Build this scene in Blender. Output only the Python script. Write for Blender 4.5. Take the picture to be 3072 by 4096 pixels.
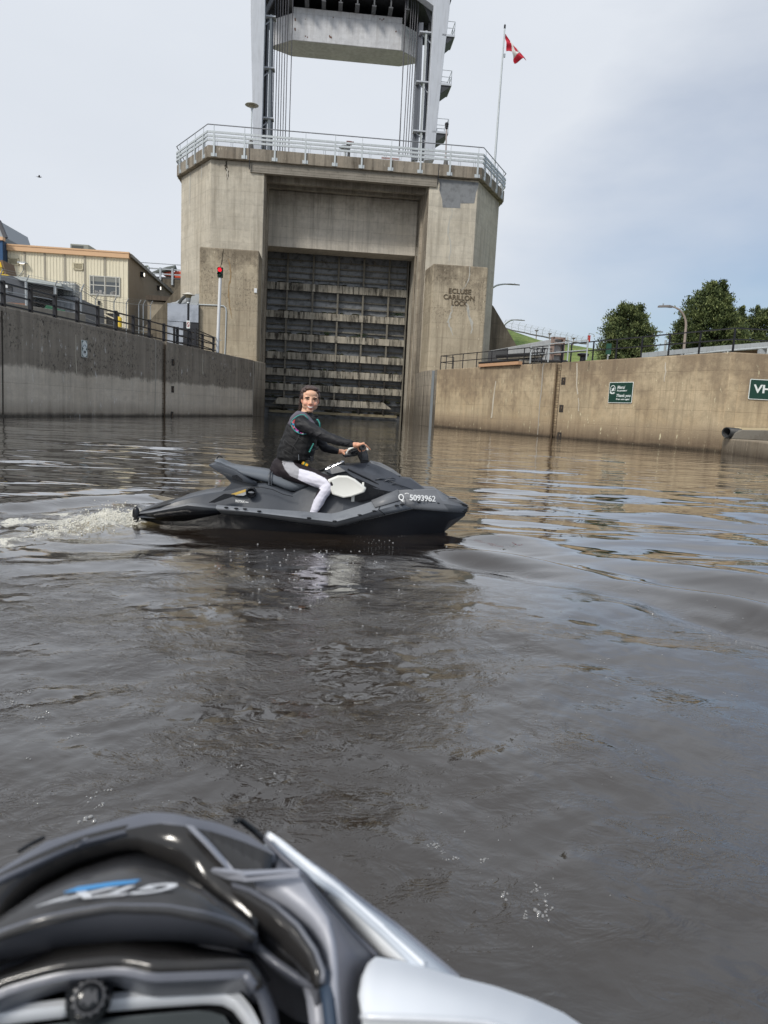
import bpy, bmesh, math, random
import numpy as np
from math import sin, cos, tan, pi, radians, sqrt, atan2, hypot, exp
from mathutils import Vector, Matrix, Euler, Quaternion, noise as mnoise
random.seed(7); rng = np.random.default_rng(11)
for o in list(bpy.data.objects): bpy.data.objects.remove(o)
SC = bpy.context.scene; COL = SC.collection
# ------------------------------------------------------------------ camera
F = 2840.0; H = 1.15; PITCH = radians(8.2); ROLL = radians(2.86)
fwd = Vector((0, cos(PITCH), -sin(PITCH))); r0 = Vector((1, 0, 0)); u0 = r0.cross(fwd)
CR = r0 * cos(ROLL) + u0 * sin(ROLL); CU = u0 * cos(ROLL) - r0 * sin(ROLL); CP = Vector((0, 0, H))
cam = bpy.data.cameras.new('camera'); camo = bpy.data.objects.new('camera', cam); COL.objects.link(camo)
m = Matrix((CR, CU, -fwd)).transposed().to_4x4(); m.translation = CP; camo.matrix_world = m
cam.sensor_width = 36; cam.sensor_fit = 'AUTO'; cam.lens = F / 4096 * 36
cam.clip_start = 0.05; cam.clip_end = 3000
cam.dof.use_dof = True; cam.dof.focus_distance = 7.5; cam.dof.aperture_fstop = cam.lens / 3.6
SC.camera = camo
SC.render.resolution_x = 768; SC.render.resolution_y = 1024
# ------------------------------------------------------------------ sky and sun
SUN_EL = radians(42); SUN_AZ = radians(215)      # compass-like: direction the light comes from, measured from +Y clockwise
W = bpy.data.worlds.new('World'); SC.world = W; W.use_nodes = True
nt = W.node_tree; nt.nodes.clear()
def N_(t, typ, **k):
    n = t.nodes.new(typ)
    for a, b in k.items(): setattr(n, a, b)
    return n
wo = N_(nt, 'ShaderNodeOutputWorld'); bg = N_(nt, 'ShaderNodeBackground'); bg.inputs[1].default_value = 0.105
sky = N_(nt, 'ShaderNodeTexSky', sky_type='NISHITA'); sky.sun_disc = False
sky.sun_elevation = SUN_EL; sky.sun_rotation = SUN_AZ; sky.air_density = 1.0; sky.dust_density = 1.5; sky.ozone_density = 1.0
tc = N_(nt, 'ShaderNodeTexCoord'); mp = N_(nt, 'ShaderNodeMapping'); mp.inputs['Scale'].default_value = (1.0, 1.0, 2.6)
nz = N_(nt, 'ShaderNodeTexNoise'); nz.inputs['Scale'].default_value = 2.2; nz.inputs['Detail'].default_value = 6; nz.inputs['Roughness'].default_value = .5
nt.links.new(tc.outputs['Generated'], mp.inputs[0]); nt.links.new(mp.outputs[0], nz.inputs['Vector'])
sx = N_(nt, 'ShaderNodeSeparateXYZ'); nt.links.new(tc.outputs['Generated'], sx.inputs[0])
# cloud cover thins towards the right-hand, lower part of the sky
mx = N_(nt, 'ShaderNodeMath', operation='MULTIPLY_ADD'); mx.inputs[1].default_value = -0.75; nt.links.new(sx.outputs[2], mx.inputs[0]); nt.links.new(sx.outputs[0], mx.inputs[2])
ma = N_(nt, 'ShaderNodeMath', operation='MULTIPLY_ADD'); ma.inputs[1].default_value = 0.7; nt.links.new(nz.outputs[0], ma.inputs[0]); nt.links.new(mx.outputs[0], ma.inputs[2])
mr = N_(nt, 'ShaderNodeMapRange'); mr.inputs[1].default_value = .30; mr.inputs[2].default_value = .66; mr.inputs[3].default_value = 1.0; mr.inputs[4].default_value = 0.24
nt.links.new(ma.outputs[0], mr.inputs[0])
cl = N_(nt, 'ShaderNodeMix', data_type='RGBA'); cl.inputs[6].default_value = (6.4, 6.85, 7.55, 1); cl.inputs[7].default_value = (7.75, 8.15, 8.75, 1)
nt.links.new(nz.outputs[0], cl.inputs[0])
mixw = N_(nt, 'ShaderNodeMix', data_type='RGBA')
gain = N_(nt, 'ShaderNodeMix', data_type='RGBA', blend_type='MULTIPLY'); gain.inputs[0].default_value = 1; gain.inputs[7].default_value = (.92, .96, 1.02, 1)
nt.links.new(sky.outputs[0], gain.inputs[6])
nt.links.new(mr.outputs[0], mixw.inputs[0]); nt.links.new(gain.outputs[2], mixw.inputs[6]); nt.links.new(cl.outputs[2], mixw.inputs[7])
nt.links.new(mixw.outputs[2], bg.inputs[0]); nt.links.new(bg.outputs[0], wo.inputs[0])
sl = bpy.data.lights.new('sun', 'SUN'); sl.energy = 2.45; sl.angle = radians(12); sl.color = (1, .95, .87)
so = bpy.data.objects.new('sun', sl); COL.objects.link(so); so.location = (0, 0, 60)
sd = Vector((sin(SUN_AZ) * cos(SUN_EL), cos(SUN_AZ) * cos(SUN_EL), sin(SUN_EL)))
so.rotation_euler = (-sd).to_track_quat('-Z', 'Y').to_euler()
SC.view_settings.view_transform = 'Standard'; SC.view_settings.look = 'None'; SC.view_settings.exposure = 0.0; SC.view_settings.gamma = 1.0
SC.render.engine = 'CYCLES'

# ------------------------------------------------------------------ pixel -> place helpers (photo is 3072 x 4096)
def ray(x, y): return CR * ((x - 1536) / F) - CU * ((y - 2048) / F) + fwd
def onz(x, y, z=0.0):
    d = ray(x, y); return CP + d * ((z - H) / d.z)
def ony(x, y, Y):
    d = ray(x, y); return CP + d * (Y / d.y)
def onp(x, y, P, N):
    d = ray(x, y); return CP + d * ((P - CP).dot(N) / d.dot(N))
# ------------------------------------------------------------------ object helpers
def tag(o, label=None, cat=None, group=None, kind=None):
    if label: o['label'] = label
    if cat: o['category'] = cat
    if group: o['group'] = group
    if kind: o['kind'] = kind
    return o
def empty(name, loc=(0, 0, 0), rz=0.0, label=None, cat=None, group=None, parent=None):
    o = bpy.data.objects.new(name, None); COL.objects.link(o); o.empty_display_size = .2
    o.location = loc; o.rotation_euler = (0, 0, rz)
    if parent: o.parent = parent
    return tag(o, label, cat, group)
def wm(o):      # world matrix without needing a depsgraph update
    M = Matrix.LocRotScale(o.location, o.rotation_euler, o.scale)
    return wm(o.parent) @ M if o.parent else M
class MB:
    def __init__(s): s.v = []; s.f = []; s.M = None
    def add(s, vs, fs):
        n = len(s.v)
        if s.M is not None: vs = [tuple(s.M @ Vector(v)) for v in vs]
        s.v += [tuple(v) for v in vs]; s.f += [tuple(i + n for i in f) for f in fs]; return s
    def box(s, c, d, rz=0, R=None):
        x, y, z = d[0] / 2, d[1] / 2, d[2] / 2
        R = R or Matrix.Rotation(rz, 3, 'Z'); c = Vector(c)
        vs = [c + R @ Vector((a * x, b * y, e * z)) for a in (-1, 1) for b in (-1, 1) for e in (-1, 1)]
        return s.add(vs, [(0, 1, 3, 2), (4, 6, 7, 5), (0, 4, 5, 1), (2, 3, 7, 6), (0, 2, 6, 4), (1, 5, 7, 3)])
    def box2(s, a, b):      # two opposite corners
        return s.box([(a[i] + b[i]) / 2 for i in range(3)], [abs(a[i] - b[i]) for i in range(3)])
    def tube(s, pts, r, n=8, cap=True, flat=None):
        pts = [Vector(p) for p in pts]; k = len(pts); rs = r if isinstance(r, (list, tuple)) else [r] * k
        vs = []; fs = []; up = None
        for i, p in enumerate(pts):
            t = (pts[min(i + 1, k - 1)] - pts[max(i - 1, 0)]).normalized()
            if up is None: up = Vector((0, 0, 1)) if abs(t.z) < .9 else Vector((1, 0, 0))
            a = (up - t * up.dot(t)).normalized(); b = t.cross(a); up = a
            for j in range(n):
                w = 2 * pi * (j + .5) / n; vs.append(p + (a * cos(w) + b * sin(w)) * rs[i])
        for i in range(k - 1):
            for j in range(n): fs.append((i * n + j, i * n + (j + 1) % n, (i + 1) * n + (j + 1) % n, (i + 1) * n + j))
        if cap: fs += [tuple(range(n - 1, -1, -1)), tuple((k - 1) * n + j for j in range(n))]
        return s.add(vs, fs)
    def bar(s, a, b, w, h=None, up=(0, 0, 1)):
        a = Vector(a); b = Vector(b); h = h or w; t = (b - a).normalized(); up = Vector(up)
        if abs(t.dot(up)) > .98: up = Vector((0, 1, 0))
        x = t.cross(up).normalized(); y = x.cross(t)
        vs = [p + x * (sx_ * w / 2) + y * (sy * h / 2) for p in (a, b) for sx_ in (-1, 1) for sy in (-1, 1)]
        return s.add(vs, [(0, 1, 3, 2), (4, 6, 7, 5), (0, 4, 5, 1), (2, 3, 7, 6), (0, 2, 6, 4), (1, 5, 7, 3)])
    def prism(s, poly, off):  # polygon (3-D pts) extruded by vector
        n = len(poly); off = Vector(off); vs = [Vector(p) for p in poly] + [Vector(p) + off for p in poly]
        return s.add(vs, [tuple(range(n - 1, -1, -1)), tuple(range(n, 2 * n))] + [(i, (i + 1) % n, n + (i + 1) % n, n + i) for i in range(n)])
    def grid(s, rows, close=False):
        R = len(rows); Cn = len(rows[0]); vs = [p for r in rows for p in r]; fs = []
        for i in range(R - 1):
            for j in range(Cn if close else Cn - 1):
                fs.append((i * Cn + j, i * Cn + (j + 1) % Cn, (i + 1) * Cn + (j + 1) % Cn, (i + 1) * Cn + j))
        return s.add(vs, fs)
    def loft(s, secs, cap=True):
        n = len(secs[0]); vs = [p for q in secs for p in q]; fs = []
        for i in range(len(secs) - 1):
            for j in range(n): fs.append((i * n + j, i * n + (j + 1) % n, (i + 1) * n + (j + 1) % n, (i + 1) * n + j))
        if cap: fs += [tuple(range(n - 1, -1, -1)), tuple((len(secs) - 1) * n + j for j in range(n))]
        return s.add(vs, fs)
    def sphere(s, c, r, nu=14, nv=9, R=None):
        rr = r if isinstance(r, (list, tuple)) else (r, r, r); c = Vector(c); vs = []; fs = []
        for i in range(nv + 1):
            for j in range(nu):
                a = pi * i / nv; b = 2 * pi * j / nu
                v = Vector((rr[0] * sin(a) * cos(b), rr[1] * sin(a) * sin(b), rr[2] * cos(a)))
                if R: v = R @ v
                vs.append(c + v)
        for i in range(nv):
            for j in range(nu): fs.append((i * nu + j, (i + 1) * nu + j, (i + 1) * nu + (j + 1) % nu, i * nu + (j + 1) % nu))
        return s.add(vs, fs)
    def lathe(s, c, prof, n=16):
        c = Vector(c); secs = [[c + Vector((r * cos(2 * pi * j / n), r * sin(2 * pi * j / n), z)) for j in range(n)] for r, z in prof]
        return s.loft(secs)
    def build(s, name, mat, parent=None, world=False, smooth=None, bevel=0, sub=0, solid=0, weld=True):
        me = bpy.data.meshes.new(name)
        vs = s.v
        if world and parent is not None:
            Mi = wm(parent).inverted(); vs = [tuple(Mi @ Vector(v)) for v in vs]
        me.from_pydata([tuple(v) for v in vs], [], s.f)
        bm = bmesh.new(); bm.from_mesh(me)
        if weld: bmesh.ops.remove_doubles(bm, verts=bm.verts, dist=1e-5)
        bmesh.ops.recalc_face_normals(bm, faces=bm.faces); bm.to_mesh(me); bm.free()
        o = bpy.data.objects.new(name, me); COL.objects.link(o)
        if parent is not None: o.parent = parent
        if mat: me.materials.append(mat)
        if solid: q = o.modifiers.new('solid', 'SOLIDIFY'); q.thickness = solid; q.offset = -1
        if bevel: q = o.modifiers.new('bevel', 'BEVEL'); q.width = bevel; q.segments = 2; q.limit_method = 'ANGLE'; q.angle_limit = radians(30)
        if sub: q = o.modifiers.new('sub', 'SUBSURF'); q.levels = sub; q.render_levels = sub
        if smooth is not None:
            if smooth >= 180: me.shade_smooth()
            else:
                me.shade_smooth()
                try: me.set_sharp_from_angle(angle=radians(smooth))
                except Exception: pass
        return o
# ------------------------------------------------------------------ material helpers
def mat(name, col, rough=.6, metal=0, var=.12, nscale=6, bump=0, bscale=30, spec=.5, coat=0, dirt=None, dirt_amt=.0, dscale=2, alpha=1, streak=False):
    M = bpy.data.materials.new(name); M.use_nodes = True; t = M.node_tree; b = t.nodes['Principled BSDF']
    b.inputs['Roughness'].default_value = rough; b.inputs['Metallic'].default_value = metal
    b.inputs['Specular IOR Level'].default_value = spec; b.inputs['Coat Weight'].default_value = coat; b.inputs['Coat Roughness'].default_value = .05
    co = N_(t, 'ShaderNodeTexCoord'); n = N_(t, 'ShaderNodeTexNoise'); n.inputs['Scale'].default_value = nscale; n.inputs['Detail'].default_value = 5
    t.links.new(co.outputs['Object'], n.inputs['Vector'])
    mx = N_(t, 'ShaderNodeMix', data_type='RGBA')
    mx.inputs[6].default_value = tuple(c * (1 - var) for c in col[:3]) + (1,); mx.inputs[7].default_value = tuple(min(1, c * (1 + var)) for c in col[:3]) + (1,)
    t.links.new(n.outputs[0], mx.inputs[0]); out = mx.outputs[2]
    if dirt:
        mp_ = N_(t, 'ShaderNodeMapping'); mp_.inputs['Scale'].default_value = (4, 4, .35) if streak else (1, 1, 1); t.links.new(co.outputs['Object'], mp_.inputs[0])
        n2 = N_(t, 'ShaderNodeTexNoise'); n2.inputs['Scale'].default_value = dscale; n2.inputs['Detail'].default_value = 7; n2.inputs['Roughness'].default_value = .65; t.links.new(mp_.outputs[0], n2.inputs['Vector'])
        r = N_(t, 'ShaderNodeMapRange'); r.inputs[1].default_value = .48; r.inputs[2].default_value = .68; r.inputs[4].default_value = dirt_amt; t.links.new(n2.outputs[0], r.inputs[0])
        m2 = N_(t, 'ShaderNodeMix', data_type='RGBA'); m2.inputs[7].default_value = tuple(dirt) + (1,); t.links.new(r.outputs[0], m2.inputs[0]); t.links.new(out, m2.inputs[6]); out = m2.outputs[2]
    t.links.new(out, b.inputs['Base Color'])
    rr_ = N_(t, 'ShaderNodeMapRange'); rr_.inputs[3].default_value = max(0, rough - .08); rr_.inputs[4].default_value = min(1, rough + .1); t.links.new(n.outputs[0], rr_.inputs[0]); t.links.new(rr_.outputs[0], b.inputs['Roughness'])
    if bump:
        n3 = N_(t, 'ShaderNodeTexNoise'); n3.inputs['Scale'].default_value = bscale; n3.inputs['Detail'].default_value = 4; t.links.new(co.outputs['Object'], n3.inputs['Vector'])
        bu = N_(t, 'ShaderNodeBump'); bu.inputs['Strength'].default_value = 1; bu.inputs['Distance'].default_value = bump; t.links.new(n3.outputs[0], bu.inputs['Height']); t.links.new(bu.outputs[0], b.inputs['Normal'])
    if alpha < 1: b.inputs['Alpha'].default_value = alpha
    return M
def rgb(r, g, b):
    f = lambda c: ((c / 255 + .055) / 1.055) ** 2.4 if c > 10 else c / 255 / 12.92
    return (f(r), f(g), f(b))
def concrete(name, base, base2, stain, amt=.6, bands=(), joints=.5, bw=3.0, bh=.76, spots=None, white=0, sharp=(.5, .62), gran=1.0, seed=0.0):
    """board-marked weathered concrete: mottling, pour joints, rain streaks, darker bands by height, lichen spots"""
    M = bpy.data.materials.new(name); M.use_nodes = True; t = M.node_tree; b = t.nodes['Principled BSDF']; L = t.links.new
    b.inputs['Roughness'].default_value = .88; b.inputs['Specular IOR Level'].default_value = .25
    co = N_(t, 'ShaderNodeTexCoord'); off = N_(t, 'ShaderNodeVectorMath', operation='ADD'); off.inputs[1].default_value = (seed, seed * 1.7, 0); L(co.outputs['Object'], off.inputs[0]); P = off.outputs[0]
    def noise(scale, det=6, rough=.55, sc=None, dist=0):
        n = N_(t, 'ShaderNodeTexNoise'); n.inputs['Scale'].default_value = scale; n.inputs['Detail'].default_value = det; n.inputs['Roughness'].default_value = rough; n.inputs['Distortion'].default_value = dist
        if sc:
            q = N_(t, 'ShaderNodeMapping'); q.inputs['Scale'].default_value = sc; L(P, q.inputs[0]); L(q.outputs[0], n.inputs['Vector'])
        else: L(P, n.inputs['Vector'])
        return n.outputs[0]
    def rmp(s, a, c, lo=0., hi=1.):
        r = N_(t, 'ShaderNodeMapRange'); r.inputs[1].default_value = a; r.inputs[2].default_value = c; r.inputs[3].default_value = lo; r.inputs[4].default_value = hi; L(s, r.inputs[0]); return r.outputs[0]
    def mth(op, a, c=None):
        n = N_(t, 'ShaderNodeMath', operation=op)
        for i, q in enumerate((a, c)):
            if q is None: continue
            if isinstance(q, (int, float)): n.inputs[i].default_value = q
            else: L(q, n.inputs[i])
        return n.outputs[0]
    def mix(f, a, c, mode='MIX'):
        n = N_(t, 'ShaderNodeMix', data_type='RGBA', blend_type=mode)
        for i, q in ((0, f), (6, a), (7, c)):
            if isinstance(q, (int, float)): n.inputs[i].default_value = q
            elif isinstance(q, tuple): n.inputs[i].default_value = tuple(q[:3]) + (1,)
            else: L(q, n.inputs[i])
        return n.outputs[2]
    big = noise(.45, 7, .6); st = noise(1.0, 7, .62, (2.6, 2.6, .16)); st2 = noise(1.0, 5, .6, (9, 9, .3)); fine = noise(14, 6, .7); med = noise(2.4, 6, .65)
    c = mix(rmp(big, .35, .65), base, base2)
    hb = noise(1.0, 4, .6, (.22, .22, 1.5)); c = mix(rmp(hb, .38, .66, 0, .55), c, tuple(x * .72 for x in base))
    c = mix(rmp(st, sharp[0], sharp[1] + .12, 0, amt * .7), c, stain)
    c = mix(rmp(st2, .56, .72, 0, amt * .35), c, stain)
    c = mix(rmp(med, .47, .68, 0, amt * .7), c, tuple(x * .6 for x in base))
    c = mix(rmp(st, .42, .34, 0, .35), c, tuple(min(1, x * 1.35) for x in base2))
    # pours and board joints
    se = N_(t, 'ShaderNodeSeparateXYZ'); L(P, se.inputs[0])
    u = mth('ADD', se.outputs[0], mth('MULTIPLY', se.outputs[1], .8)); wz = mth('ADD', se.outputs[2], rmp(big, 0, 1, -.05, .05))
    cb = N_(t, 'ShaderNodeCombineXYZ'); L(u, cb.inputs[0]); L(wz, cb.inputs[1])
    br = N_(t, 'ShaderNodeTexBrick'); br.inputs['Scale'].default_value = 1; br.inputs['Brick Width'].default_value = bw; br.inputs['Row Height'].default_value = bh; br.inputs['Mortar Size'].default_value = .022; br.inputs['Mortar Smooth'].default_value = .6
    br.inputs['Color1'].default_value = (.86, .86, .86, 1); br.inputs['Color2'].default_value = (1.1, 1.1, 1.08, 1); br.inputs['Mortar'].default_value = (.42, .4, .38, 1); L(cb.outputs[0], br.inputs[0])
    c = mix(mth('MULTIPLY', rmp(med, .3, .6, .35, 1), joints), c, mix(1., c, br.outputs[0], 'MULTIPLY'))
    z = se.outputs[2]
    if not isinstance(bands, list): bands = list(bands)
    for (z0, soft, colr, a, dirn, warp) in bands:
        e = mth('ADD', z, mth('ADD', rmp(big, .3, .7, -warp, warp), rmp(med, .3, .7, -warp * .5, warp * .5)))
        f = rmp(e, z0 - soft, z0 + soft, 0, 1) if dirn > 0 else rmp(e, z0 - soft, z0 + soft, 1, 0)
        f = mth('MULTIPLY', f, rmp(st, .3, .7, a * .75, a))
        c = mix(f, c, colr)
    if spots:
        zlo, zhi, sa = spots
        sp = noise(6.5, 8, .8, (1, 1, .6)); msk = mth('MULTIPLY', rmp(z, zlo - .3, zlo + .3), rmp(z, zhi - .3, zhi + .3, 1, 0)); msk = mth('MULTIPLY', msk, rmp(big, .42, .52))
        c = mix(mth('MULTIPLY', mth('MULTIPLY', rmp(sp, .535, .575), msk), sa), c, (.012, .011, .011))
    if white:
        wn = noise(1.0, 6, .7, (5, 5, 1.2)); c = mix(mth('MULTIPLY', rmp(wn, .60, .66), rmp(med, .48, .56, 0, white)), c, tuple(min(1, x * 1.9) for x in base))
    c = mix(rmp(fine, .35, .75, 0, .30 * gran), c, tuple(x * .45 for x in base))
    L(c, b.inputs['Base Color'])
    bu = N_(t, 'ShaderNodeBump'); bu.inputs['Distance'].default_value = .03 * gran; bu.inputs['Strength'].default_value = .8
    hh = mth('ADD', mth('MULTIPLY', fine, .6), mth('ADD', mth('MULTIPLY', br.outputs[1], -.5 * joints), med)); L(hh, bu.inputs['Height']); L(bu.outputs[0], b.inputs['Normal'])
    return M
def text_mb(s, size, font_shear=0, bold=0, depth=.004, align='LEFT'):
    cu = bpy.data.curves.new('txt', 'FONT'); cu.body = s; cu.size = size; cu.extrude = depth; cu.shear = font_shear; cu.offset = bold; cu.align_x = align
    ob = bpy.data.objects.new('txt', cu); COL.objects.link(ob); dg = bpy.context.evaluated_depsgraph_get(); me = bpy.data.meshes.new_from_object(ob.evaluated_get(dg))
    vs = [v.co.copy() for v in me.vertices]; fs = [tuple(p.vertices) for p in me.polygons]
    bpy.data.objects.remove(ob); bpy.data.meshes.remove(me); bpy.data.curves.remove(cu)
    mb = MB(); mb.add(vs, fs); return mb
def place(mb, M): mb.v = [tuple(M @ Vector(v)) for v in mb.v]; return mb
def frame(o, ux, uy): # matrix with given x, y axes
    ux = Vector(ux).normalized(); uy = Vector(uy); uz = ux.cross(uy).normalized(); uy = uz.cross(ux)
    m = Matrix((ux, uy, uz)).transposed().to_4x4(); m.translation = Vector(o); return m
def copy_tree(o, parent=None):
    c = o.copy(); COL.objects.link(c); c.parent = parent
    for ch in [q for q in bpy.data.objects if q.parent == o]: copy_tree(ch, c)
    return c
# ================================================================== materials
GALV = mat('galvanised', (.42, .45, .47), .45, .6, .12, 8, dirt=(.2, .2, .2), dirt_amt=.3)
GALV2 = mat('galvanised_pale', (.52, .56, .58), .5, .3, .1, 5, dirt=(.25, .25, .24), dirt_amt=.35, streak=True)
BLACKP = mat('black_paint', (.012, .012, .016), .35, 0, .3, 12)
WHITEP = mat('white_paint', (.72, .74, .76), .5, 0, .06, 8)
STEELW = mat('white_steel', (.50, .53, .58), .45, .1, .06, 1.2, dirt=(.30, .31, .32), dirt_amt=.35, dscale=1.5, streak=True)
STEELD = mat('dark_steel', (.06, .065, .075), .6, .3, .25, 3, dirt=(.02, .02, .02), dirt_amt=.6)
RUST = mat('rust', (.12, .05, .025), .9, 0, .4, 14)
TH = radians(5.4); TU = Vector((cos(TH), sin(TH), 0)); TN = Vector((-sin(TH), cos(TH), 0)); TO = Vector((-5.2, 67.62, 0))
def TP(a, b, z): return TO + TU * a + TN * b + Vector((0, 0, z))
def TX(x, y, b):
    p = onp(x, y, TO + TN * b, TN) - TO; return p.dot(TU), p.z
# ================================================================== lock tower (concrete)
tower = empty('lock_tower', TO, TH, 'tall concrete lock gatehouse with angled corners, railed deck and wide dark gate opening', 'tower')
dk = rgb(58, 50, 42); tan1 = rgb(208, 201, 186); tan2 = rgb(188, 180, 164)
CT = concrete('tower_concrete', tan1, tan2, rgb(104, 94, 82), .75, [(21.7, .5, rgb(120, 112, 102), .5, 1, .5), (1.3, .5, rgb(72, 64, 56), .75, -1, .3)], .36, 3.4, 1.1, seed=3)
CTP = concrete('pilaster_concrete', rgb(194, 182, 160), rgb(170, 157, 136), rgb(84, 72, 60), .8, [(13.2, 1.1, rgb(92, 82, 70), .8, 1, 1.2), (1.3, .5, rgb(66, 60, 52), .8, -1, .3)], .5, 3.5, 1.3, spots=(9, 14, .5), white=.55, seed=8)
CTL = concrete('lintel_concrete', rgb(218, 210, 197), rgb(196, 188, 174), rgb(70, 64, 58), .7, [(20.6, 1.3, rgb(66, 62, 58), .75, 1, .5)], .5, 3.6, 1.0, seed=5)  # shade under the deck is painted in as the dark band at the top
CTJ = concrete('jamb_concrete', rgb(186, 176, 160), rgb(158, 148, 134), rgb(52, 46, 40), 1.0, [(2.2, 1.2, rgb(60, 54, 46), .8, -1, .5)], .6, 2.6, .8, sharp=(.44, .5), seed=12)
CTS = concrete('deck_edge_concrete', rgb(164, 156, 143), rgb(138, 128, 115), rgb(44, 38, 32), 1.0, (), .25, 7, 3, sharp=(.46, .54), white=.7, seed=2)
CTD = concrete('beam_concrete', rgb(158, 152, 142), rgb(140, 134, 124), rgb(74, 70, 64), .5, (), .8, 6.8, .22, seed=2)
def pier(side):
    m = MB(); zt = 22.32
    if side < 0: ip = [(-7.0, 0), (-7.15, 9.5)]; op = [(-15.4, 6), (-11.72, 0)]; back = [(-7.15, 16), (-15.4, 16)]
    else: ip = [(7.9, 0), (7.22, 9.5)]; op = [(15.85, 6), (12.38, 0)]; back = [(7.22, 16), (15.85, 16)]
    poly = [ip[0], ip[1], back[0], back[1], op[0], op[1]]
    m.prism([(a, b, -3) for a, b in poly], (0, 0, zt + 3)); return m
def pier_bevel(m, n, c): return m.build(n, c, tower, bevel=.06)
pier_bevel(pier(-1), 'pier', CT); pier_bevel(pier(1), 'pier', CT)
# jamb linings (stained inner faces of the opening), slotted
for s in (-1, 1):
    m = MB()
    if s < 0:
        for (a0, a1, b0, b1) in ((-7.004, -6.86, .35, 1.6), (-7.06, -6.78, 2.3, 3.1)): m.box2((a0, b0, -3), (a1, b1, 21.5))
    else:
        m.prism([(7.9, .02, -3), (7.86, .02, -3), (7.5, 6.3, -3), (7.42, 6.6, -3), (8.3, 6.6, -3), (8.3, .3, -3)], (0, 0, 24.2))
        for (a0, a1, b0, b1) in ((7.55, 7.80, 2.2, 2.6), (7.42, 7.68, 4.0, 4.5)): m.box2((a0 - .05, b0, -3), (a1, b1, 21.2))
    m.build('jamb', CTJ, tower)
# pilasters
m = MB(); m.prism([(-12.1, -3.0, -3), (-7.02, -3.0, -3), (-7.02, .2, -3), (-12.1, .2, -3)], (0, 0, 17.22)); m.build('pilaster', CTP, tower, bevel=.12)
m = MB(); m.prism([(8.22, -3.0, -3), (13.2, -3.0, -3), (13.2, .9, -3), (7.95, .9, -3), (7.95, .0, -3)], (0, 0, 17.16)); m.build('pilaster', CTP, tower, bevel=.12)
# buttress wings
CTB = concrete('wing_concrete', rgb(132, 124, 110), rgb(108, 100, 88), rgb(50, 46, 40), .9, (), .7, 3, 1.5, sharp=(.45, .55), seed=20)
pA = TX(716, 1144, 6.5); pB = TX(590, 1295, 6.5)
m = MB(); m.prism([(-15.0, 6.5, 0), (-15.0, 6.5, pA[1] + .6), (pA[0], 6.5, pA[1]), (pB[0], 6.5, pB[1]), (pB[0] - 3, 6.5, pB[1] - 4), (pB[0] - 3, 6.5, 0)], (0, 1.2, 0)); m.build('wing_wall', CTB, tower)
pA = TX(1974, 1225, 6.5); pB = TX(2068, 1385, 6.5)
m = MB(); m.prism([(15.0, 6.5, 0), (15.0, 6.5, pA[1] + .8), (pA[0], 6.5, pA[1]), (pB[0], 6.5, pB[1]), (pB[0] + 2, 6.5, pB[1] - 3), (pB[0] + 2, 6.5, 0)], (0, 1.2, 0)); m.build('wing_wall', CTB, tower)
# deck slab with overhang
def ring(o):
    return [(-11.72 - o * .45, -o), (12.38 + o * .45, -o), (15.85 + o, 6 - o * .2), (15.85 + o, 14), (-15.4 - o, 14), (-15.4 - o, 6 - o * .2)]
m = MB(); m.prism([(a, b, 22.34) for a, b in ring(.42)], (0, 0, 1.0)); m.build('deck_slab', CTS, tower, bevel=.03)
for a in (-8.3, 8.6):   # expansion joint shadows painted as thin black strips on the deck edge
    MB().box2((a - .03, -.425, 21.6), (a + .03, -.30, 23.34)).build('joint_strip', BLACKP, tower)
m = MB(); m.box2((-8.25, -.16, 21.44), (8.55, .35, 22.336)); m.build('front_beam', CTD, tower)
for i, b in enumerate((1.7, 3.3, 5.2)):
    m = MB(); m.box2((-7.1, b, 21.25), (7.95, b + .5, 22.33)); m.build('deck_beam', CTL, tower)
m = MB(); m.box2((-7.1, 4.0, 16.15), (7.6, 6.6, 21.9)); m.box2((-7.1, 4.0, 21.2), (7.6, 6.6, 22.3)); m.build('lintel', CTL, tower)
MB().box2((-7.1, 8.2, -3), (7.3, 8.8, 22.2)).build('rear_wall', STEELD, tower)
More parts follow.
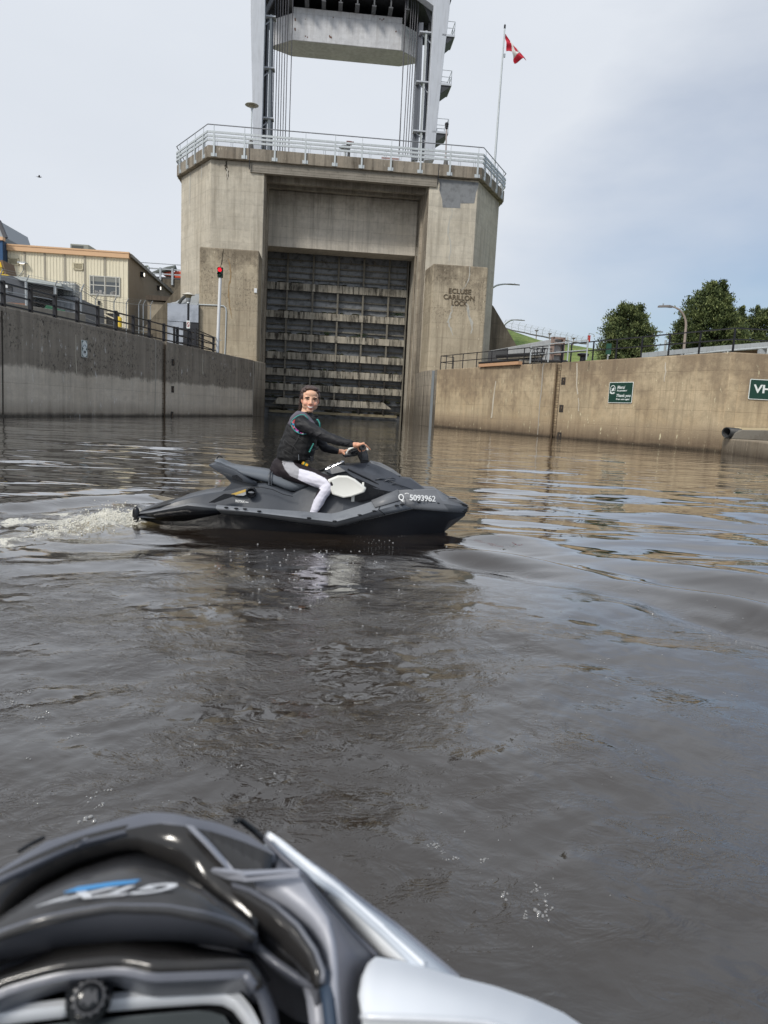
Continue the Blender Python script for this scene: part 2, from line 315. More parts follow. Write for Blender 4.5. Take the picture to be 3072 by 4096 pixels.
# grey repair patches, cracks and lime streaks
GREYP = mat('grey_mortar', rgb(128, 131, 134), .9, 0, .16, 3, dirt=rgb(92, 94, 96), dirt_amt=.8, dscale=1.3, bump=.01)
WHITEC = mat('lime_streak', rgb(205, 200, 188), .9, 0, .12, 6)
DARKC = mat('dark_crack', rgb(60, 54, 46), .9, 0, .2, 6)
def patch(pts, b, name='repair_patch', mtl=None, th=.01):
    q = [TX(x, y, b) for x, y in pts]
    m = MB(); m.prism([(a, b, z) for a, z in q], (0, th, 0)); return m.build(name, mtl or GREYP, tower)
def z3p(l): return [(x / 2.0737 + 1350, y / 2.0737 + 500) for x, y in l]
patch(z3p([(838, 445), (1172, 478), (1165, 520), (1150, 560), (1135, 650), (1020, 650), (1018, 690), (872, 684), (868, 620), (845, 540), (852, 500)]), -.012)
def ribbon(pts, wid, b, mtl, name='streak', jit=.25):
    L_, R_ = [], []; P = []
    for i in range(len(pts) - 1):
        for k in range(4):
            f = k / 4; P.append((pts[i][0] * (1 - f) + pts[i + 1][0] * f, pts[i][1] * (1 - f) + pts[i + 1][1] * f))
    P.append(pts[-1]); n = len(P)
    for i, p in enumerate(P):
        w = wid * (random.uniform(1 - jit * 2, 1 + jit * 2)) * (.35 + .65 * sin(pi * min(1, max(0.05, (i + .5) / n)))); jx = random.uniform(-1, 1) * wid * jit
        L_.append((p[0] - w / 2 + jx, p[1])); R_.append((p[0] + w / 2 + jx, p[1]))
    m = MB(); q0 = [TX(x, y, b) for x, y in L_]; q1 = [TX(x, y, b) for x, y in R_]
    m.grid([[(a, b, z) for a, z in q0], [(a, b, z) for a, z in q1]]); return m.build(name, mtl, tower, solid=.006)
LIMEG = mat('lime_streak_grey', rgb(176, 174, 166), .9, 0, .15, 6)
ribbon(z3p([(950, 690), (952, 740), (925, 800), (918, 910), (938, 960), (940, 1040), (928, 1090), (925, 1150)]), 5.5, -.012, LIMEG)
ribbon(z3p([(1098, 1165), (1095, 1240), (1085, 1290), (1060, 1340), (1025, 1370), (1005, 1400)]), 4, -3.014, LIMEG)
ribbon(z3p([(1065, 1470), (1075, 1520), (1090, 1590), (1105, 1650)]), 5, -3.014, LIMEG)
ribbon([(x / 2.0737 + 1600, y / 2.0737 + 1100) for x, y in [(435, 250), (430, 300), (412, 350), (400, 390), (418, 440), (437, 500)]], 8, -3.014, LIMEG)
ribbon([(x / 2.0737 + 1600, y / 2.0737 + 1100) for x, y in [(560, 240), (572, 320), (592, 380), (600, 440), (585, 490)]], 7, -3.014, LIMEG)
def z2p(l): return [(x / 2.37 + 650, y / 2.37 + 600) for x, y in l]
ribbon(z2p([(605, 105), (600, 150), (612, 200), (622, 280)]), 9, -.012, DARKC); ribbon(z2p([(608, 170), (615, 220), (622, 285)]), 4, -.020, WHITEC)
ribbon(z2p([(575, 940), (572, 1000), (560, 1070), (550, 1110)]), 4, -3.014, DARKC)
ribbon(z2p([(350, 1276), (480, 1290), (640, 1302), (740, 1318), (880, 1326)]), 1.6, -3.014, DARKC)
ribbon(z2p([(620, 1030), (640, 1090), (650, 1180), (630, 1280), (625, 1380), (640, 1500), (655, 1600)]), 6, -3.014, mat('ochre_streak', rgb(150, 128, 96), .9, 0, .2, 6))
# side-facet lime streaks (left facet)
def facet_pt(x, y):
    A = TP(-11.72, 0, 0); B = TP(-15.4, 6, 0); n = (B - A).cross(Vector((0, 0, 1))).normalized()
    if n.y > 0: n = -n
    return onp(x, y, A + n * .012, n)
for x0, y0, y1, w in ((262, 195, 520, 5), (372, 130, 280, 4)):
    m = MB(); rows = [[], []]
    for k in range(9):
        yy = y0 + (y1 - y0) * k / 8; ww = w * (1 - .6 * abs(k / 4 - 1)) * random.uniform(.7, 1.2)
        for r, sgn in ((0, -1), (1, 1)): rows[r].append(facet_pt((x0 + sgn * ww - k * .6) / 2.37 + 650, yy / 2.37 + 600))
    m.grid(rows).build('streak', LIMEG, tower, world=True, solid=.005)
# lettering cut in dark on the right pilaster
LET = mat('weathered_letters', rgb(92, 80, 64), .9, 0, .25, 3)
Mb = MB()
for s, cy, x0, x1 in (('ECLUSE', 1165, 1795, 1884), ('CARILLON', 1190, 1774, 1897), ('LOCK', 1213, 1806, 1868)):
    tm = text_mb(s, 1.0, bold=.004, depth=.03); xs = [v[0] for v in tm.v]; ys = [v[1] for v in tm.v]
    a0, zz = TX(x0, cy + (x0 - 1835) * .06, -3); a1, z2 = TX(x1, cy + (x1 - 1835) * .06, -3); hgt = .42; zc = (zz + z2) / 2
    k = (a1 - a0) / (max(xs) - min(xs)); kz = hgt / (max(ys) - min(ys))
    Mb.add([(a0 + (v[0] - min(xs)) * k, -3.03 + v[2], zc - hgt / 2 + (v[1] - min(ys)) * kz) for v in tm.v], tm.f)
Mb.build('lettering', LET, tower)
# conduit and small box on the left pilaster
m = MB(); pts = [TX(x, y, -3.06) for x, y in ((794, 1218), (868, 1221), (895, 1224), (903, 1232), (905, 1246), (902, 1350), (899, 1420))]
m.tube([(a, -3.06, z) for a, z in pts], .055, 8); m.build('conduit', GALV2, tower, smooth=60)
a, z = TX(1022, 1162, -3.1); MB().box((a, -3.05, z), (.24, .1, .38)).build('junction_box', WHITEP, tower, bevel=.01)
# ================================================================== lift gate
GM = bpy.data.materials.new('gate_steel'); 
GPL = mat('gate_plate', rgb(136, 139, 142), .55, .2, .18, 1.1, dirt=(.035, .032, .028), dirt_amt=.75, dscale=1.6)
GFL = concrete('gate_flange', rgb(192, 186, 172), rgb(160, 152, 138), rgb(26, 23, 20), 1.3, (), 0, sharp=(.44, .46), gran=.6, seed=31)
for n in GFL.node_tree.nodes:
    if n.type == 'MAPPING': s = n.inputs['Scale'].default_value; n.inputs['Scale'].default_value = (s[0] * 1.6, s[1] * 1.6, s[2] * 2)
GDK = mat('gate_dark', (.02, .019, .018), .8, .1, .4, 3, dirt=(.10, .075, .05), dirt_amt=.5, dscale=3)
GRIB = mat('gate_rib', rgb(120, 116, 106), .7, .1, .2, 3, dirt=(.04, .035, .03), dirt_amt=.8, dscale=2.5, streak=True)
gate = empty('lift_gate', TP(0, 7.4, 0), TH, 'huge stained steel vertical lift gate with seven streaky girders closing the lock opening', 'lock gate')
WG = 7.14
MB().box2((-WG, .5, -2), (WG, .7, 16.4)).build('skin_plate', GPL, gate)
def gz(y): return TX(1080, y, 7.3)[1]
# girder top/bottom measured at the left end of each girder
ybt = []
for yt, yb in ((467, 528), (703, 760), (890, 945), (1045, 1102), (1182, 1240), (1308, 1362), (1425, 1478)):
    z1 = TX(950 + 250 / 2.0737, 900 + yt / 2.0737, 7.0)[1]; z0 = TX(950 + 250 / 2.0737, 900 + yb / 2.0737, 7.0)[1]; ybt.append((z0, z1))
ribsA = [TX(950 + x / 2.0737, 900 + 480 / 2.0737, 7.5)[0] for x in (415, 628, 836, 1045, 1255)]
for i, (z0, z1) in enumerate(ybt):
    g = MB()
    if i < 6: g.box2((-WG + .05, -.42, z0), (WG - .02, -.36, z1))
    else: g.prism([(-WG + .9, -.42, z0), (WG - 1.0, -.42, z0), (WG - 1.9, -.42, z1), (-WG + 1.5, -.42, z1)], (0, .06, 0))
    o = g.build('girder', GFL, gate); w = MB(); zm = (z0 + z1) / 2
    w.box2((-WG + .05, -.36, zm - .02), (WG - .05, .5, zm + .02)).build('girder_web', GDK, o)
MB().box2((-WG + .6, -.2, .32), (WG - .4, .1, .58)).build('bottom_beam', mat('sill_beam', rgb(130, 122, 100), .8, 0, .2, 2, dirt=rgb(70, 52, 34), dirt_amt=.8, dscale=.9), gate)
zs = [.62] + [z for a in reversed(ybt) for z in a] + [16.3]
for k, a in enumerate(ribsA):
    for j in range(0, len(zs) - 1, 2):
        z0, z1 = zs[j], zs[j + 1]
        top = (j == len(zs) - 2)
        m = MB(); m.box2((a - .09, -.34 if not top else -.1, z0 + .003), (a + .09, -.28 if not top else -.04, z1 - .003)); m.box2((a - .015, -.28 if not top else -.04, z0), (a + .015, .5, z1))
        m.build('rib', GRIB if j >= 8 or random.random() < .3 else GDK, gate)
# horizontal stiffeners on the skin between girders, with debris ledges
ST = MB(); DB = MB()
for j in range(0, len(zs) - 1, 2):
    z0, z1 = zs[j], zs[j + 1]; n = 5 if j == len(zs) - 2 else (3 if z1 - z0 > 1.3 else 2)
    for q in range(1, n):
        z = z0 + (z1 - z0) * q / n; ST.box2((-WG, .28, z - .03), (WG, .5, z + .03)); ST.box2((-WG, .27, z - .09), (WG, .285, z + .04))
    for q in range(26):
        x = random.uniform(-WG, WG); DB.sphere((x, .15 + random.random() * .2, z0 + .02 + random.uniform(0, .1)), (random.uniform(.15, .6), .12, random.uniform(.04, .16)), 7, 4)
ST.build('stiffeners', GRIB, gate); DBO = DB.build('debris', mat('silt', (.035, .03, .022), .95, 0, .5, 6, dirt=(.05, .075, .02), dirt_amt=.7), gate); DBO['kind'] = 'stuff'
hk = MB()
for x in (130, 514, 724, 934, 1135):
    a, z = TX(950 + x / 2.0737, 900 + 275 / 2.0737 + x * .02, 7.2)
    hk.tube([(a, .0, z + .3), (a, 0, z), (a + .08, 0, z - .15), (a + .16, 0, z), (a + .16, 0, z + .2)], .045, 6)
hk.build('hook', GRIB, gate)
for s in (-1, 1): MB().box2((s * WG - .05, -.5, -1), (s * WG + .05, .6, 16.4)).build('side_frame', GRIB, gate)
random.seed(5)
WEEDM = mat('weed_green', (.035, .07, .018), .8, 0, .4, 9)
for x, z, lb in ((6.3, ybt[1][1] + .25, 'green weed tuft on the second girder at the right side of the lock gate'), (5.9, ybt[0][1] - 3.2, None), (-.9, ybt[2][1] + .15, 'green weed tuft on the third girder in the middle of the lock gate'), (2.6, ybt[2][1] + .12, 'green weed tuft on the third girder right of the middle of the lock gate')):
    if lb is None: continue
    e = empty('weed', TP(x, 7.2, z), 0, lb, 'plant', 'weeds on the lock gate')
    m = MB()
    for k in range(130):
        c = Vector((random.gauss(0, .3), random.gauss(0, .1), abs(random.gauss(0, .13)))); d = Vector((random.uniform(-1, 1), random.uniform(-1, 1), random.uniform(0, 1))).normalized() * .07; w = d.cross(Vector((random.random(), random.random(), 1))).normalized() * .03
        m.add([c - d, c + w, c + d, c - w], [(0, 1, 2, 3)])
    m.build('leaves', WEEDM, e, weld=False)
# ================================================================== deck railing
rail = empty('deck_railing', TO, TH, 'galvanised three-bar guardrail with top handrail along the gatehouse deck edge', 'railing')
RP = [(-15.85, 13), (-15.85, 5.9), (-11.95, -.46), (12.6, -.46), (16.3, 5.9), (16.3, 13)]
zd = 23.34
def lerp(a, b, t): return tuple(a[i] + (b[i] - a[i]) * t for i in range(len(a)))
segs = [(RP[i], RP[i + 1]) for i in range(5)]
postpos = []
px_front = [484, 822, 1158, 1497]
front_a = [TX(680 + x / 2.765, 620, -.46)[0] for x in px_front] + [TX(1250 + x / 2.765, 640, -.46)[0] for x in (247, 545, 868, 1196, 1525)] + [TX(1350 + x / 2.0737, 660, -.46)[0] for x in (1165,)]
for a in front_a: postpos.append((a, -.46, 0, -1))
for (p, q), ks in ((segs[1], (.12, .36, .62, .88)), (segs[3], (.1, .35, .62, .88)), (segs[0], (.1, .5, .85)), (segs[4], (.15, .5, .9))):
    d = Vector((q[0] - p[0], q[1] - p[1], 0)).normalized(); nrm = Vector((d.y, -d.x, 0))
    for k in ks: x, y = lerp(p, q, k); postpos.append((x, y, nrm.x, nrm.y))
for (x, y, nx, ny) in postpos:
    ang = atan2(ny, nx) + pi / 2; m = MB()
    m.box((x, y, zd + .05), (.15, .15, 2.0), ang); m.box((x - nx * .04, y - ny * .04, zd - .78), (.5, .06, .28), ang)
    m.tube([(x, y, zd + 1.05), (x, y, zd + 1.68)], .028, 6); m.build('post', GALV2, rail)
def off(i, o):   # path offset outward
    return RP
for k, z in enumerate((.42, .76, 1.08)):
    m = MB()
    for p, q in segs: m.bar((p[0], p[1], zd + z), (q[0], q[1], zd + z), .10, .17)
    m.build('rail_bar', GALV2, rail)
m = MB(); m.tube([(p[0], p[1], zd + 1.68) for p in RP], .045, 8); m.build('handrail', mat('handrail_grey', (.22, .23, .25), .5, .4, .1, 4), rail)
MESHM = bpy.data.materials.new('wire_mesh'); MESHM.use_nodes = True; t_ = MESHM.node_tree; b_ = t_.nodes['Principled BSDF']; b_.inputs['Base Color'].default_value = (.5, .52, .54, 1); b_.inputs['Alpha'].default_value = .16
m = MB()
for p, q in segs[1:4]: m.add([(p[0], p[1] + .5, zd + .02), (q[0], q[1] + .5, zd + .02), (q[0], q[1] + .5, zd + 1.0), (p[0], p[1] + .5, zd + 1.0)], [(0, 1, 2, 3)])
m.build('mesh_panel', MESHM, rail)
m = MB()
for p, q in segs[1:4]:
    m.tube([(p[0], p[1] + .5, zd + 1.0), (q[0], q[1] + .5, zd + 1.0)], .02, 5)
    L_ = hypot(q[0] - p[0], q[1] - p[1]); n = int(L_ / 1.3)
    for i in range(n):
        for dx in (-.08, .08):
            t = (i + .5) / n + dx / L_; x, y = lerp(p, q, t); m.tube([(x, y + .5, zd), (x, y + .5, zd + 1.0)], .016, 5)
m.build('mesh_frame', GALV2, rail)
# ================================================================== steel hoist tower
hoist = empty('steel_hoist_tower', TP(0, 5, zd), TH, 'pale grey steel portal tower with tapered legs rising above the gatehouse deck', 'hoist tower')
def hl(a, b, z): return (a, b - 5, z - zd)     # tower frame -> hoist local
BL = 5.5
def legpoly(pts, b0, b1, nm, mt):
    m = MB(); q = [TX(x, y, b0) for x, y in pts]; m.prism([hl(a, b0, z) for a, z in q], (0, b1 - b0, 0)); return m.build(nm, mt, hoist, bevel=.03)
# left leg, right leg: outline in the front plane, 2.2 m deep
legpoly([(1013, 610), (1044, 610), (1050, 430), (1054, 250), (1060, 60), (1063, -330), (1001, -330), (1003, 100), (1009, 400)], BL, BL + 1.0, 'leg', STEELW)
legpoly([(1699, 640), (1737, 640), (1750, 480), (1775, 240), (1795, 70), (1830, -330), (1690, -330), (1560, -110), (1735, 24), (1730, 130), (1722, 260), (1713, 420)], BL, BL + 1.0, 'leg', STEELW)
# head girder box above the picture, dark underside with stiffener ribs
zt = TX(1400, 100, 8)[1]
ztop = 42.2
m = MB(); m.box2(hl(-9.2, 6.55, 40.6), hl(9.9, 13.5, 44.0)); m.build('head_girder', STEELD, hoist)
m = MB()
for i in range(8):
    a = -5.6 + i * 1.62; m.box2(hl(a - .06, 6.9, 39.6), hl(a + .06, 13.0, 40.6)); m.box2(hl(a - .2, 6.9, 39.55), hl(a + .2, 13.0, 39.65))
m.build('floor_rib', mat('rib_steel', (.12, .125, .135), .6, .3, .2, 3), hoist)
m = MB(); m.box2(hl(-9.0, 11.5, 38.8), hl(-5.0, 11.7, 40.7)).box2(hl(5.6, 11.5, 38.8), hl(9.6, 11.7, 40.7)); m.box2(hl(-5.2, 12.6, 38.2), hl(5.8, 12.8, 41)); m.build('machinery_plate', STEELD, hoist)
for s, a0, a1 in ((-1, -8.3, -6.6), (1, 7.3, 9.0)):   # diagonal gussets under the head
    m = MB(); m.bar(hl(a0 if s < 0 else a1, 7.4, 37.5), hl(a1 if s < 0 else a0, 7.4, 40.8), .3, .3); m.build('gusset', mat('gusset_steel', (.16, .165, .18), .6, .3, .2, 3), hoist)
# guide columns, lattice and dark cable racks inside each leg
def col_(x0, x1, y0, y1, b, nm, mt, dep=.25, X0=None, X1=None):
    q = [TX(x0, y0, b), TX(x1, y0, b), TX(X1 if X1 else x1, y1, b), TX(X0 if X0 else x0, y1, b)]
    m = MB(); m.prism([hl(a, b, z) for a, z in q], (0, dep, 0)); return m.build(nm, mt, hoist)
DKC = mat('cable_rack_dark', (.03, .031, .034), .7, .2, .6, 9)
GW = mat('guide_white', rgb(168, 174, 176), .5, .1, .1, 2, dirt=(.25, .25, .24), dirt_amt=.5, streak=True)
GG = mat('guide_grey', rgb(104, 108, 116), .5, .3, .1, 2)
col_(1046, 1060, 640, 60, 7.0, 'cable_rack', DKC, .6, 1062, 1076)
col_(1057, 1064, 640, 70, 6.9, 'guide_column', GG, .3, 1070, 1077)
col_(1067, 1080, 640, 58, 6.6, 'guide_column', GW, .35, 1080, 1088)
col_(1080, 1085, 640, 60, 6.75, 'guide_column', GG, .5, 1089, 1094)
col_(1649, 1662, 640, 90, 7.2, 'guide_column', GG, 1.2, 1676, 1686)
col_(1662, 1672, 640, 90, 6.9, 'guide_column', GG, .5, 1686, 1694)
col_(1676, 1683, 640, 122, 6.55, 'guide_column', GW, .3, 1702, 1710)
col_(1686, 1694, 640, 140, 6.9, 'guide_column', GG, .3, 1711, 1717)
col_(1694, 1706, 640, 90, 7.1, 'cable_rack', DKC, .5, 1715, 1728)
for (x, y, s) in ((1058, 62, 1), (1054, 268, 1), (1050, 469, 1), (1722, 130, -1), (1708, 328, -1), (1695, 525, -1)):
    a, z = TX(x, y, 6.5); m = MB(); m.box(hl(a + s * .3, 6.9, z), (1.5, .9, .12)); m.bar(hl(a + s * .7, 6.9, z - .1), hl(a - s * .3, 6.9, z - .9), .1); m.build('cross_tie', STEELW, hoist)
    for k in range(7): pass
m = MB()
for k in range(26):
    z = 24 + k * .62; a = 8.05 + (z - 24) * .045
    m.box(hl(a + .35, 7.05, z), (.35, .12, .07))
m.build('rack_rungs', GG, hoist)
# access platforms on the right leg
for (x0, x1, y, yr) in ((1786, 1806, 137, 85), (1766, 1793, 332, 281), (1744, 1780, 524, 475)):
    a0, z = TX(x0, y, BL); a1 = TX(x1, y, BL)[0]; zr = TX(x1, yr, BL)[1]; pl_ = empty('access_platform', hl(a0, BL, z), 0, parent=hoist)
    w = a1 - a0
    m = MB(); m.box2((-.4, -.0, -.16), (w + .35, 2.6, .02)); m.build('floor_plate', STEELW, pl_)
    zz = TX(x0, y + 55, BL)[1] - z; m = MB(); m.prism([(-.5, .1, -.16), (w + .3, .1, -.16), (-.45, .1, zz)], (0, 2.3, 0)); m.build('bracket', STEELD, pl_)
    m = MB(); hh = zr - z
    for q in (hh, hh * .5):
        m.tube([(-.1, .05, q), (w + .3, .05, q), (w + .3, 2.5, q), (-.1, 2.5, q)], .03, 5)
    for px_, py_ in ((w + .3, .05), (w + .3, 1.3), (w + .3, 2.5), (w * .5, 2.5)): m.tube([(px_, py_, 0), (px_, py_, hh)], .03, 5)
    m.build('guard_rail', GALV, pl_)
# ================================================================== counterweight
CWB = 8.4
def cq(x, y, b): return TX(x, y, b)
cw = empty('counterweight', TP(0, CWB, cq(1400, 160, CWB)[1]), TH, 'long pale concrete counterweight block with chamfered ends hanging inside the steel tower', 'counterweight')
c0 = wm(cw).translation
zl = cq(1170, 158, CWB)[1]; zr_ = cq(1600, 203, CWB)[1]; zb = (zl + zr_) / 2; ztp = (cq(1177, 52, CWB)[1] + cq(1605, 92, CWB)[1]) / 2; zt2 = ztp + .42
aL = cq(1172, 100, CWB)[0]; aR = cq(1606, 150, CWB)[0]
CWM = concrete('counterweight_concrete', rgb(222, 223, 226), rgb(206, 208, 212), rgb(150, 148, 144), .7, (), .15, 2.2, 9, seed=40)
g0 = zb - c0.z
foot = [(aL - 2.2, 2.2), (aL - 2.2, 1.7), (aL, 0), (aR, 0), (aR + 2.2, 1.7), (aR + 2.2, 2.2), (aR + .2, 3.4), (aL - .2, 3.4)]
m = MB(); m.prism([(a, b, g0) for a, b in foot], (0, 0, ztp - zb)); m.build('block', CWM, cw, bevel=.05)
m = MB(); m.box2((aL, .02, g0 + ztp - zb), (aR, .5, g0 + zt2 - zb + .1)); m.build('parapet', CWM, cw)
m = MB(); random.seed(3)
for (x, y, r) in ((1221, 77, 1), (1333, 70, 2), (1222, 145, 3), (1230, 149, 3), (1320, 148, 5), (1325, 150, 5), (1318, 144, 4), (1180, 75, 4), (1181, 80, 5), (1180, 115, 5), (1181, 120, 4), (1520, 76, 3), (1528, 80, 3), (1535, 76, 3), (1584, 126, 4)):
    a, z = cq(x, y, CWB); m.sphere((a, 0, z - c0.z), (.03 + r * .009, .012, .03 + r * .014), 8, 5)
m.build('rust_spots', RUST, cw)
# hoist cables (each a part of the steel tower)
CBM = mat('wire_rope', (.085, .085, .095), .5, .6, .2, 8)
for (xt, xb) in ((1102, 1087), (1113, 1098), (1123, 1109), (1133, 1119), (1144, 1129), (1154, 1139), (1172, 1154)):
    a0, z0 = TX(xb, 640, 7.0); a1, z1 = TX(xt, 0, 7.0); MB().tube([hl(a0, 7.0, z0), hl(a1, 7.0, z1)], .045, 6).build('cable', CBM, hoist)
for (xt, xb) in ((1626, 1595), (1647, 1611), (1656, 1621), (1665, 1631), (1675, 1641), (1623, 1597)):
    a0, z0 = TX(xb, 620, 7.0); a1, z1 = TX(xt, 0, 7.0); MB().tube([hl(a0, 7.0, z0), hl(a1, 7.0, z1)], .045, 6).build('cable', CBM, hoist)
# ================================================================== flag and pole, deck lamps, viewer, bench
fp0 = TX(1978, 657, 3.0); fpt = TX(2019, 112, 3.0)
fp = empty('flagpole', TP(fp0[0], 3.0, zd), TH, 'tall slim silver flagpole at the right end of the gatehouse deck', 'flagpole')
zt_ = fpt[1] - zd; m = MB(); m.tube([(0, 0, 0), ((fpt[0] - fp0[0]) * .5, 0, zt_ * .5), (fpt[0] - fp0[0], 0, zt_)], [.11, .09, .06], 10); m.build('pole', GALV2, fp, smooth=60)
m = MB(); m.lathe((fpt[0] - fp0[0], 0, zt_), [(.0, -.05), (.09, -.04), (.09, .22), (.06, .3), (0, .31)], 10); m.build('finial', BLACKP, fp)
m = MB(); a, z = TX(2014, 222, 3.0); m.box((a - fp0[0] + .1, 0, z - zd), (.14, .14, .3)); m.build('cleat', GALV, fp)
k_ = 200 / 1659
def fpx(l): return [(1970 + x * k_, 80 + y * k_) for x, y in l]
# flag: outline hangs in folds; grid between upper (windward) edge and lower edge with real ripple depth
up_ = fpx([(425, 455), (500, 540), (580, 635), (680, 745), (775, 860), (880, 965), (905, 1020), (1000, 1110), (1090, 1190), (1160, 1280)])
lo_ = fpx([(465, 1020), (550, 1015), (645, 1040), (665, 1075), (690, 1120), (715, 1185), (722, 1215), (720, 1290), (718, 1350), (722, 1400)])
FL = empty('flag', TP(fpt[0], 3.0, fpt[1] - 1), TH, 'red and white maple leaf flag hanging in folds from the flagpole top', 'flag')
f0 = wm(FL).translation - TO; fa, fb, fz = f0.dot(TU), f0.dot(TN), f0.z
def flagpt(u, v, d=0):
    s = u * 9; i = min(8, int(s)); w = s - i
    A = lerp(up_[i], up_[i + 1], w); B = lerp(lo_[i], lo_[i + 1], w); p = lerp(A, B, v)
    bulge = .28 * sin(v * pi * 2.2 + u * 2.2) * (.25 + u) + .1 * sin(v * 9 + u * 7)
    bow = 5 * sin(pi * v) if u < .05 else 0
    a, z = TX(p[0] + bow * 0, p[1], 3.0); return Vector((a - fa, bulge + d, z - fz))
REDF = mat('flag_red', (.52, .012, .035), .7, 0, .1, 5); WHF = mat('flag_white', (.75, .74, .72), .7, 0, .05, 5)
def fgrid(u0, u1, nm, mt):
    m = MB(); nu = 14; m.grid([[flagpt(u0 + (u1 - u0) * i / nu, j / 18) for j in range(19)] for i in range(nu + 1)]); m.build(nm, mt, FL, smooth=180, solid=.012)
fgrid(0, .245, 'red_band', REDF); fgrid(.245, .70, 'white_band', WHF); fgrid(.70, 1, 'red_band', REDF)
leaf = [(0, 1), (.16, .68), (.36, .8), (.3, .38), (.52, .6), (.58, .46), (.88, .5), (.78, .28), (.9, .16), (.42, -.3), (.46, -.46), (.05, -.4), (.03, -.85)]
leaf = leaf + [(-x, y) for x, y in reversed(leaf[1:])]
m = MB(); n = len(leaf); rad = [((x, y)) for x, y in leaf]
def lp(x, y): return flagpt(.475 + x * .15, .40 - y * .33, -.03)
vs = [lp(0, 0)] + [lp(x * .5, y * .5) for x, y in rad] + [lp(x, y) for x, y in rad]
fs = [(0, 1 + i, 1 + (i + 1) % n) for i in range(n)] + [(1 + i, 1 + n + i, 1 + n + (i + 1) % n, 1 + (i + 1) % n) for i in range(n)]
m.add(vs, fs); m.build('maple_leaf', REDF, FL, solid=.006)
def mush_lamp(name, base, h, label, shade_r, polem, shadem, sign=False):
    e = empty(name, base, 0, label, 'lamp post', None)
    MB().tube([(0, 0, 0), (0, 0, h * .9)], h * .013, 10).build('pole', polem, e, smooth=60)
    m = MB(); m.lathe((0, 0, 0), [(.07, h * .87), (.09, h * .9), (.12, h * .94), (.12, h * .96)], 12); m.build('neck', GALV2, e, smooth=60)
    m = MB(); m.lathe((0, 0, 0), [(.0, h * .93), (shade_r * .32, h * .93), (shade_r * .45, h * .975), (shade_r * .4, h * .985)], 14); m.build('globe', mat('lamp_globe', rgb(150, 142, 118), .4, 0, .05, 3), e, smooth=60)
    m = MB(); m.lathe((0, 0, 0), [(shade_r, h * .972), (shade_r * .97, h * .98), (shade_r * .45, h * 1.0), (shade_r * .2, h * 1.02), (0, h * 1.022)], 20); m.lathe((0, 0, 0), [(shade_r * .99, h * .973), (0, h * .985)], 20); m.build('shade', shadem, e, smooth=50)
    return e
SHD = mat('lamp_shade_grey', rgb(165, 165, 155), .5, 0, .1, 4)
a0, z0 = TX(1004, 590, 2.5); a1, z1 = TX(1004, 415, 2.5)
e = mush_lamp('lamp_post', TP(a0, 2.5, zd), z1 - zd, 'slim lamp post with saucer shade on the gatehouse deck left of the steel tower', .62, GALV2, SHD)
MB().lathe((0, 0, 0), [(.36, 0), (.3, .6), (.17, 1.6), (.08, 1.7)], 8).build('base', mat('post_base', (.10, .095, .09), .8, 0, .2, 6), e)
a0, z0 = TX(1784, 640, 2.5); a1, z1 = TX(1787, 500, 2.5)
e = empty('lamp_post', TP(a0, 2.5, zd), TH, 'bare pole with small dark head on the gatehouse deck right of the steel tower', 'lamp post')
MB().tube([(0, 0, 0), (a1 - a0, 0, z1 - zd)], [.09, .06], 8).build('pole', mat('pole_rusty_white', rgb(170, 160, 158), .6, 0, .15, 3), e)
MB().lathe((a1 - a0, 0, z1 - zd), [(.07, -.4), (.13, -.3), (.12, -.18), (.17, -.12), (.15, 0), (.2, .05), (.14, .2), (0, .24)], 10).build('head', BLACKP, e)
MB().lathe((0, 0, 0), [(.4, 0), (.32, .5), (.15, 1.5), (.08, 1.55)], 8).build('base', mat('post_base2', (.12, .11, .1), .8, 0, .2, 6), e)
# coin viewer + round table seen through the deck rails
a, z = TX(1250 + 400 / 2.765, 620, 2.0)
e = empty('coin_viewer', TP(a, 2.0, zd), TH, 'dark pedestal viewer with reddish head standing behind the deck railing', 'viewer'); zt_ = TX(1395, 567, 2.0)[1] - zd
MB().tube([(0, 0, 0), (0, 0, zt_ - .35)], [.16, .11], 10).build('pedestal', BLACKP, e)
m = MB(); m.box((0, 0, zt_ - .12), (.5, .34, .3)); m.tube([(.2, 0, zt_ - .08), (.42, 0, zt_ + .02)], .07, 8); m.build('head', mat('viewer_red', (.13, .035, .025), .5, 0, .2, 5), e, bevel=.04)
a2, _ = TX(1250 + 355 / 2.765, 620, 2.0)
e = empty('deck_table', TP(a2, 2.1, zd), TH, 'small dark round table behind the deck railing beside the viewer', 'table')
zt2_ = TX(1380, 588, 2.1)[1] - zd
MB().tube([(0.05, 0, 0), (0.05, 0, zt2_ - .1)], .12, 10).build('pedestal', GALV2, e); MB().lathe((0, 0, zt2_ - .16), [(.0, 0), (.42, 0), (.56, .1), (.5, .17), (0, .2)], 16).build('table_top', BLACKP, e)
a0 = TX(1250 + 762 / 2.765, 640, 1.5)[0]; a1 = TX(1250 + 955 / 2.765, 640, 1.5)[0]; z1 = TX(1250 + 860 / 2.765, 520 + 305 / 2.765, 1.5)[1]
e = empty('deck_bench', TP((a0 + a1) / 2, 1.5, zd), TH, 'pinkish slatted timber bench behind the deck railing', 'bench')
m = MB(); hb = z1 - zd
for k in range(4): m.box((0, .0, hb - .08 - k * .2), (a1 - a0, .05, .15))
m.box((0, -.3, hb * .45), (a1 - a0, .5, .06)); m.build('slats', mat('pink_timber', rgb(168, 140, 134), .8, 0, .15, 6), e)
m = MB(); [m.box((s * (a1 - a0) * .42, -.2, hb * .22), (.1, .5, hb * .44)) for s in (-1, 1)]; m.build('frame', GALV, e)
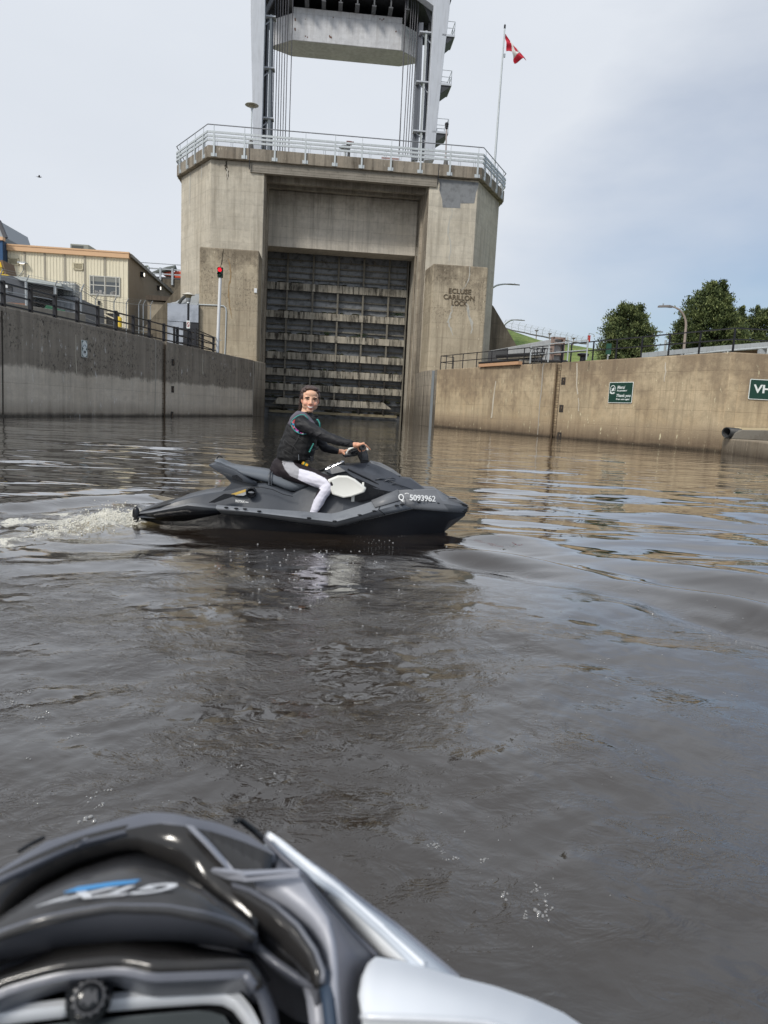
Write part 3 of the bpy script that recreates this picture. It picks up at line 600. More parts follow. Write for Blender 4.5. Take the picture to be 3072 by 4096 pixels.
# ================================================================== lock approach walls
QL = 4.75; QR = 4.38
L0 = Vector((-16.96, 31.18, 0)); L1 = Vector((-11.72, 61.6, 0)); LD = (L1 - L0).normalized(); LN = Vector((-LD.y, LD.x, 0))   # LN points inland (left)
R0 = Vector((3.54, 55.64, 0)); R1 = Vector((14.79, 31.74, 0)); RD = (R1 - R0).normalized(); RN = Vector((-RD.y, RD.x, 0))      # RN points inland (right)
if RN.x < 0: RN = -RN
dkw = rgb(106, 98, 88)
CL = concrete('left_wall_concrete', rgb(226, 215, 198), rgb(204, 192, 174), rgb(112, 104, 94), .5, [(2.22, .10, dkw, .84, 1, .16), (.48, .35, rgb(112, 100, 86), .65, -1, .25), (.16, .08, rgb(26, 23, 20), .9, -1, .05)], .35, 5.5, 1.5, spots=(2.2, 4.7, .95), white=.55, seed=1)
CRt = concrete('right_wall_concrete', rgb(204, 186, 156), rgb(184, 163, 132), rgb(102, 88, 72), .85, [(3.1, .9, rgb(122, 106, 90), .75, 1, 1.4), (1.15, .12, rgb(150, 132, 110), .5, -1, .08), (.62, .35, rgb(88, 72, 60), .85, -1, .2), (.14, .08, rgb(30, 25, 22), .9, -1, .05)], .35, 5.0, .9, white=.85, seed=14)
CCOP = concrete('coping_concrete', rgb(140, 130, 116), rgb(116, 106, 94), rgb(66, 60, 52), .8, (), .1, 6, 3, seed=6)
def wall(name, o, d, length, back, thick, top, mt, label, startx=0, notch=()):
    rz = atan2(d.y, d.x); e = empty(name, o, rz, label, 'lock wall'); s = 1 if back == 'L' else -1
    xs = [startx] + [q for n in notch for q in n] + [length]
    # face with recesses (ladder slots): footprint polygon
    pts = [(startx, 0)]
    for (a, b) in notch: pts += [(a, 0), (a, s * .28), (b, s * .28), (b, 0)]
    pts += [(length, 0), (length, s * thick), (startx, s * thick)]
    m = MB(); m.prism([(x, y, -3) for x, y in pts], (0, 0, 3 + top)); m.build('wall_body', mt, e, bevel=.05); return e
def onL(x, y): return onp(x, y, L0, LN)
def onR(x, y): return onp(x, y, R0, RN)
sl_ = lambda p: (p - L0).dot(LD)
sr_ = lambda p: (p - R0).dot(RD)
def z6(x, y): return (x / 1.508, y / 1.508 + 1150)
def z7(x, y): return (x / 2.0737 + 1600, y / 2.0737 + 1100)
def z8(x, y): return (x / 2.0737 + 2272, y / 2.0737 + 1100)
lad_l = sl_(onL(*z6(992, 560))); lad_r = sr_(onR(*z7(1290, 1000)))
wl = wall('left_lock_wall', L0, LD, (L1 - L0).length, 'L', 1.6, QL, CL, 'long dark stained concrete lock wall on the left, pale in its lower half', -62, [(lad_l - .25, lad_l + .3)])
# rounded nose between the left wall and the gate opening
J = TP(-7.02, -.0, 0); e = empty('left_wall_nose', L1, 0, 'short pale concrete wall return between the left lock wall and the gate opening', 'lock wall')
m = MB(); P_ = [L1 + LD * .005, L1 + LD * .9 - LN * .1, L1 + LD * 3, J, J + LN * 3 - LD * 0.02, L1 + LN * 1.6 + LD * .005]
m.prism([p + Vector((0, 0, -3)) for p in P_], (0, 0, 3 + QL - .02)); m.build('wall_body', CTJ, e, world=True, bevel=.08)
wr = wall('right_lock_wall', R0, RD, (R1 - R0).length, 'L', 1.6, QR, CRt, 'long tan concrete lock wall on the right with white lime streaks and a green sign', 0, [(lad_r - .3, lad_r + .3)])
# curved flare between right wall and gate opening
Jr = TP(7.9, -.01, 0); Wc = onz(1712, 1701)
e = empty('right_wall_flare', Jr, 0, 'curved streaked concrete wall flaring from the gate opening to the right lock wall', 'lock wall')
m = MB(); cv = []
A = Jr; B = R0 - RD * .004; c1 = onz(1663, 1690.5); c2 = onz(1700, 1699.5)
for k in range(15):
    t = k / 14; p = A * (1 - t) ** 3 + (A + (c1 - A) * 1.0) * 3 * t * (1 - t) ** 2 + (B - RD * 5.5) * 3 * t * t * (1 - t) + B * t ** 3; cv.append(Vector((p.x, p.y, 0)))
P_ = cv + [B + RN * 1.6, TP(12, -2.9, 0), TP(12, -.5, 0)]
m.prism([Vector((p.x, p.y, -3)) for p in P_], (0, 0, 3 + QR + .01)); m.build('wall_body', CTJ, e, world=True)
# frontal wall beyond the corner, with ledge
Cn = Vector((R1.x, R1.y, 0)); FD = Vector((1, .03, 0)).normalized()
wf = empty('frontal_lock_wall', Cn, atan2(FD.y, FD.x), 'tan concrete wall turning right from the corner at the right edge, above a low ledge', 'lock wall')
m = MB(); m.prism([(.004, 0, -3), (45, 0, -3), (45, 2, -3), (.004, 2, -3)], (0, 0, 3 + QR)); m.build('wall_body', CRt, wf, bevel=.05)
K0 = onz(2885, 1811); K1 = onz(3072, 1838); ld = (K1 - K0).normalized()
zl_ = 1.15 + (1745 - 1810) / 2840 * K0.y * 1.0
ledge_z = onp(2905, 1753, K0, Vector((0, 1, 0))).z
lg = empty('stone_ledge', K0, 0, 'low concrete ledge jutting from the corner of the right wall at the waterline', 'ledge')
CLG = concrete('ledge_concrete', rgb(168, 156, 138), rgb(140, 126, 108), rgb(70, 60, 50), .8, [(.25, .2, rgb(60, 50, 42), .8, -1, .1)], .2, 4, 2, white=.5, seed=22)
m = MB(); e1 = K0 + ld * 12; m.prism([Vector((p.x, p.y, -3)) for p in (K0 + Vector((0, .0, 0)), e1, e1 + Vector((14, 5, 0)), Cn + Vector((12, -.01, 0)), Cn + Vector((.1, -.012, 0)))], (0, 0, 3 + ledge_z)); m.build('ledge_body', CLG, lg, world=True, bevel=.06)
m = MB(); p = onz(2895, 1812, 0); m.box((p.x + .12, p.y - .03, ledge_z / 2 - .2), (.34, .12, ledge_z + .35)); m.build('algae_strip', mat('algae', rgb(88, 84, 40), .8, 0, .4, 5), lg, world=True)
# broken slab resting on the ledge and the corrugated pipe
p = onp(3010, 1735, Cn + Vector((0, -.9, 0)), Vector((0, 1, 0)))
e = empty('broken_slab', (p.x, p.y, ledge_z), 0, 'broken grey concrete slab lying on the ledge at the right edge', 'slab')
m = MB(); hs = .42; m.prism([(-.95, -.2, 0), (-.85, -.2, .25), (-.55, -.2, .4), (.2, -.2, hs), (4, -.2, .55), (4, -.2, 0)], (0, .8, 0)); m.build('slab_body', mat('grey_slab', rgb(120, 116, 108), .9, 0, .15, 4, bump=.02, dirt=rgb(84, 76, 66), dirt_amt=.6), e, bevel=.03)
m = MB(); m.prism([(-.5, .25, .40), (-.4, .25, .5), (.4, .25, .50), (4, .25, .64), (4, .25, .55), (-.3, .25, .38)], (0, .55, 0)); m.build('pale_lip', mat('pale_lip', rgb(200, 184, 150), .9, 0, .1, 4), e)
pc = onp(2905, 1731, Cn + Vector((0, -1.0, 0)), Vector((0, 1, 0)))
e = empty('drain_pipe', pc, 0, 'black corrugated drain pipe lying on the ledge against the right wall', 'pipe')
m = MB(); n = 46; pts = []; rs = []
for k in range(n + 1): pts.append((k * .95 / n, k * .55 / n, .02 - k * .03 / n)); rs.append(.205 + .018 * (1 if k % 3 == 0 else -1))
m.tube(pts, rs, 20, cap=False); m.build('pipe_wall', mat('black_plastic', (.03, .032, .034), .5, 0, .2, 6), e, smooth=30, solid=.015)
# ground / quay decks
PAV = mat('quay_paving', rgb(150, 144, 132), .9, 0, .12, 1.5, dirt=rgb(110, 104, 94), dirt_amt=.5)
m = MB(); A = L0 - LD * 62 + LN * 1.0; B = L1 + LD * 6 + LN * 1.0; C_ = TP(-15, 6, 0)
m.add([Vector((p.x, p.y, QL - .02)) for p in (A, L1 + LN * 1.0, TP(-7.3, .1, 0), TP(-7.3, 60, 0), TP(-160, 60, 0), Vector((-160, -40, 0)))], [(0, 1, 2, 3, 4, 5)])
tag(m.build('left_quay', PAV), kind='structure')
GRASS = bpy.data.materials.new('grass'); GRASS.use_nodes = True; t = GRASS.node_tree; b = t.nodes['Principled BSDF']; b.inputs['Roughness'].default_value = .9
co = N_(t, 'ShaderNodeTexCoord'); n1 = N_(t, 'ShaderNodeTexNoise'); n1.inputs['Scale'].default_value = .25; n1.inputs['Detail'].default_value = 8; n1.inputs['Roughness'].default_value = .7; t.links.new(co.outputs['Object'], n1.inputs['Vector'])
cr = N_(t, 'ShaderNodeValToRGB'); cr.color_ramp.elements[0].position = .36; cr.color_ramp.elements[0].color = (*rgb(84, 108, 52), 1); cr.color_ramp.elements[1].position = .64; cr.color_ramp.elements[1].color = (*rgb(136, 152, 80), 1); t.links.new(n1.outputs[0], cr.inputs[0]); t.links.new(cr.outputs[0], b.inputs['Base Color'])
n2 = N_(t, 'ShaderNodeTexNoise'); n2.inputs['Scale'].default_value = 3; n2.inputs['Detail'].default_value = 8; t.links.new(co.outputs['Object'], n2.inputs['Vector']); bu = N_(t, 'ShaderNodeBump'); bu.inputs['Distance'].default_value = .5; t.links.new(n2.outputs[0], bu.inputs['Height']); t.links.new(bu.outputs[0], b.inputs['Normal'])
m = MB(); m.add([Vector((p.x, p.y, QR - .02)) for p in (R0 + RN * 1.0, R1 + RN * 1.0 + Vector((1, .5, 0)), Vector((60, 34, 0)), Vector((200, 34, 0)), Vector((200, 110, 0)), TP(15, 42, 0), TP(7.6, 8, 0), TP(8.2, -.1, 0))], [tuple(range(8))])
tag(m.build('right_quay', PAV), kind='structure')
m = MB(); G = []   # hill: crest from px (2030,1310) to (2420,1390), falling to the quay
crest = []
for x, y, Y in ((1700, 1230, 128), (2000, 1308, 122), (2080, 1335, 118), (2160, 1362, 115), (2240, 1372, 112), (2330, 1388, 110), (2420, 1402, 108), (2600, 1420, 104), (2800, 1440, 100), (3300, 1480, 98)): crest.append(ony(x, y, Y))
rows = []
for k in range(9):
    f = k / 8; row = []
    for i, c in enumerate(crest):
        foot = Vector((c.x * .66 + 3, c.y - 34 - 8 * (i / 9), QR + .03)); p = foot.lerp(c, f); p.z = QR + .03 + (c.z - QR) * (f * f * (3 - 2 * f) * .5 + f * .5); row.append(p)
    rows.append(row)
rows.append([c + Vector((c.x * .3, 30, -.5)) for c in crest]); rows.append([c + Vector((c.x * 2, 260, -8)) for c in crest])
m.grid(rows); tag(m.build('grass_hill', GRASS, smooth=180), kind='structure')
m = MB(); m.add([(-900, 100, 4.0), (900, 125, 4.0), (1500, 1500, 4.0), (-1500, 1500, 4.0)], [(0, 1, 2, 3)]); tag(m.build('far_ground', GRASS), kind='structure')
# lock chamber floor beyond the gate and river bed hidden by the water
# ---------------------------------------------------------------- details on the walls
def joint(nm, pts, wall_, onf, nrm, w, mt, lbl=None):
    m = MB(); rows = [[], []]
    for (x, y, ww) in pts:
        for r, s in ((0, -1), (1, 1)): rows[r].append(onf(x + s * ww / 2, y) - nrm * w)
    m.grid(rows); return m.build(nm, mt, wall_, world=True, solid=.012)
LP = mat('lime_deposit', rgb(196, 188, 172), .9, 0, .2, 7); LPG = mat('sealant', rgb(168, 162, 152), .9, 0, .1, 6)
def pl_(f, l, w): return [(f(x, y)[0], f(x, y)[1], w * random.uniform(.5, 1.4)) for x, y in l]
joint('sealant_joint', [(*z6(925, 308), 3), (*z6(938, 325), 3.4), (*z6(938, 450), 3), (*z6(936, 600), 2.6), (*z6(934, 770), 2)], wl, onL, -LN * -1, .02, LPG)
joint('sealant_joint', [(*z6(1527, 448), 2.6), (*z6(1526, 600), 2.4), (*z6(1521, 770), 2)], wl, onL, LN, .02, LPG)
joint('streak', pl_(z6, [(455, 285), (456, 340), (455, 400), (458, 470), (460, 520)], 2.4), wl, onL, LN, .02, LP)
joint('streak', pl_(z6, [(1222, 400), (1220, 450), (1222, 520)], 2.2), wl, onL, LN, .02, LP)
joint('wall_joint', [(*z6(10, 140), 5), (*z6(14, 400), 4.5), (*z6(17, 765), 4)], wl, onL, LN, .02, DARKC)
joint('streak', pl_(z7, [(797, 880), (785, 960), (775, 1040), (768, 1120), (760, 1185)], 4), wr, onR, RN, .02, LP)
joint('sealant_joint', [(*z7(1200, 730), 3), (*z7(1187, 765), 4), (*z7(1175, 950), 3.5), (*z7(1160, 1080), 3), (*z7(1150, 1230), 2.6), (*z7(1143, 1325), 2)], wr, onR, RN, .02, LPG)
joint('streak', pl_(z7, [(1470, 745), (1470, 830), (1466, 910), (1476, 985)], 4.5), wr, onR, RN, .02, LP)
joint('streak', pl_(z8, [(76, 730), (76, 830), (74, 920), (82, 990)], 3), wr, onR, RN, .022, LP)
joint('streak', pl_(z8, [(812, 725), (808, 770), (814, 800), (802, 850), (800, 885)], 4.5), wr, onR, RN, .02, LP)
joint('streak', pl_(z7, [(1480, 1020), (1486, 1070), (1482, 1130)], 2.5), wr, onR, RN, .02, LP)
m = MB(); q0 = onR(*z7(283, 795)); q1 = onR(*z7(258, 1240)); m.bar(q0 - RN * .06, Vector((q0.x, q0.y, -.3)) - RN * .06, .2, .12); m.build('armour_post', mat('armour_grey', rgb(128, 134, 138), .6, .2, .12, 2), wr, world=True)
# dark rain stains (pigmented area with a shape of its own) on the right wall
# ladders
LADM = mat('ladder_rust', rgb(100, 84, 68), .8, .2, .3, 9)
def ladder(s0, O, D, Nn, top, lbl, w=.42):
    base = O + D * s0; e = empty('ladder', base, atan2(D.y, D.x), lbl, 'ladder')
    for sx_ in (-w / 2, w / 2): MB().box((sx_, .1, top / 2 - .3), (.05, .05, top + .5)).build('side_rail', LADM, e)
    for k in range(15): MB().tube([(-w / 2, .1, -.1 + k * .31), (w / 2, .1, -.1 + k * .31)], .018, 6).build('rung', LADM, e)
    return e
el = ladder(lad_l + .02, L0, LD, LN, QL - .1, 'rusty steel ladder recessed in the left lock wall'); er = ladder(lad_r, R0, RD, RN, QR - .1, 'rusty steel ladder recessed in the right lock wall')
SLOT = mat('slot_dark', (.035, .03, .026), .9, 0, .3, 4)
for (f, O, D, Nn, par, l) in ((onL, L0, LD, LN, wl, [z6(1043, 452), z6(1041, 614), z6(1037, 768)]), (onR, R0, RD, RN, wr, [z7(1356, 880), z7(1338, 1108), z7(1322, 1335)])):
    for x, y in l:
        p = f(x, y); s = (p - O).dot(D)
        m = MB(); m.box((s, 0, p.z), (.36, .03, .42)); m.build('mooring_pocket', SLOT, par)
        m = MB(); m.tube([(s + .0, .0, p.z + .12), (s + .06, -.04, p.z), (s, .0, p.z - .12)], .03, 6); m.build('mooring_ring', LADM, par)
for q in (wl, wr):
    pass
# ---------------------------------------------------------------- signs
GRN = mat('sign_green', rgb(22, 62, 50), .45, 0, .05, 3); GRND = mat('sign_green_pale', rgb(64, 84, 82), .45, 0, .05, 3); WSG = mat('sign_white', rgb(226, 232, 230), .5, 0, .04, 3); INK = mat('sign_ink', rgb(36, 40, 46), .6); BLU = mat('sign_blue', rgb(86, 112, 138), .6); RED = mat('sign_red', rgb(150, 30, 30), .5)
def rrect(w, h, r, n=5):
    P = []
    for cx, cy, a0 in ((w / 2 - r, h / 2 - r, 0), (-w / 2 + r, h / 2 - r, pi / 2), (-w / 2 + r, -h / 2 + r, pi), (w / 2 - r, -h / 2 + r, 1.5 * pi)):
        for k in range(n + 1): a = a0 + pi / 2 * k / n; P.append((cx + r * cos(a), cy + r * sin(a)))
    return P
def disc(cx, cy, r, n=32, ry=None): return [(cx + r * cos(2 * pi * k / n), cy + (ry or r) * sin(2 * pi * k / n)) for k in range(n)]
def plate(par, poly, z0, th, nm, mt): m = MB(); m.prism([(x, y, z0) for x, y in poly], (0, 0, th)); return m.build(nm, mt, par)
def sign_root(corner_px, f, Nn, label, name='sign'):
    # corners: TL, TR, BR, BL in the photo, on the wall plane
    q = [f(*c) - Nn * .03 for c in corner_px]; c = (q[0] + q[1] + q[2] + q[3]) / 4
    w = ((q[1] - q[0]).length + (q[2] - q[3]).length) / 2; h = ((q[0] - q[3]).length + (q[1] - q[2]).length) / 2
    e = bpy.data.objects.new(name, None); COL.objects.link(e); ux = ((q[1] - q[0]) + (q[2] - q[3])); ux.z = 0
    M = frame(c, ux, (0, 0, 1)); e.matrix_world = M; e.location = M.translation; e.rotation_euler = M.to_euler(); tag(e, label, 'sign'); return e, w, h
def k8(x, y): return (x / 2.0737 + 2272, y / 2.0737 + 1100)
e, w, h = sign_root([k8(350, 890), k8(548, 887), k8(535, 1064), k8(338, 1060)], onR, RN, 'green Merci / Thank you sign bolted to the right lock wall')
plate(e, rrect(w, h, .05), 0, .02, 'border', WSG); plate(e, rrect(w - .06, h - .06, .04), .012, .014, 'panel', GRN)
def put(par, s, x, y, size, mt, sh=0, bold=0, wid=None, z=.03):
    t = text_mb(s, size, sh, bold, .002)
    xs = [v[0] for v in t.v]; w0 = max(xs) - min(xs); kx = (wid / w0) if wid else 1
    t.v = [((v[0] - min(xs)) * kx + x, v[1] + y, v[2] + z) for v in t.v]; return t.build('lettering', mt, par)
put(e, 'Merci', -w * .15, h * .18, h * .21, WSG, .3, .004, w * .33); put(e, 'À la prochaine!', -w * .15, h * .06, h * .095, WSG, 0, .004, w * .42)
put(e, 'Thank you', -w * .15, -h * .21, h * .20, WSG, .3, .004, w * .60); put(e, 'Please come again!', -w * .15, -h * .35, h * .095, WSG, 0, .004, w * .55)
m = MB(); cx, cy = -w * .33, h * .17     # round emblem: ring with a curled tail and a small animal shape inside
for a0, a1, r0_, r1_ in ((-.6, 3.9, .095, .115),):
    n = 26; m.grid([[(cx + r * w * cos(a0 + (a1 - a0) * k / n), cy + r * w * sin(a0 + (a1 - a0) * k / n), .031) for k in range(n + 1)] for r in (r0_, r1_)])
m.prism([(cx + x * w, cy + y * w, .03) for x, y in ((-.06, -.05), (-.02, -.02), (-.05, .02), (0, .01), (.03, .05), (.07, .03), (.05, -.02), (.06, -.06), (.02, -.045), (-.02, -.07))], (0, 0, .003))
m.prism([(cx + x * w, cy + y * w, .03) for x, y in ((-.12, -.12), (-.09, -.06), (-.06, -.09), (0, -.12), (.06, -.09), (.11, -.12), (.04, -.15), (-.04, -.15))], (0, 0, .003)); m.build('emblem', WSG, e)
fr0 = Cn; onF = lambda x, y: onp(x, y, Cn, Vector((-FD.y, FD.x, 0))); FN = Vector((-FD.y, FD.x, 0))
e, w, h = sign_root([k8(1507, 862), k8(1507 + 330, 878), k8(1490 + 330, 1048), k8(1490, 1028)], onF, FN, 'green VHF channel sign on the frontal wall at the right edge')
plate(e, rrect(w, h, .05), 0, .02, 'border', WSG); plate(e, rrect(w - .06, h - .06, .04), .012, .014, 'panel', GRN); put(e, 'VHF', -w * .40, -h * .16, h * .56, WSG, 0, .012, w * .62)
def k3(x, y): return (x / 13.825 + 280, y / 13.825 + 1330)
e, w, h = sign_root([k3(590, 410), k3(910, 460), k3(915, 1385), k3(600, 1350)], onL, LN, 'narrow dark green sign with two white discs, one reading 10, on the left lock wall')
plate(e, rrect(w, h, .04), 0, .02, 'border', WSG); plate(e, rrect(w - .05, h - .05, .03), .012, .014, 'panel', GRND)
plate(e, disc(0, h * .22, w * .42), .024, .008, 'disc', WSG); plate(e, disc(0, -h * .235, w * .42), .024, .008, 'disc', WSG)
put(e, '10', -w * .2, -h * .25, h * .19, INK, 0, .012, w * .4, z=.034); plate(e, [(-w * .22, -h * .30), (w * .22, -h * .30), (w * .22, -h * .315), (-w * .22, -h * .315)], .034, .003, 'underline', INK)
m = MB()
for s in (-1, 1):
    rr = [[], []]
    for k in range(13):
        x = s * w * .05 + s * w * .24 * k / 12; y = h * .22 - .035 + .045 * sin(k / 12 * 2 * pi); rr[0].append((x, y + .025, .034)); rr[1].append((x, y - .025, .034))
    m.grid(rr)
m.build('wave_mark', BLU, e, solid=.003)
# ================================================================== left quay
def railing(name, pts, h, mt, label, rails=(1.0, .55, .1), post=.09, rail=.05, cap=.06):
    e = empty(name, pts[0], 0, label, 'railing'); o = Vector(pts[0])
    for p in pts:
        q = Vector(p) - o; MB().box((q.x, q.y, (h + cap) / 2), (post, post, h + cap)).build('post', mt, e)
    for f in rails:
        m = MB()
        for a, b in zip(pts[:-1], pts[1:]): m.bar(Vector(a) - o + Vector((0, 0, h * f)), Vector(b) - o + Vector((0, 0, h * f)), rail)
        m.build('rail_bar', mt, e)
    return e
pp = []
for x, y in zip((20, 185, 332, 467, 589, 700, 804, 900, 988, 1070, 1148, 1221, 1287), (125, 157, 187, 213, 235, 258, 280, 297, 318, 335, 350, 365, 378)):
    q = onp(*z6(x, y), L0 + LN * .3, LN); q.z = QL; pp.append(q)
d0 = pp[0] - (pp[1] - pp[0]); d1 = d0 - (pp[1] - pp[0]); pp = [d1, d0] + pp
railing('quay_railing', pp, 1.08, BLACKP, 'long black square-post railing on top of the left lock wall', (.97, .55, .12), .16, .075)
b1 = onz(608 / 4.1475 + 550, 1330 / 4.1475 + 1050 + 6, QL); b2 = onz(963 / 4.1475 + 550, 1378 / 4.1475 + 1050, QL); b3 = pp[-1] + LD * .9
railing('quay_railing', [b1, b2, b3], 1.08, BLACKP, 'short black railing in front of the silver hoarding beside the gatehouse', (.97, .55, .12), .13, .06)
# traffic signal
b = onz(869, 1410, QL); top = onp(881, 1112, b, Vector((0, 1, 0))); e = empty('traffic_signal', b, 0, 'white pole signal light showing red over dark green on the left quay', 'signal light')
zt_ = top.z - QL; MB().tube([(0, 0, 0), (top.x - b.x, 0, zt_)], .11, 12).build('pole', WHITEP, e, smooth=60)
hd = onp(881, 1090, b, Vector((0, 1, 0))) - b; hh = 38 / 2840 * b.y
hou = MB().box(hd, (hh * .5, .3, hh)).build('housing', mat('signal_green', rgb(22, 44, 34), .5, 0, .2, 4), e, bevel=.03)
REDL = bpy.data.materials.new('red_lamp'); REDL.use_nodes = True; q = REDL.node_tree.nodes['Principled BSDF']; q.inputs['Base Color'].default_value = (.8, .01, .02, 1); q.inputs['Emission Color'].default_value = (1, .01, .03, 1); q.inputs['Emission Strength'].default_value = 1.3
GRL = mat('green_lens', rgb(10, 60, 44), .2, 0, .1, 4)
MB().sphere(hd + Vector((0, -.15, hh * .24)), (hh * .2, .06, hh * .2)).build('red_light', REDL, hou, smooth=180); MB().sphere(hd + Vector((0, -.15, -hh * .24)), (hh * .2, .06, hh * .2)).build('green_light', GRL, hou, smooth=180)
m = MB()
for s in (1, -1):
    c = hd + Vector((0, 0, hh * .24 * s)); rr = [[], []]
    for k in range(13):
        a = pi * k / 12
        for i, y in enumerate((-.15, -.36)): rr[i].append(c + Vector((hh * .22 * cos(a), y, hh * .22 * sin(a))))
    m.grid(rr)
m.build('visor', BLACKP, hou, solid=.01)
MB().tube([(-.25, 0, .9), (.3, 0, .9)], .03).build('bracket', GALV, e)
# quay lamp and no-wake sign
b = onz(838 / 4.1475 + 550, 1386 / 4.1475 + 1050, QL); tp = onp(752, 1170, b, Vector((0, 1, 0))); hL = tp.z - QL
e = empty('quay_lamp', b, 0, 'black quay lamp post with white saucer shade in front of the silver hoarding', 'lamp post')
MB().tube([(0, 0, 0), (0, 0, hL * .80)], .075, 10).build('pole', BLACKP, e, smooth=60); r_ = 24 / 2840 * b.y
m = MB(); m.lathe((0, 0, 0), [(.11, hL * .795), (.13, hL * .80), (.1, hL * .82), (.14, hL * .84), (.16, hL * .9)], 12); m.build('neck', GALV, e, smooth=50)
m = MB(); m.lathe((0, 0, 0), [(0, hL * .895), (r_ * .38, hL * .895), (r_ * .56, hL * .955), (r_ * .5, hL * .96)], 16); m.build('globe', mat('lamp_globe2', rgb(146, 136, 108), .4, 0, .05, 3), e, smooth=50)
m = MB(); m.lathe((0, 0, 0), [(r_, hL * .955), (r_ * .98, hL * .96), (r_ * .5, hL * .982), (r_ * .25, hL * .998), (0, hL)], 22); m.build('shade', mat('shade_white', rgb(206, 202, 190), .5, 0, .1, 3), e, smooth=50)
sp = onp(753, 1298, b - Vector((0, .1, 0)), Vector((0, 1, 0))); hs = 30 / 2840 * b.y; ws = 13.5 / 2840 * b.y
es = empty('prohibition_sign', sp, 0, 'small white no-wake sign with red ring fixed to the quay lamp post', 'sign'); es.rotation_euler = (pi / 2, 0, 0)
plate(es, rrect(ws, hs, .03), -.01, .02, 'panel', WSG)
m = MB(); n = 28; m.grid([[(ws * .40 * k_2 * cos(2 * pi * k / n), hs * .34 * k_2 * sin(2 * pi * k / n), .014) for k in range(n + 1)] for k_2 in (1, .74)]); m.bar((-ws * .26, hs * .22, .014), (ws * .26, -hs * .22, .014), .035, .01); m.build('red_ring', RED, es, solid=.003)
m = MB(); m.prism([(-ws * .15, -hs * .16, .012), (ws * .16, -hs * .14, .012), (ws * .1, -hs * .06, .012), (ws * .0, hs * .06, .012), (-ws * .05, -hs * .08, .012)], (0, 0, .004)); m.build('boat_mark', INK, es)
# silver hoarding with tarp and black door, between lamp and pilaster
HB = -3.4; h0 = TX(670, 1213, HB); h1 = TX(794, 1219, HB); hz = (h0[1] + h1[1]) / 2
SILV = mat('silver_foil', rgb(176, 182, 192), .35, .35, .12, .9, dirt=rgb(120, 126, 136), dirt_amt=.7, dscale=.7, bump=.04, bscale=1.2); TARP = mat('silver_tarp', rgb(150, 154, 156), .4, .3, .15, 2, bump=.12, bscale=1.3)
e = empty('silver_hoarding', TP((h0[0] + h1[0]) / 2, HB, QL), TH, 'silver foil-faced hoarding enclosure with a black door against the gatehouse', 'hoarding'); hc = (h0[0] + h1[0]) / 2; hw = h1[0] - h0[0]; hh = hz - QL
yj = TX(670, 1284, HB)[1] - QL; xm = TX(733, 1290, HB)[0] - hc
m = MB(); m.box2((-hw / 2, 0, yj + .02), (hw * .17, .12, hh)); m.box2((hw * .19, 0, yj + .02), (hw / 2, .12, hh)); m.box2((-hw / 2, 0, 0), (xm, .12, yj - .02)); m.build('foil_panels', SILV, e)
MB().box2((-hw / 2, .13, 0), (hw / 2, 3.0, hh - .02)).build('enclosure', mat('hoarding_dark', rgb(70, 72, 74), .7), e)
MB().box2((xm + .05, -.03, 0), (hw / 2 + .02, .1, yj - .06)).build('door', mat('door_black', rgb(36, 38, 44), .5, 0, .1, 2), e)
MB().box2((xm - .02, -.3, -.02), (xm + 1.0, -.05, 1.05)).build('locker', mat('locker_black', rgb(30, 31, 34), .5, 0, .2, 4), e)
m = MB()   # torn black backing showing at the foot of the foil
m.prism([(-hw / 2 + x, -.012, z) for x, z in ((.15, 0), (.2, .35), (.6, .62), (1.0, .5), (1.35, .66), (1.8, .58), (2.1, .3), (2.15, 0))], (0, .01, 0)); m.build('torn_foil', BLACKP, e)
tl = [TX(x, y, HB + .3) for x, y in ((679, 1214), (680, 1192), (712, 1176), (745, 1165), (795, 1150), (795, 1216))]
e = empty('silver_tarp', TP(tl[2][0], HB + .3, tl[0][1]), TH, 'crumpled silver tarpaulin draped between the hoarding top and the gatehouse wall', 'tarpaulin'); o = (tl[2][0], tl[0][1])
rows = []
for i in range(25):
    f = i / 24; x = tl[0][0] + (tl[4][0] - tl[0][0]) * f; ztp_ = np.interp(x, [p[0] for p in tl[1:5]], [p[1] for p in tl[1:5]]); row = []
    for j in range(9):
        g = j / 8; wob = .13 * sin(i * 1.3 + j * .7) * sin(pi * g) + .08 * sin(i * 2.9); row.append((x - o[0], g * 3.6 + wob * (1 - g) - (1 - g) * .1, (tl[0][1] - o[1]) + (ztp_ - tl[0][1]) * min(1, .02 + g * 1.5) + wob * .3))
    rows.append(row)
m = MB(); m.grid(rows); m.build('tarp_sheet', TARP, e, smooth=40, solid=.02)
q0 = TX(716, 1214, HB + .1); q1 = TX(734, 1180, HB + .1); m = MB(); m.tube([(q0[0] - o[0], -.25, q0[1] - o[1]), ((q0[0] + q1[0]) / 2 - o[0] + .05, -.22, (q0[1] + q1[1]) / 2 - o[1]), (q1[0] - o[0], .5, q1[1] - o[1])], .14, 8); m.build('dark_duct', mat('duct_dark', rgb(66, 68, 66), .6), e)
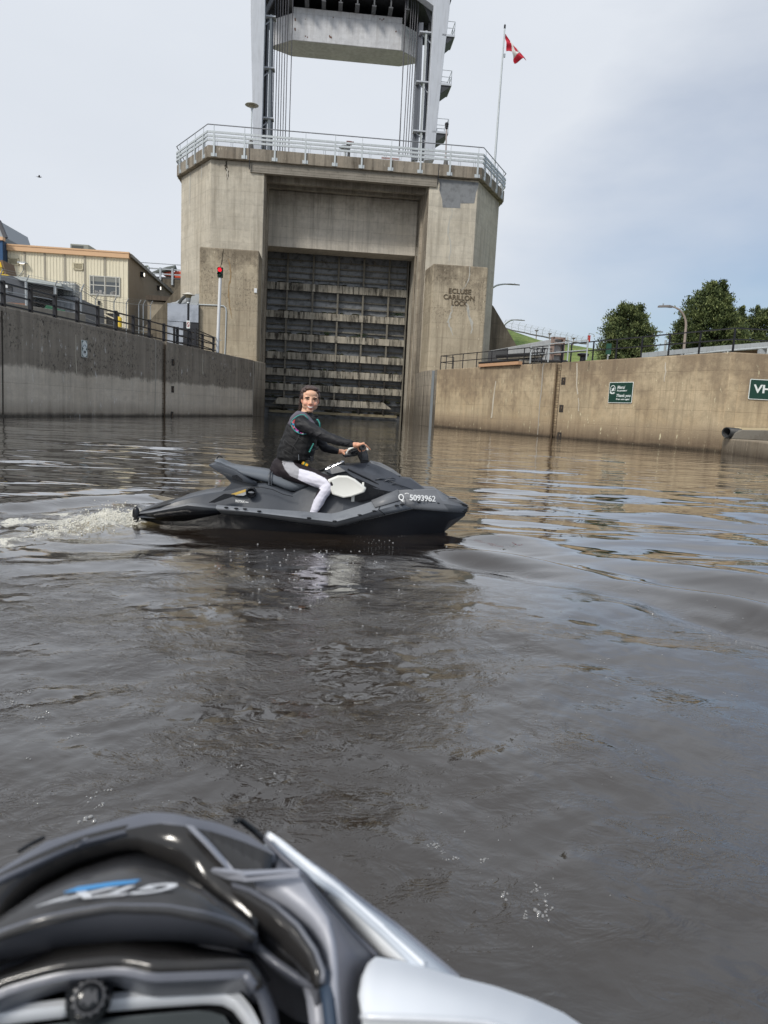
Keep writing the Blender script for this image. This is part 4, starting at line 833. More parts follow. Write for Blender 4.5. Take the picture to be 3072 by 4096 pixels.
# ---------------------------------------------------------------- yellow metal building
YB = 8.0
def y5(x, y): return (x / 1.8433, y / 1.8433 + 850)
c0_, zroof = TX(513, 1012, YB); al = TX(-120, 968, YB)[0]
dpt = 6.0
while TX(688, 1170, YB + dpt)[0] > c0_ and dpt < 60: dpt += .25
zr2 = TX(688, 1170, YB + dpt)[1]
yb_ = empty('metal_building', TP(c0_, YB, QL), TH, 'cream ribbed metal building with orange roof trim and brown side wall', 'building')
def ribbed(name, c, rib, depth_axis='x'):
    M = mat(name, c, .55, .1, .05, 1.2, dirt=tuple(v * .7 for v in c), dirt_amt=.35, streak=True); t = M.node_tree; b = t.nodes['Principled BSDF']
    co = [n for n in t.nodes if n.type == 'TEX_COORD'][0]; w = N_(t, 'ShaderNodeTexWave'); w.bands_direction = 'X' if depth_axis == 'x' else 'Y'; w.wave_profile = 'SIN'; w.inputs['Scale'].default_value = rib
    t.links.new(co.outputs['Object'], w.inputs[0]); bu = N_(t, 'ShaderNodeBump'); bu.inputs['Distance'].default_value = .08; t.links.new(w.outputs[1], bu.inputs['Height']); t.links.new(bu.outputs[0], b.inputs['Normal']); return M
CRM = mat('cream_metal', rgb(224, 217, 194), .5, 0, .05, 1.2, dirt=rgb(196, 188, 166), dirt_amt=.4, streak=True); BRN = mat('brown_metal', rgb(146, 135, 120), .6, 0, .06, 1.2, dirt=rgb(120, 110, 98), dirt_amt=.4, streak=True)
def ribwall(x0, x1, z0f, z1f, y, pitch, axis, nm, mt, par, d=.035):
    """trapezoid-ribbed cladding: real folded profile along the wall"""
    m = MB(); n = int(abs(x1 - x0) / pitch); pts = []
    for k in range(n):
        for f, q in ((0, 0), (.55, 0), (.65, -d), (.9, -d)): pts.append((x0 + (x1 - x0) * (k + f) / n, q))
    pts.append((x1, 0)); r0_, r1_ = [], []
    for s, q in pts:
        P = (lambda z: (s, y + q, z)) if axis == 'x' else (lambda z: (y - q, s, z))
        r0_.append(P(z0f(s))); r1_.append(P(z1f(s)))
    m.grid([r0_, r1_]); return m.build(nm, mt, par)
W0 = al - c0_; HR = zroof - QL
MB().box2((W0, .12, 0), (-.12, dpt, HR - .1)).build('core', mat('core_grey', rgb(90, 88, 82), .8), yb_)
g0 = TX(330, 1240, YB); g1 = TX(478, 1262, YB); gz_ = (g0[1] + g1[1]) / 2 - QL
ribwall(W0, g0[0] - c0_, lambda s: 0, lambda s: HR - .5, .0, .30, 'x', 'front_wall', CRM, yb_)
ribwall(g0[0] - c0_, g1[0] - c0_, lambda s: gz_, lambda s: HR - .5, .0, .30, 'x', 'front_wall', CRM, yb_)
ribwall(g1[0] - c0_, 0, lambda s: 0, lambda s: HR - .5, .0, .30, 'x', 'front_wall', CRM, yb_)
MB().box2((g0[0] - c0_, .06, 0), (g1[0] - c0_, .1, gz_)).build('garage_opening', mat('garage_dark', (.02, .02, .02), .8), yb_)
ribwall(.05, dpt, lambda s: 0, lambda s: HR - .35 + (zr2 - zroof) * s / dpt, .02, .34, 'y', 'side_wall', BRN, yb_)
m = MB(); m.box2((W0, -.28, HR - .55), (.12, .2, HR)); m.box2((W0, -.33, HR - .1), (.16, .2, HR + .04)); m.build('roof_trim', mat('orange_trim', rgb(214, 176, 138), .5, 0, .06, 2), yb_)
m = MB(); m.bar((.15, 0, HR - .2), (.15, dpt, HR - .2 + zr2 - zroof), .35, .3); m.build('gutter', mat('gutter_grey', rgb(122, 118, 108), .5, .2, .1, 2), yb_)
def bx(x, y): a, z = TX(*y5(x, y), YB); return a - c0_, z - QL
# window
wx0, wz1 = bx(665, 463); wx1, wz0 = bx(884, 622); win = MB()
WF = mat('window_frame', rgb(190, 190, 184), .5); 
zt1 = wz1; 
win.box2((wx0, -.1, wz0), (wx1, -.02, wz0 + .14)).box2((wx0, -.1, wz1 - .1), (wx1, -.02, wz1))
for f in (0, .12, .5, .88, 1): win.box2((wx0 + (wx1 - wx0) * f - .045, -.12, wz0), (wx0 + (wx1 - wx0) * f + .045, -.03, wz1))
win.box2((wx0, -.11, wz0 + (wz1 - wz0) * .52 - .045), (wx1, -.03, wz0 + (wz1 - wz0) * .52 + .045))
wo_ = win.build('window', WF, yb_)
GLS = mat('dark_glass', rgb(74, 80, 84), .12, 0, .35, .9, spec=.8); MB().box2((wx0 + .04, -.06, wz0 + .1), (wx1 - .04, -.025, wz1 - .08)).build('pane', GLS, wo_)
m = MB(); random.seed(4)
for k in range(14): x = random.uniform(wx0 + .3, wx1 - .3); m.box((x, -.07, wz0 + .2 + random.random() * .2), (.12 + random.random() * .15, .012, .15 + random.random() * .3))
m.build('sill_clutter', mat('clutter', rgb(150, 150, 150), .7, 0, .5, 3), wo_)
MB().box2((wx0 + .05, -.066, wz1 - .55), (wx1 - .05, -.061, wz1 - .1)).build('blind', mat('blind', rgb(128, 130, 126), .7), wo_)
for (x0, y0, x1, y1) in ((65, 334, 142, 390), (543, 371, 616, 426)):
    a0, z1 = bx(x0, y0); a1, z0 = bx(x1, y1); v = MB(); t_ = .09
    v.box2((a0, -.14, z1 - t_), (a1, -.02, z1)).box2((a0, -.14, z0), (a1, -.02, z0 + t_)).box2((a0, -.14, z0), (a0 + t_, -.02, z1)).box2((a1 - t_, -.14, z0), (a1, -.02, z1))
    for k in range(9): z = z0 + t_ + (z1 - z0 - 2 * t_) * (k + .5) / 9; v.prism([(a0 + t_, -.05, z + .03), (a0 + t_, -.13, z - .03), (a0 + t_, -.125, z - .045), (a0 + t_, -.045, z + .015)], (a1 - a0 - 2 * t_, 0, 0))
    o = v.build('vent', mat('vent_cream', rgb(198, 190, 164), .5), yb_); MB().box2((a0 + .02, -.055, z0 + .02), (a1 - .02, -.05, z1 - .02)).build('vent_dark', mat('vent_dark', rgb(76, 72, 60), .8), o)
m = MB()
for x in (182, 330, 478, 625, 775): a, z = bx(x, 300); m.box2((a - .09, -.075, 0), (a + .09, -.055, HR - .56))
m.build('panel_seams', mat('seam_grey', rgb(158, 152, 138), .6), yb_)
LIT = bpy.data.materials.new('lit_lamp'); LIT.use_nodes = True; q = LIT.node_tree.nodes['Principled BSDF']; q.inputs['Emission Color'].default_value = (1, .93, .8, 1); q.inputs['Emission Strength'].default_value = 2.5
a, z = bx(175, 376); lm = MB(); lm.box((a, -.4, z), (.75, .4, .14)); lm.tube([(a + .35, -.02, z), (a + .35, -.35, z)], .06); o = lm.build('wall_lamp', GALV, yb_); MB().box((a + .0, -.45, z - .08), (.4, .25, .03)).build('bulb', LIT, o)
m = MB(); c1 = [bx(x, y) for x, y in ((174, 390), (174, 430), (150, 462), (130, 480))]; m.tube([(p[0], -.1, p[1]) for p in c1], .035, 6); m.build('conduit', GALV, yb_)
a, z = bx(733, 667); MB().box((a, -.12, z), (.22, .2, .4)).build('wall_box', BLACKP, yb_)
for x, y in ((1047, 458), (1170, 558)):
    px, py = y5(x, y); d_ = 2.0
    while TX(px, py, YB + d_)[0] > c0_ + .2 and d_ < 60: d_ += .2
    z = TX(px, py, YB + d_)[1] - QL; o = MB().box((.22, d_, z), (.4, .55, .5)).build('side_lamp', BLACKP, yb_); MB().box((.44, d_ - .12, z - .02), (.04, .3, .3)).build('bulb', LIT, o)
# rooftop unit
a0, z0 = bx(445, 248); a1, z1 = bx(623, 225); r_ = empty('rooftop_unit', TP(c0_ + (a0 + a1) / 2, YB + 3.5, QL + HR), TH, 'grey rooftop ventilation unit on the cream metal building', 'ventilation unit')
za, zb2 = TX(*y5(445, 224), YB + 3)[1] - QL - HR, 0; wR = (a1 - a0) * 1.05
MB().box2((-wR / 2, -.5, -.6), (wR / 2 - .6, 2.2, za)).build('casing', mat('unit_grey', rgb(148, 150, 142), .6, .1, .08, 2), r_, bevel=.03); MB().box2((-wR / 2 + .15, -.53, -.1), (-wR / 2 + 1.3, -.5, za - .15)).build('grille', mat('grille_dark', rgb(84, 88, 86), .7), r_)
MB().prism([(wR / 2 - .6, -.5, za), (wR / 2, -.3, za * .7), (wR / 2, -.3, -.6), (wR / 2 - .6, -.5, -.6)], (0, 2.4, 0)).build('hood', mat('unit_grey2', rgb(132, 134, 128), .6), r_)
# blue-grey building beyond at the far left edge
e = empty('blue_building', TP(al, YB, QL), TH, 'sliver of blue and grey metal building with orange trim at the left edge', 'building')
q = TX(11, 962, YB - 1.2); a2 = q[0]; zb3 = q[1]
ribwall(-30, 0, lambda s: 0, lambda s: zb3 - QL, 0, .35, 'x', 'wall', mat('blue_metal', rgb(44, 82, 122), .5, .1, .05, 1), e); e.location = TP(a2, YB - 1.2, QL)
MB().box2((-30, .08, 0), (-.05, 1.1, zb3 - QL)).build('core', mat('core_blue', rgb(40, 66, 96), .7), e); MB().box2((-30, -.2, zb3 - QL), (.08, .4, TX(5, 948, YB - 1.2)[1] - QL)).build('roof_trim', bpy.data.materials['orange_trim'], e)
q = [TX(x, y, YB + 14) for x, y in ((-200, 880), (-2, 884), (21, 950), (16, 966), (16, 1100), (-200, 1100))]
e = empty('grey_gable_building', TP(q[2][0], YB + 14, QL), TH, 'grey gabled building end rising behind the blue wall at the left edge', 'building')
MB().prism([(a - q[2][0], 0, z - QL) for a, z in q], (0, 8, 0)).build('wall', mat('gable_grey', rgb(172, 176, 180), .6, .1, .05, 1), e); m = MB(); m.bar((q[1][0] - q[2][0], -.2, q[1][1] - QL), (.15, -.2, q[2][1] - QL - .1), .5, .35); m.build('verge', mat('verge_dark', rgb(88, 88, 92), .6), e)
# ---------------------------------------------------------------- yard objects
def tfbox(name, b, x0, y0, x1, y1, depth, mt, label, cat, zbot=None):
    a0, z1 = TX(x0, y0, b); a1, z0 = TX(x1, y1, b); zb_ = QL if zbot is None else zbot; e = empty(name, TP((a0 + a1) / 2, b, zb_), TH, label, cat)
    w = a1 - a0; return e, w, z1 - zb_, a0, (a0 + a1) / 2
SHB = -18.
e, w, h, a0, ac = tfbox('yard_shed', SHB, -60, 1100, 104, 1225, 4, None, 'dark grey cabin with white vent panel behind the quay fence', 'cabin')
sr = lambda x, y: (TX(x, y, SHB)[0] - ac, TX(x, y, SHB)[1] - QL)
m = MB(); zA = sr(0, 1104)[1]; zB = sr(104, 1106)[1]; m.prism([(-w / 2, 0, 0), (w / 2, 0, 0), (w / 2, 0, zB - .05), (-w / 2, 0, zA + .1)], (0, 5, 0)); m.build('wall', mat('cabin_grey', rgb(82, 86, 94), .6, .1, .06, 1), e)
x_, z_ = sr(25, 1144); MB().box((x_, -.03, z_), (.22, .06, .26)).build('vent', WHITEP, e); x_, z_ = sr(41, 1146); MB().box((x_, -.03, z_), (.24, .06, .3)).build('grille', BLACKP, e); x_, z_ = sr(41, 1163); MB().box((x_, -.03, z_), (.24, .06, .26)).build('grille', mat('grille_grey', rgb(52, 54, 60), .6), e)
MB().box2((-w / 2, -.02, sr(40, 1215)[1] - .3), (w / 2, -.0, sr(40, 1204)[1] - .1)).build('base_band', mat('base_rust', rgb(140, 104, 84), .8), e)
e, w, h, a0, ac = tfbox('canopy_shed', SHB - .5, 88, 1108, 246, 1140, 5, None, 'open store with pale sloping canopy roof and dark meshed bay', 'shed')
sr = lambda x, y: (TX(x, y, SHB - .5)[0] - ac, TX(x, y, SHB - .5)[1] - QL)
p0, p1, p2, p3 = sr(50, 1104), sr(88, 1107), sr(246, 1133), sr(246, 1146)
m = MB(); m.prism([(p0[0], 0, p0[1]), (p1[0], 0, p1[1]), (p2[0], 0, p2[1]), (p3[0], 0, p3[1]), (p1[0], 0, p1[1] - .25)], (0, 4, 0)); m.build('roof', mat('canopy_white', rgb(178, 184, 184), .5, 0, .08, 2), e)
m = MB(); x0_, x1_ = sr(104, 1150)[0], sr(218, 1160)[0]; m.box2((x0_, 1.5, 0), (x1_, 1.6, p1[1] - .3)); m.box2((x0_, .3, p1[1] - 1.2), (x1_, .4, p1[1] - .35)); m.build('dark_bay', mat('bay_dark', rgb(44, 42, 42), .9), e)
m = MB(); m.box2((x0_ - .1, .05, 0), (x0_ + .06, .25, p1[1] - .2)); m.box2((x1_ - .05, .05, 0), (x1_ + .08, .25, p2[1] - .1)); m.build('post', GALV, e)
m = MB(); [m.box2((sr(x, 1100)[0], 3, p2[1]), (sr(x + 5, 1100)[0], 3.3, sr(x, 1093)[1])) for x in (188, 201)]; m.build('chimney_pipe', GALV2, e)
e, w, h, a0, ac = tfbox('shipping_container', SHB + .5, 212, 1176, 308, 1260, 5, None, 'grey shipping container with a caged tank on its roof', 'container')
m = MB(); m.box2((-w / 2, 0, 0), (w / 2, 6, h - .1)); m.build('body', mat('container_grey', rgb(116, 120, 128), .55, .1, .08, 2, dirt=rgb(86, 88, 92), dirt_amt=.4), e)
m = MB()
for k in range(4): x = -w / 2 + w * (k + .5) / 4; m.box2((x - .22, -.04, h - 1.3), (x + .22, 0, h - .5)); m.box2((x - .22, -.04, h - 2.3), (x + .22, 0, h - 1.45)); m.tube([(x + .27, -.06, h - 2.5), (x + .27, -.06, h - .15)], .025, 5)
m.build('door_panels', mat('container_grey2', rgb(130, 134, 142), .55), e)
cz = QL + h - .1
e, w, h2, a0, ac = tfbox('caged_tank', SHB + 1.5, 230, 1124, 302, 1172, 1.2, None, 'white caged liquid tank standing on the grey container', 'tank', cz)
m = MB(); m.box2((-w / 2 + .05, .05, .2), (w / 2 - .05, 1.1, h2 - .05)); m.build('bottle', mat('tank_white', rgb(206, 206, 200), .45, 0, .08, 2), e, bevel=.08)
m = MB()
for k in range(7): x = -w / 2 + w * k / 6; m.tube([(x, 0, .18), (x, 0, h2), (x, 1.15, h2)], .016, 5)
for k in range(6): z = .18 + (h2 - .18) * k / 5; m.tube([(-w / 2, 0, z), (w / 2, 0, z), (w / 2, 1.15, z)], .016, 5)
m.build('cage', mat('cage_steel', rgb(120, 124, 126), .5, .5), e)
m = MB(); m.box2((-w / 2, 0, .14), (w / 2, 1.15, .2)); [m.box((x * w * .45, .55, .06), (.14, 1.1, .14)) for x in (-1, 0, 1)]; m.build('pallet', BLACKP, e)
e, w, h, a0, ac = tfbox('green_skip', SHB - 2.0, 170, 1216, 258, 1245, 2, None, 'green skip with sloping lid behind the chain-link fence', 'skip')
m = MB(); m.prism([(-w / 2, 0, 0), (w / 2, 0, 0), (w / 2, 0, h - .38), (w * .42, 0, h - .3), (-w * .32, 0, h), (-w / 2, 0, h - .45)], (0, 1.6, 0)); m.build('body', mat('skip_green', rgb(20, 92, 62), .5, 0, .12, 2), e, bevel=.03); m = MB(); [m.box((w * (k / 5 - .5), -.03, h * .45), (.08, .06, h * .8)) for k in range(6)]; m.build('ribs', bpy.data.materials['skip_green'], e)
# yellow machine with hazard board at the left edge
e, w, h, a0, ac = tfbox('yellow_machine', SHB + 6, -60, 1042, 24, 1098, 2, None, 'yellow machine with black hazard stripes half hidden at the left edge', 'machine')
sr = lambda x, y: (TX(x, y, SHB + 6)[0] - ac, TX(x, y, SHB + 6)[1] - QL)
m = MB(); m.prism([(*[sr(-60, 1040)[0], 0], sr(-60, 1040)[1]), (sr(9, 1040)[0], 0, sr(9, 1040)[1]), (sr(25, 1098)[0], 0, sr(25, 1098)[1]), (sr(30, 1112)[0], 0, 0), (sr(-60, 1100)[0], 0, 0)], (0, 2, 0)); m.build('body', mat('machine_brown', rgb(120, 100, 80), .7), e)
YEL = mat('machine_yellow', rgb(232, 196, 40), .5, 0, .1, 2)
m = MB(); m.prism([(sr(x, y)[0], -.05, sr(x, y)[1]) for x, y in ((-60, 1048), (3, 1048), (15, 1088), (12, 1094), (-60, 1092))], (0, .05, 0)); m.prism([(sr(x, y)[0], -.05, sr(x, y)[1]) for x, y in ((-20, 1097), (30, 1098), (37, 1104), (20, 1106), (-20, 1106))], (0, .6, 0)); m.build('panel', YEL, e)
m = MB()
for k in range(7): x = -14 + k * 4; m.prism([(sr(x, 1068)[0], -.06, sr(x, 1068)[1]), (sr(x + 2, 1068)[0], -.06, sr(x, 1068)[1]), (sr(x + 8, 1082)[0], -.06, sr(x, 1082)[1]), (sr(x + 6, 1082)[0], -.06, sr(x, 1082)[1])], (0, .01, 0))
m.build('hazard_stripes', BLACKP, e)
# parapet behind the quay and chain-link fence
PW = concrete('parapet_concrete', rgb(150, 146, 138), rgb(134, 130, 122), rgb(96, 92, 86), .7, (), .2, 5, 2, seed=33)
A_ = ony(0, 1205, 41); B_ = ony(343, 1258, 45.5); dd = (B_ - A_); A2 = A_ - dd * 1.5; dz = (A_.z + B_.z) / 2
e = empty('parapet_wall', (A2.x, A2.y, QL), 0, 'low pale concrete parapet behind the black quay railing', 'wall'); pn = Vector((-dd.y, dd.x, 0)).normalized() * .5
m = MB(); m.prism([Vector((p.x, p.y, QL)) for p in (A2, B_, B_ + pn, A2 + pn)], (0, 0, dz - QL)); m.build('wall_body', PW, e, world=True, bevel=.03)
CLK = bpy.data.materials.new('chain_link'); CLK.use_nodes = True; t = CLK.node_tree; bb = t.nodes['Principled BSDF']; bb.inputs['Base Color'].default_value = (.26, .27, .27, 1); bb.inputs['Metallic'].default_value = .3
co = N_(t, 'ShaderNodeTexCoord'); outs = []
for s in (1, -1):
    sp_ = N_(t, 'ShaderNodeSeparateXYZ'); t.links.new(co.outputs['Object'], sp_.inputs[0]); a_ = N_(t, 'ShaderNodeMath', operation='MULTIPLY_ADD'); a_.inputs[1].default_value = s; t.links.new(sp_.outputs[2], a_.inputs[0]); t.links.new(sp_.outputs[0], a_.inputs[2])
    f_ = N_(t, 'ShaderNodeMath', operation='MULTIPLY'); f_.inputs[1].default_value = 7; t.links.new(a_.outputs[0], f_.inputs[0]); g_ = N_(t, 'ShaderNodeMath', operation='FRACT'); t.links.new(f_.outputs[0], g_.inputs[0]); l_ = N_(t, 'ShaderNodeMath', operation='LESS_THAN'); l_.inputs[1].default_value = .055; t.links.new(g_.outputs[0], l_.inputs[0]); outs.append(l_.outputs[0])
mx_ = N_(t, 'ShaderNodeMath', operation='MAXIMUM'); t.links.new(outs[0], mx_.inputs[0]); t.links.new(outs[1], mx_.inputs[1]); t.links.new(mx_.outputs[0], bb.inputs['Alpha'])
def fence(pts, hts, zb0, label, barb=True, group=None):
    e = empty('chain_link_fence', pts[0], 0, label, 'fence', group); o = Vector(pts[0]); m = MB()
    for p, h in zip(pts, hts):
        q = Vector(p) - o; MB().tube([q, q + Vector((0, 0, h)), q + Vector((.22, -.1, h + .35))], .035, 6).build('post', GALV, e)
    for f in (1, .45):
        m = MB(); m.tube([Vector(p) - o + Vector((0, 0, h * f)) for p, h in zip(pts, hts)], .022, 5); m.build('rail_bar', GALV, e)
    m = MB(); m.grid([[Vector(p) - o for p in pts], [Vector(p) - o + Vector((0, 0, h)) for p, h in zip(pts, hts)]]); m.build('mesh_panel', CLK, e)
    if barb:
        m = MB()
        for k in (.12, .24, .35): m.tube([Vector(p) - o + Vector((.22 * k / .35, -.1 * k / .35, h + k)) for p, h in zip(pts, hts)], .008, 4)
        m.build('barbed_wire', GALV, e)
fp_ = []; fh = []
for x, yt in ((-60, 1088), (0, 1103), (105, 1126), (217, 1148), (322, 1170)):
    f = x / 343; Y = 41.3 + 4.5 * f; p = ony(x, yt, Y); fp_.append(Vector((p.x, p.y, dz))); fh.append(p.z - dz)
fence(fp_, fh, dz, 'galvanised chain-link fence on the concrete parapet in front of the grey sheds')
fp_ = []; fh = []
for x, yt in ((325, 1160), (383, 1196), (456, 1207), (505, 1213), (555, 1218), (573, 1219), (602, 1222)):
    f = (x - 325) / 280; Y = 46 + 14 * f; p = ony(x, yt, Y); fp_.append(Vector((p.x, p.y, QL))); fh.append(p.z - QL)
fence(fp_, fh, QL, 'galvanised chain-link fence in front of the cream building garage', True)
MB_ = 0
# small gate house wall between fence and wing
e, w, h, a0, ac = tfbox('outbuilding', 9.2, 590, 1205, 680, 1300, 3, None, 'small pale concrete outbuilding with brown fascia beside the wing wall', 'outbuilding')
m = MB(); m.box2((-w / 2, 0, 0), (w / 2, 4, h)); m.build('wall', concrete('outbuilding_concrete', rgb(172, 162, 144), rgb(156, 146, 130), rgb(120, 110, 96), .8, (), .1, seed=17), e); a, z = TX(586, 1181, 9.0); a1, z1 = TX(680, 1205, 9.0); MB().box2((a - ac, -.3, z1 - QL), (a1 - ac, 4.2, z - QL)).build('fascia', mat('fascia_brown', rgb(84, 74, 64), .8, 0, .2, 2, dirt=rgb(50, 44, 38), dirt_amt=.7, streak=True), e)
# low dark kerb walls, barrier, bollard and red rack behind the railing
e = empty('yard_wall', onz(345, 1300, QL) * 1.0, 0, 'low dark stained concrete wall behind the quay railing in front of the garage', 'wall')
A_ = ony(345, 1283, 52); B_ = ony(600, 1335, 60); m = MB(); pn = Vector((.1, .5, 0)); m.prism([Vector((p.x, p.y, QL)) for p in (A_, B_, B_ + pn, A_ + pn)], (0, 0, (A_.z + B_.z) / 2 - QL)); e.location = (A_.x, A_.y, QL); m.build('wall_body', CTB, e, world=True)
def qbox(px, py, Y, name, label, cat): p = ony(px, py, Y); return empty(name, (p.x, p.y, QL), 0, label, cat), p.z - QL
e, h = qbox(476, 1267, 58, 'yellow_bollard', 'yellow bollard with rounded top beside the garage opening', 'bollard'); MB().tube([(0, 0, 0), (0, 0, h - .1), (0, 0, h)], [.22, .22, .1], 12).build('post', YEL, e, smooth=50); MB().lathe((0, 0, h * .6), [(.23, 0), (.26, .03), (.26, .1), (.23, .13)], 12).build('band', BLACKP, e)
e, h = qbox(357, 1264, 56, 'red_rack', 'low red steel rack lying before the dark garage opening', 'rack'); m = MB(); [m.box((x, 0, h - .15), (.1, .5, .25)) for x in (-.5, -.2, .1, .4)]; m.box((0, -.2, h - .08), (1.3, .1, .1)); m.box((0, .2, h - .08), (1.3, .1, .1)); [m.box((x, 0, (h - .2) / 2), (.08, .08, h - .2)) for x in (-.5, .5)]; m.build('frame', mat('rack_red', rgb(150, 34, 36), .5), e)
p0 = ony(388, 1244, 62); p1 = ony(460, 1276, 62); e = empty('barrier_plank', (p0.x, p0.y, QL), 0, 'pale timber plank leaning across the garage opening', 'plank'); m = MB(); m.bar(Vector((0, 0, p0.z - QL)), Vector((p1.x - p0.x, 0, p1.z - QL)), .18, .1); m.bar((0, .1, 0), (0, .1, p0.z - QL), .1); m.build('plank', mat('plank', rgb(206, 196, 172), .7), e)
# upper road wall with guard rail and orange excavator
UB = 34; a0, z0 = TX(560, 1112, UB); a1, z1 = TX(760, 1118, UB); UZ = (z0 + z1) / 2
e = empty('upper_road_wall', TP(-20, UB, QL), TH, 'dark stained upper retaining wall seen between the cream building and the gatehouse', 'wall')
MB().box2((a0 + 20 - 60, 0, 0), (8, 14, UZ - QL)).build('wall_body', CTB, e)
e = empty('road_guard_rail', TP((a0 + a1) / 2, UB - .1, UZ), TH, 'galvanised guard rail on the upper retaining wall in front of the orange excavator', 'railing'); q = lambda x: TX(x, 1110, UB)[0] - (a0 + a1) / 2
for x in (594, 642, 690, 738): MB().box((q(x), 0, .3), (.25, .25, 2.2)).build('post', GALV, e)
for z in (.5, 1.15): MB().box2((q(540), -.05, z), (q(760), .05, z + .16)).build('rail_bar', GALV, e)
MB().tube([(q(540), 0, 1.9), (q(760), 0, 1.9)], .05).build('handrail', GALV, e)
EXB = UB + 4; aE, zE = TX(678, 1100, EXB); e = empty('orange_excavator', TP(aE, EXB, UZ), TH, 'orange excavator with grey folded boom parked on the upper road', 'excavator'); sr = lambda x, y: (TX(x, y, EXB)[0] - aE, TX(x, y, EXB)[1] - UZ)
ORG = mat('excavator_orange', rgb(222, 92, 62), .4, 0, .1, 1.5, dirt=rgb(150, 70, 50), dirt_amt=.5)
pts = [sr(*p) for p in ((652, 1100), (652, 1088), (662, 1082), (680, 1080), (694, 1083), (697, 1098), (697, 1106))]; MB().prism([(x, 0, z) for x, z in pts], (0, 2.2, 0)).build('body', ORG, e, bevel=.1)
x0_, z0_ = sr(697, 1085); MB().box2((x0_, .1, z0_ - .9), (x0_ + 1.0, 2, z0_ + .1)).build('counter_block', ORG, e, bevel=.15)
pts = [sr(*p) for p in ((612, 1094), (640, 1086), (672, 1078), (702, 1073), (706, 1084))]; m = MB(); m.tube([(x, -.2, z) for x, z in pts], [.2, .3, .35, .4, .2], 8); m.build('boom', mat('boom_grey', rgb(92, 98, 96), .6, .1, .15, 2), e)
x0_, z0_ = sr(676, 1112); MB().box2((x0_ - 2, .0, 0), (x0_ + 1.8, 2.4, .9)).build('track', BLACKP, e, bevel=.2)
# ================================================================== right quay
rp = []
for x, yb in ((335, 780), (380, 777), (432, 775), (518, 770), (632, 762), (755, 752), (885, 743), (1025, 733), (1175, 722), (1335, 713)):
    q = onp(*z7(x, yb), R0 + RN * .3, RN); q.z = QR; rp.append(q)
bk = rp[0] + RN * 1.3 - RD * .3; rp = [bk] + rp
railing('quay_railing', rp, 1.06, BLACKP, 'black railing on the right lock wall nearest the gatehouse', (1.0, .55), .06, .05, 0)
rq = [rp[-1] + RD * .12]
for x, yb in ((20, 712), (203, 700), (395, 692), (603, 682), (830, 668), (1083, 655), (1365, 640)):
    q = onp(*z8(x, yb), R0 + RN * .3, RN); q.z = QR; rq.append(q)
c = rq[-1]; rq += [c + FD * 2.6, c + FD * 5.4, c + FD * 8.2]
railing('quay_railing', rq, 1.06, BLACKP, 'black railing continuing past the ladder and round the right wall corner', (1.0, .55), .07, .055, 0)
def rl(x, y): return (x / 2.765 + 1900, y / 2.765 + 1280)
# big grey stop-log box girder
gA = onz(1954, 1446, QR); gB0 = ony(*rl(870, 211), 52); hG = 2.5
gdir = None
SG = concrete('stoplog_concrete', rgb(186, 189, 192), rgb(170, 173, 176), rgb(130, 132, 134), .5, (), .4, 2.0, 9, seed=44)
def at_h(px, py, z): return onz(px, py, z)
topz = QR + 2.35; A_ = at_h(*rl(150, 342), topz); B_ = at_h(*rl(840, 212), topz)
e = empty('stoplog_beam', (A_.x, A_.y, QR), 0, 'large grey box beam with steel end frame lying on the right quay', 'beam')
dv = (B_ - A_).normalized(); dn = Vector((-dv.y, dv.x, 0)); dn = dn if dn.x > 0 else -dn
m = MB(); m.prism([Vector((p.x, p.y, QR)) for p in (A_, B_, B_ + dn * .9, A_ + dn * .9)], (0, 0, 2.35)); m.build('beam_body', SG, e, world=True, bevel=.04)
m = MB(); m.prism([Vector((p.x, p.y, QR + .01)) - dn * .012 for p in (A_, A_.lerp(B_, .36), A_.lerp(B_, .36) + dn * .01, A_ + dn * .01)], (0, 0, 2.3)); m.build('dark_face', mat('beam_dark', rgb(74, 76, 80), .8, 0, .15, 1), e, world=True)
m = MB(); Fq = B_ + dv * .05
for k, (o_, w_) in enumerate(((-.02, .16), (.80, .16))): q = Fq + dn * o_; m.prism([Vector((p.x, p.y, QR)) for p in (q, q + dv * .3, q + dv * .3 + dn * w_, q + dn * w_)], (0, 0, 2.5))
for z in (.3, 1.25, 2.0, 2.35): q = Fq; m.prism([Vector((p.x, p.y, QR + z)) for p in (q, q + dv * .3, q + dv * .3 + dn * .9, q + dn * .9)], (0, 0, .14))
m.build('end_frame', mat('frame_rusty', rgb(150, 132, 122), .8, .1, .3, 3, dirt=rgb(110, 60, 44), dirt_amt=.6), e, world=True)
# stacks of timber / rubber faced fender beams
FB1 = mat('fender_timber', rgb(148, 142, 130), .9, 0, .15, 3, dirt=rgb(70, 66, 58), dirt_amt=.6); RUB = mat('fender_rubber', (.015, .015, .017), .6, 0, .3, 5)
def fstack(px0, px1, zt, rows, label, base=None):
    P0 = onz(*px0, zt); P1 = onz(*px1, zt); d = (P1 - P0); n = Vector((-d.y, d.x, 0)).normalized(); n = n if n.x > 0 else -n
    e = empty('fender_stack', (P0.x, P0.y, QR), 0, label, 'beam stack'); hh = (zt - QR) / rows
    for k in range(rows):
        a, b = P0 + n * (.05 * k), P1 + n * (.05 * k); sh = d.normalized() * random.uniform(-.3, .3); z = zt - (k + .5) * hh
        a = Vector((a.x, a.y, z)) + sh; b = Vector((b.x, b.y, z)) + sh
        m = MB(); m.bar(a + n * .5, b + n * .5, 1.0, hh * .5); m.build('timber', FB1, e, world=True)
        m = MB(); m.tube([a - n * .04 + Vector((0, 0, hh * .22)), b - n * .04 + Vector((0, 0, hh * .22))], hh * .24, 8); m.build('rubber_strip', RUB, e, world=True)
    return e
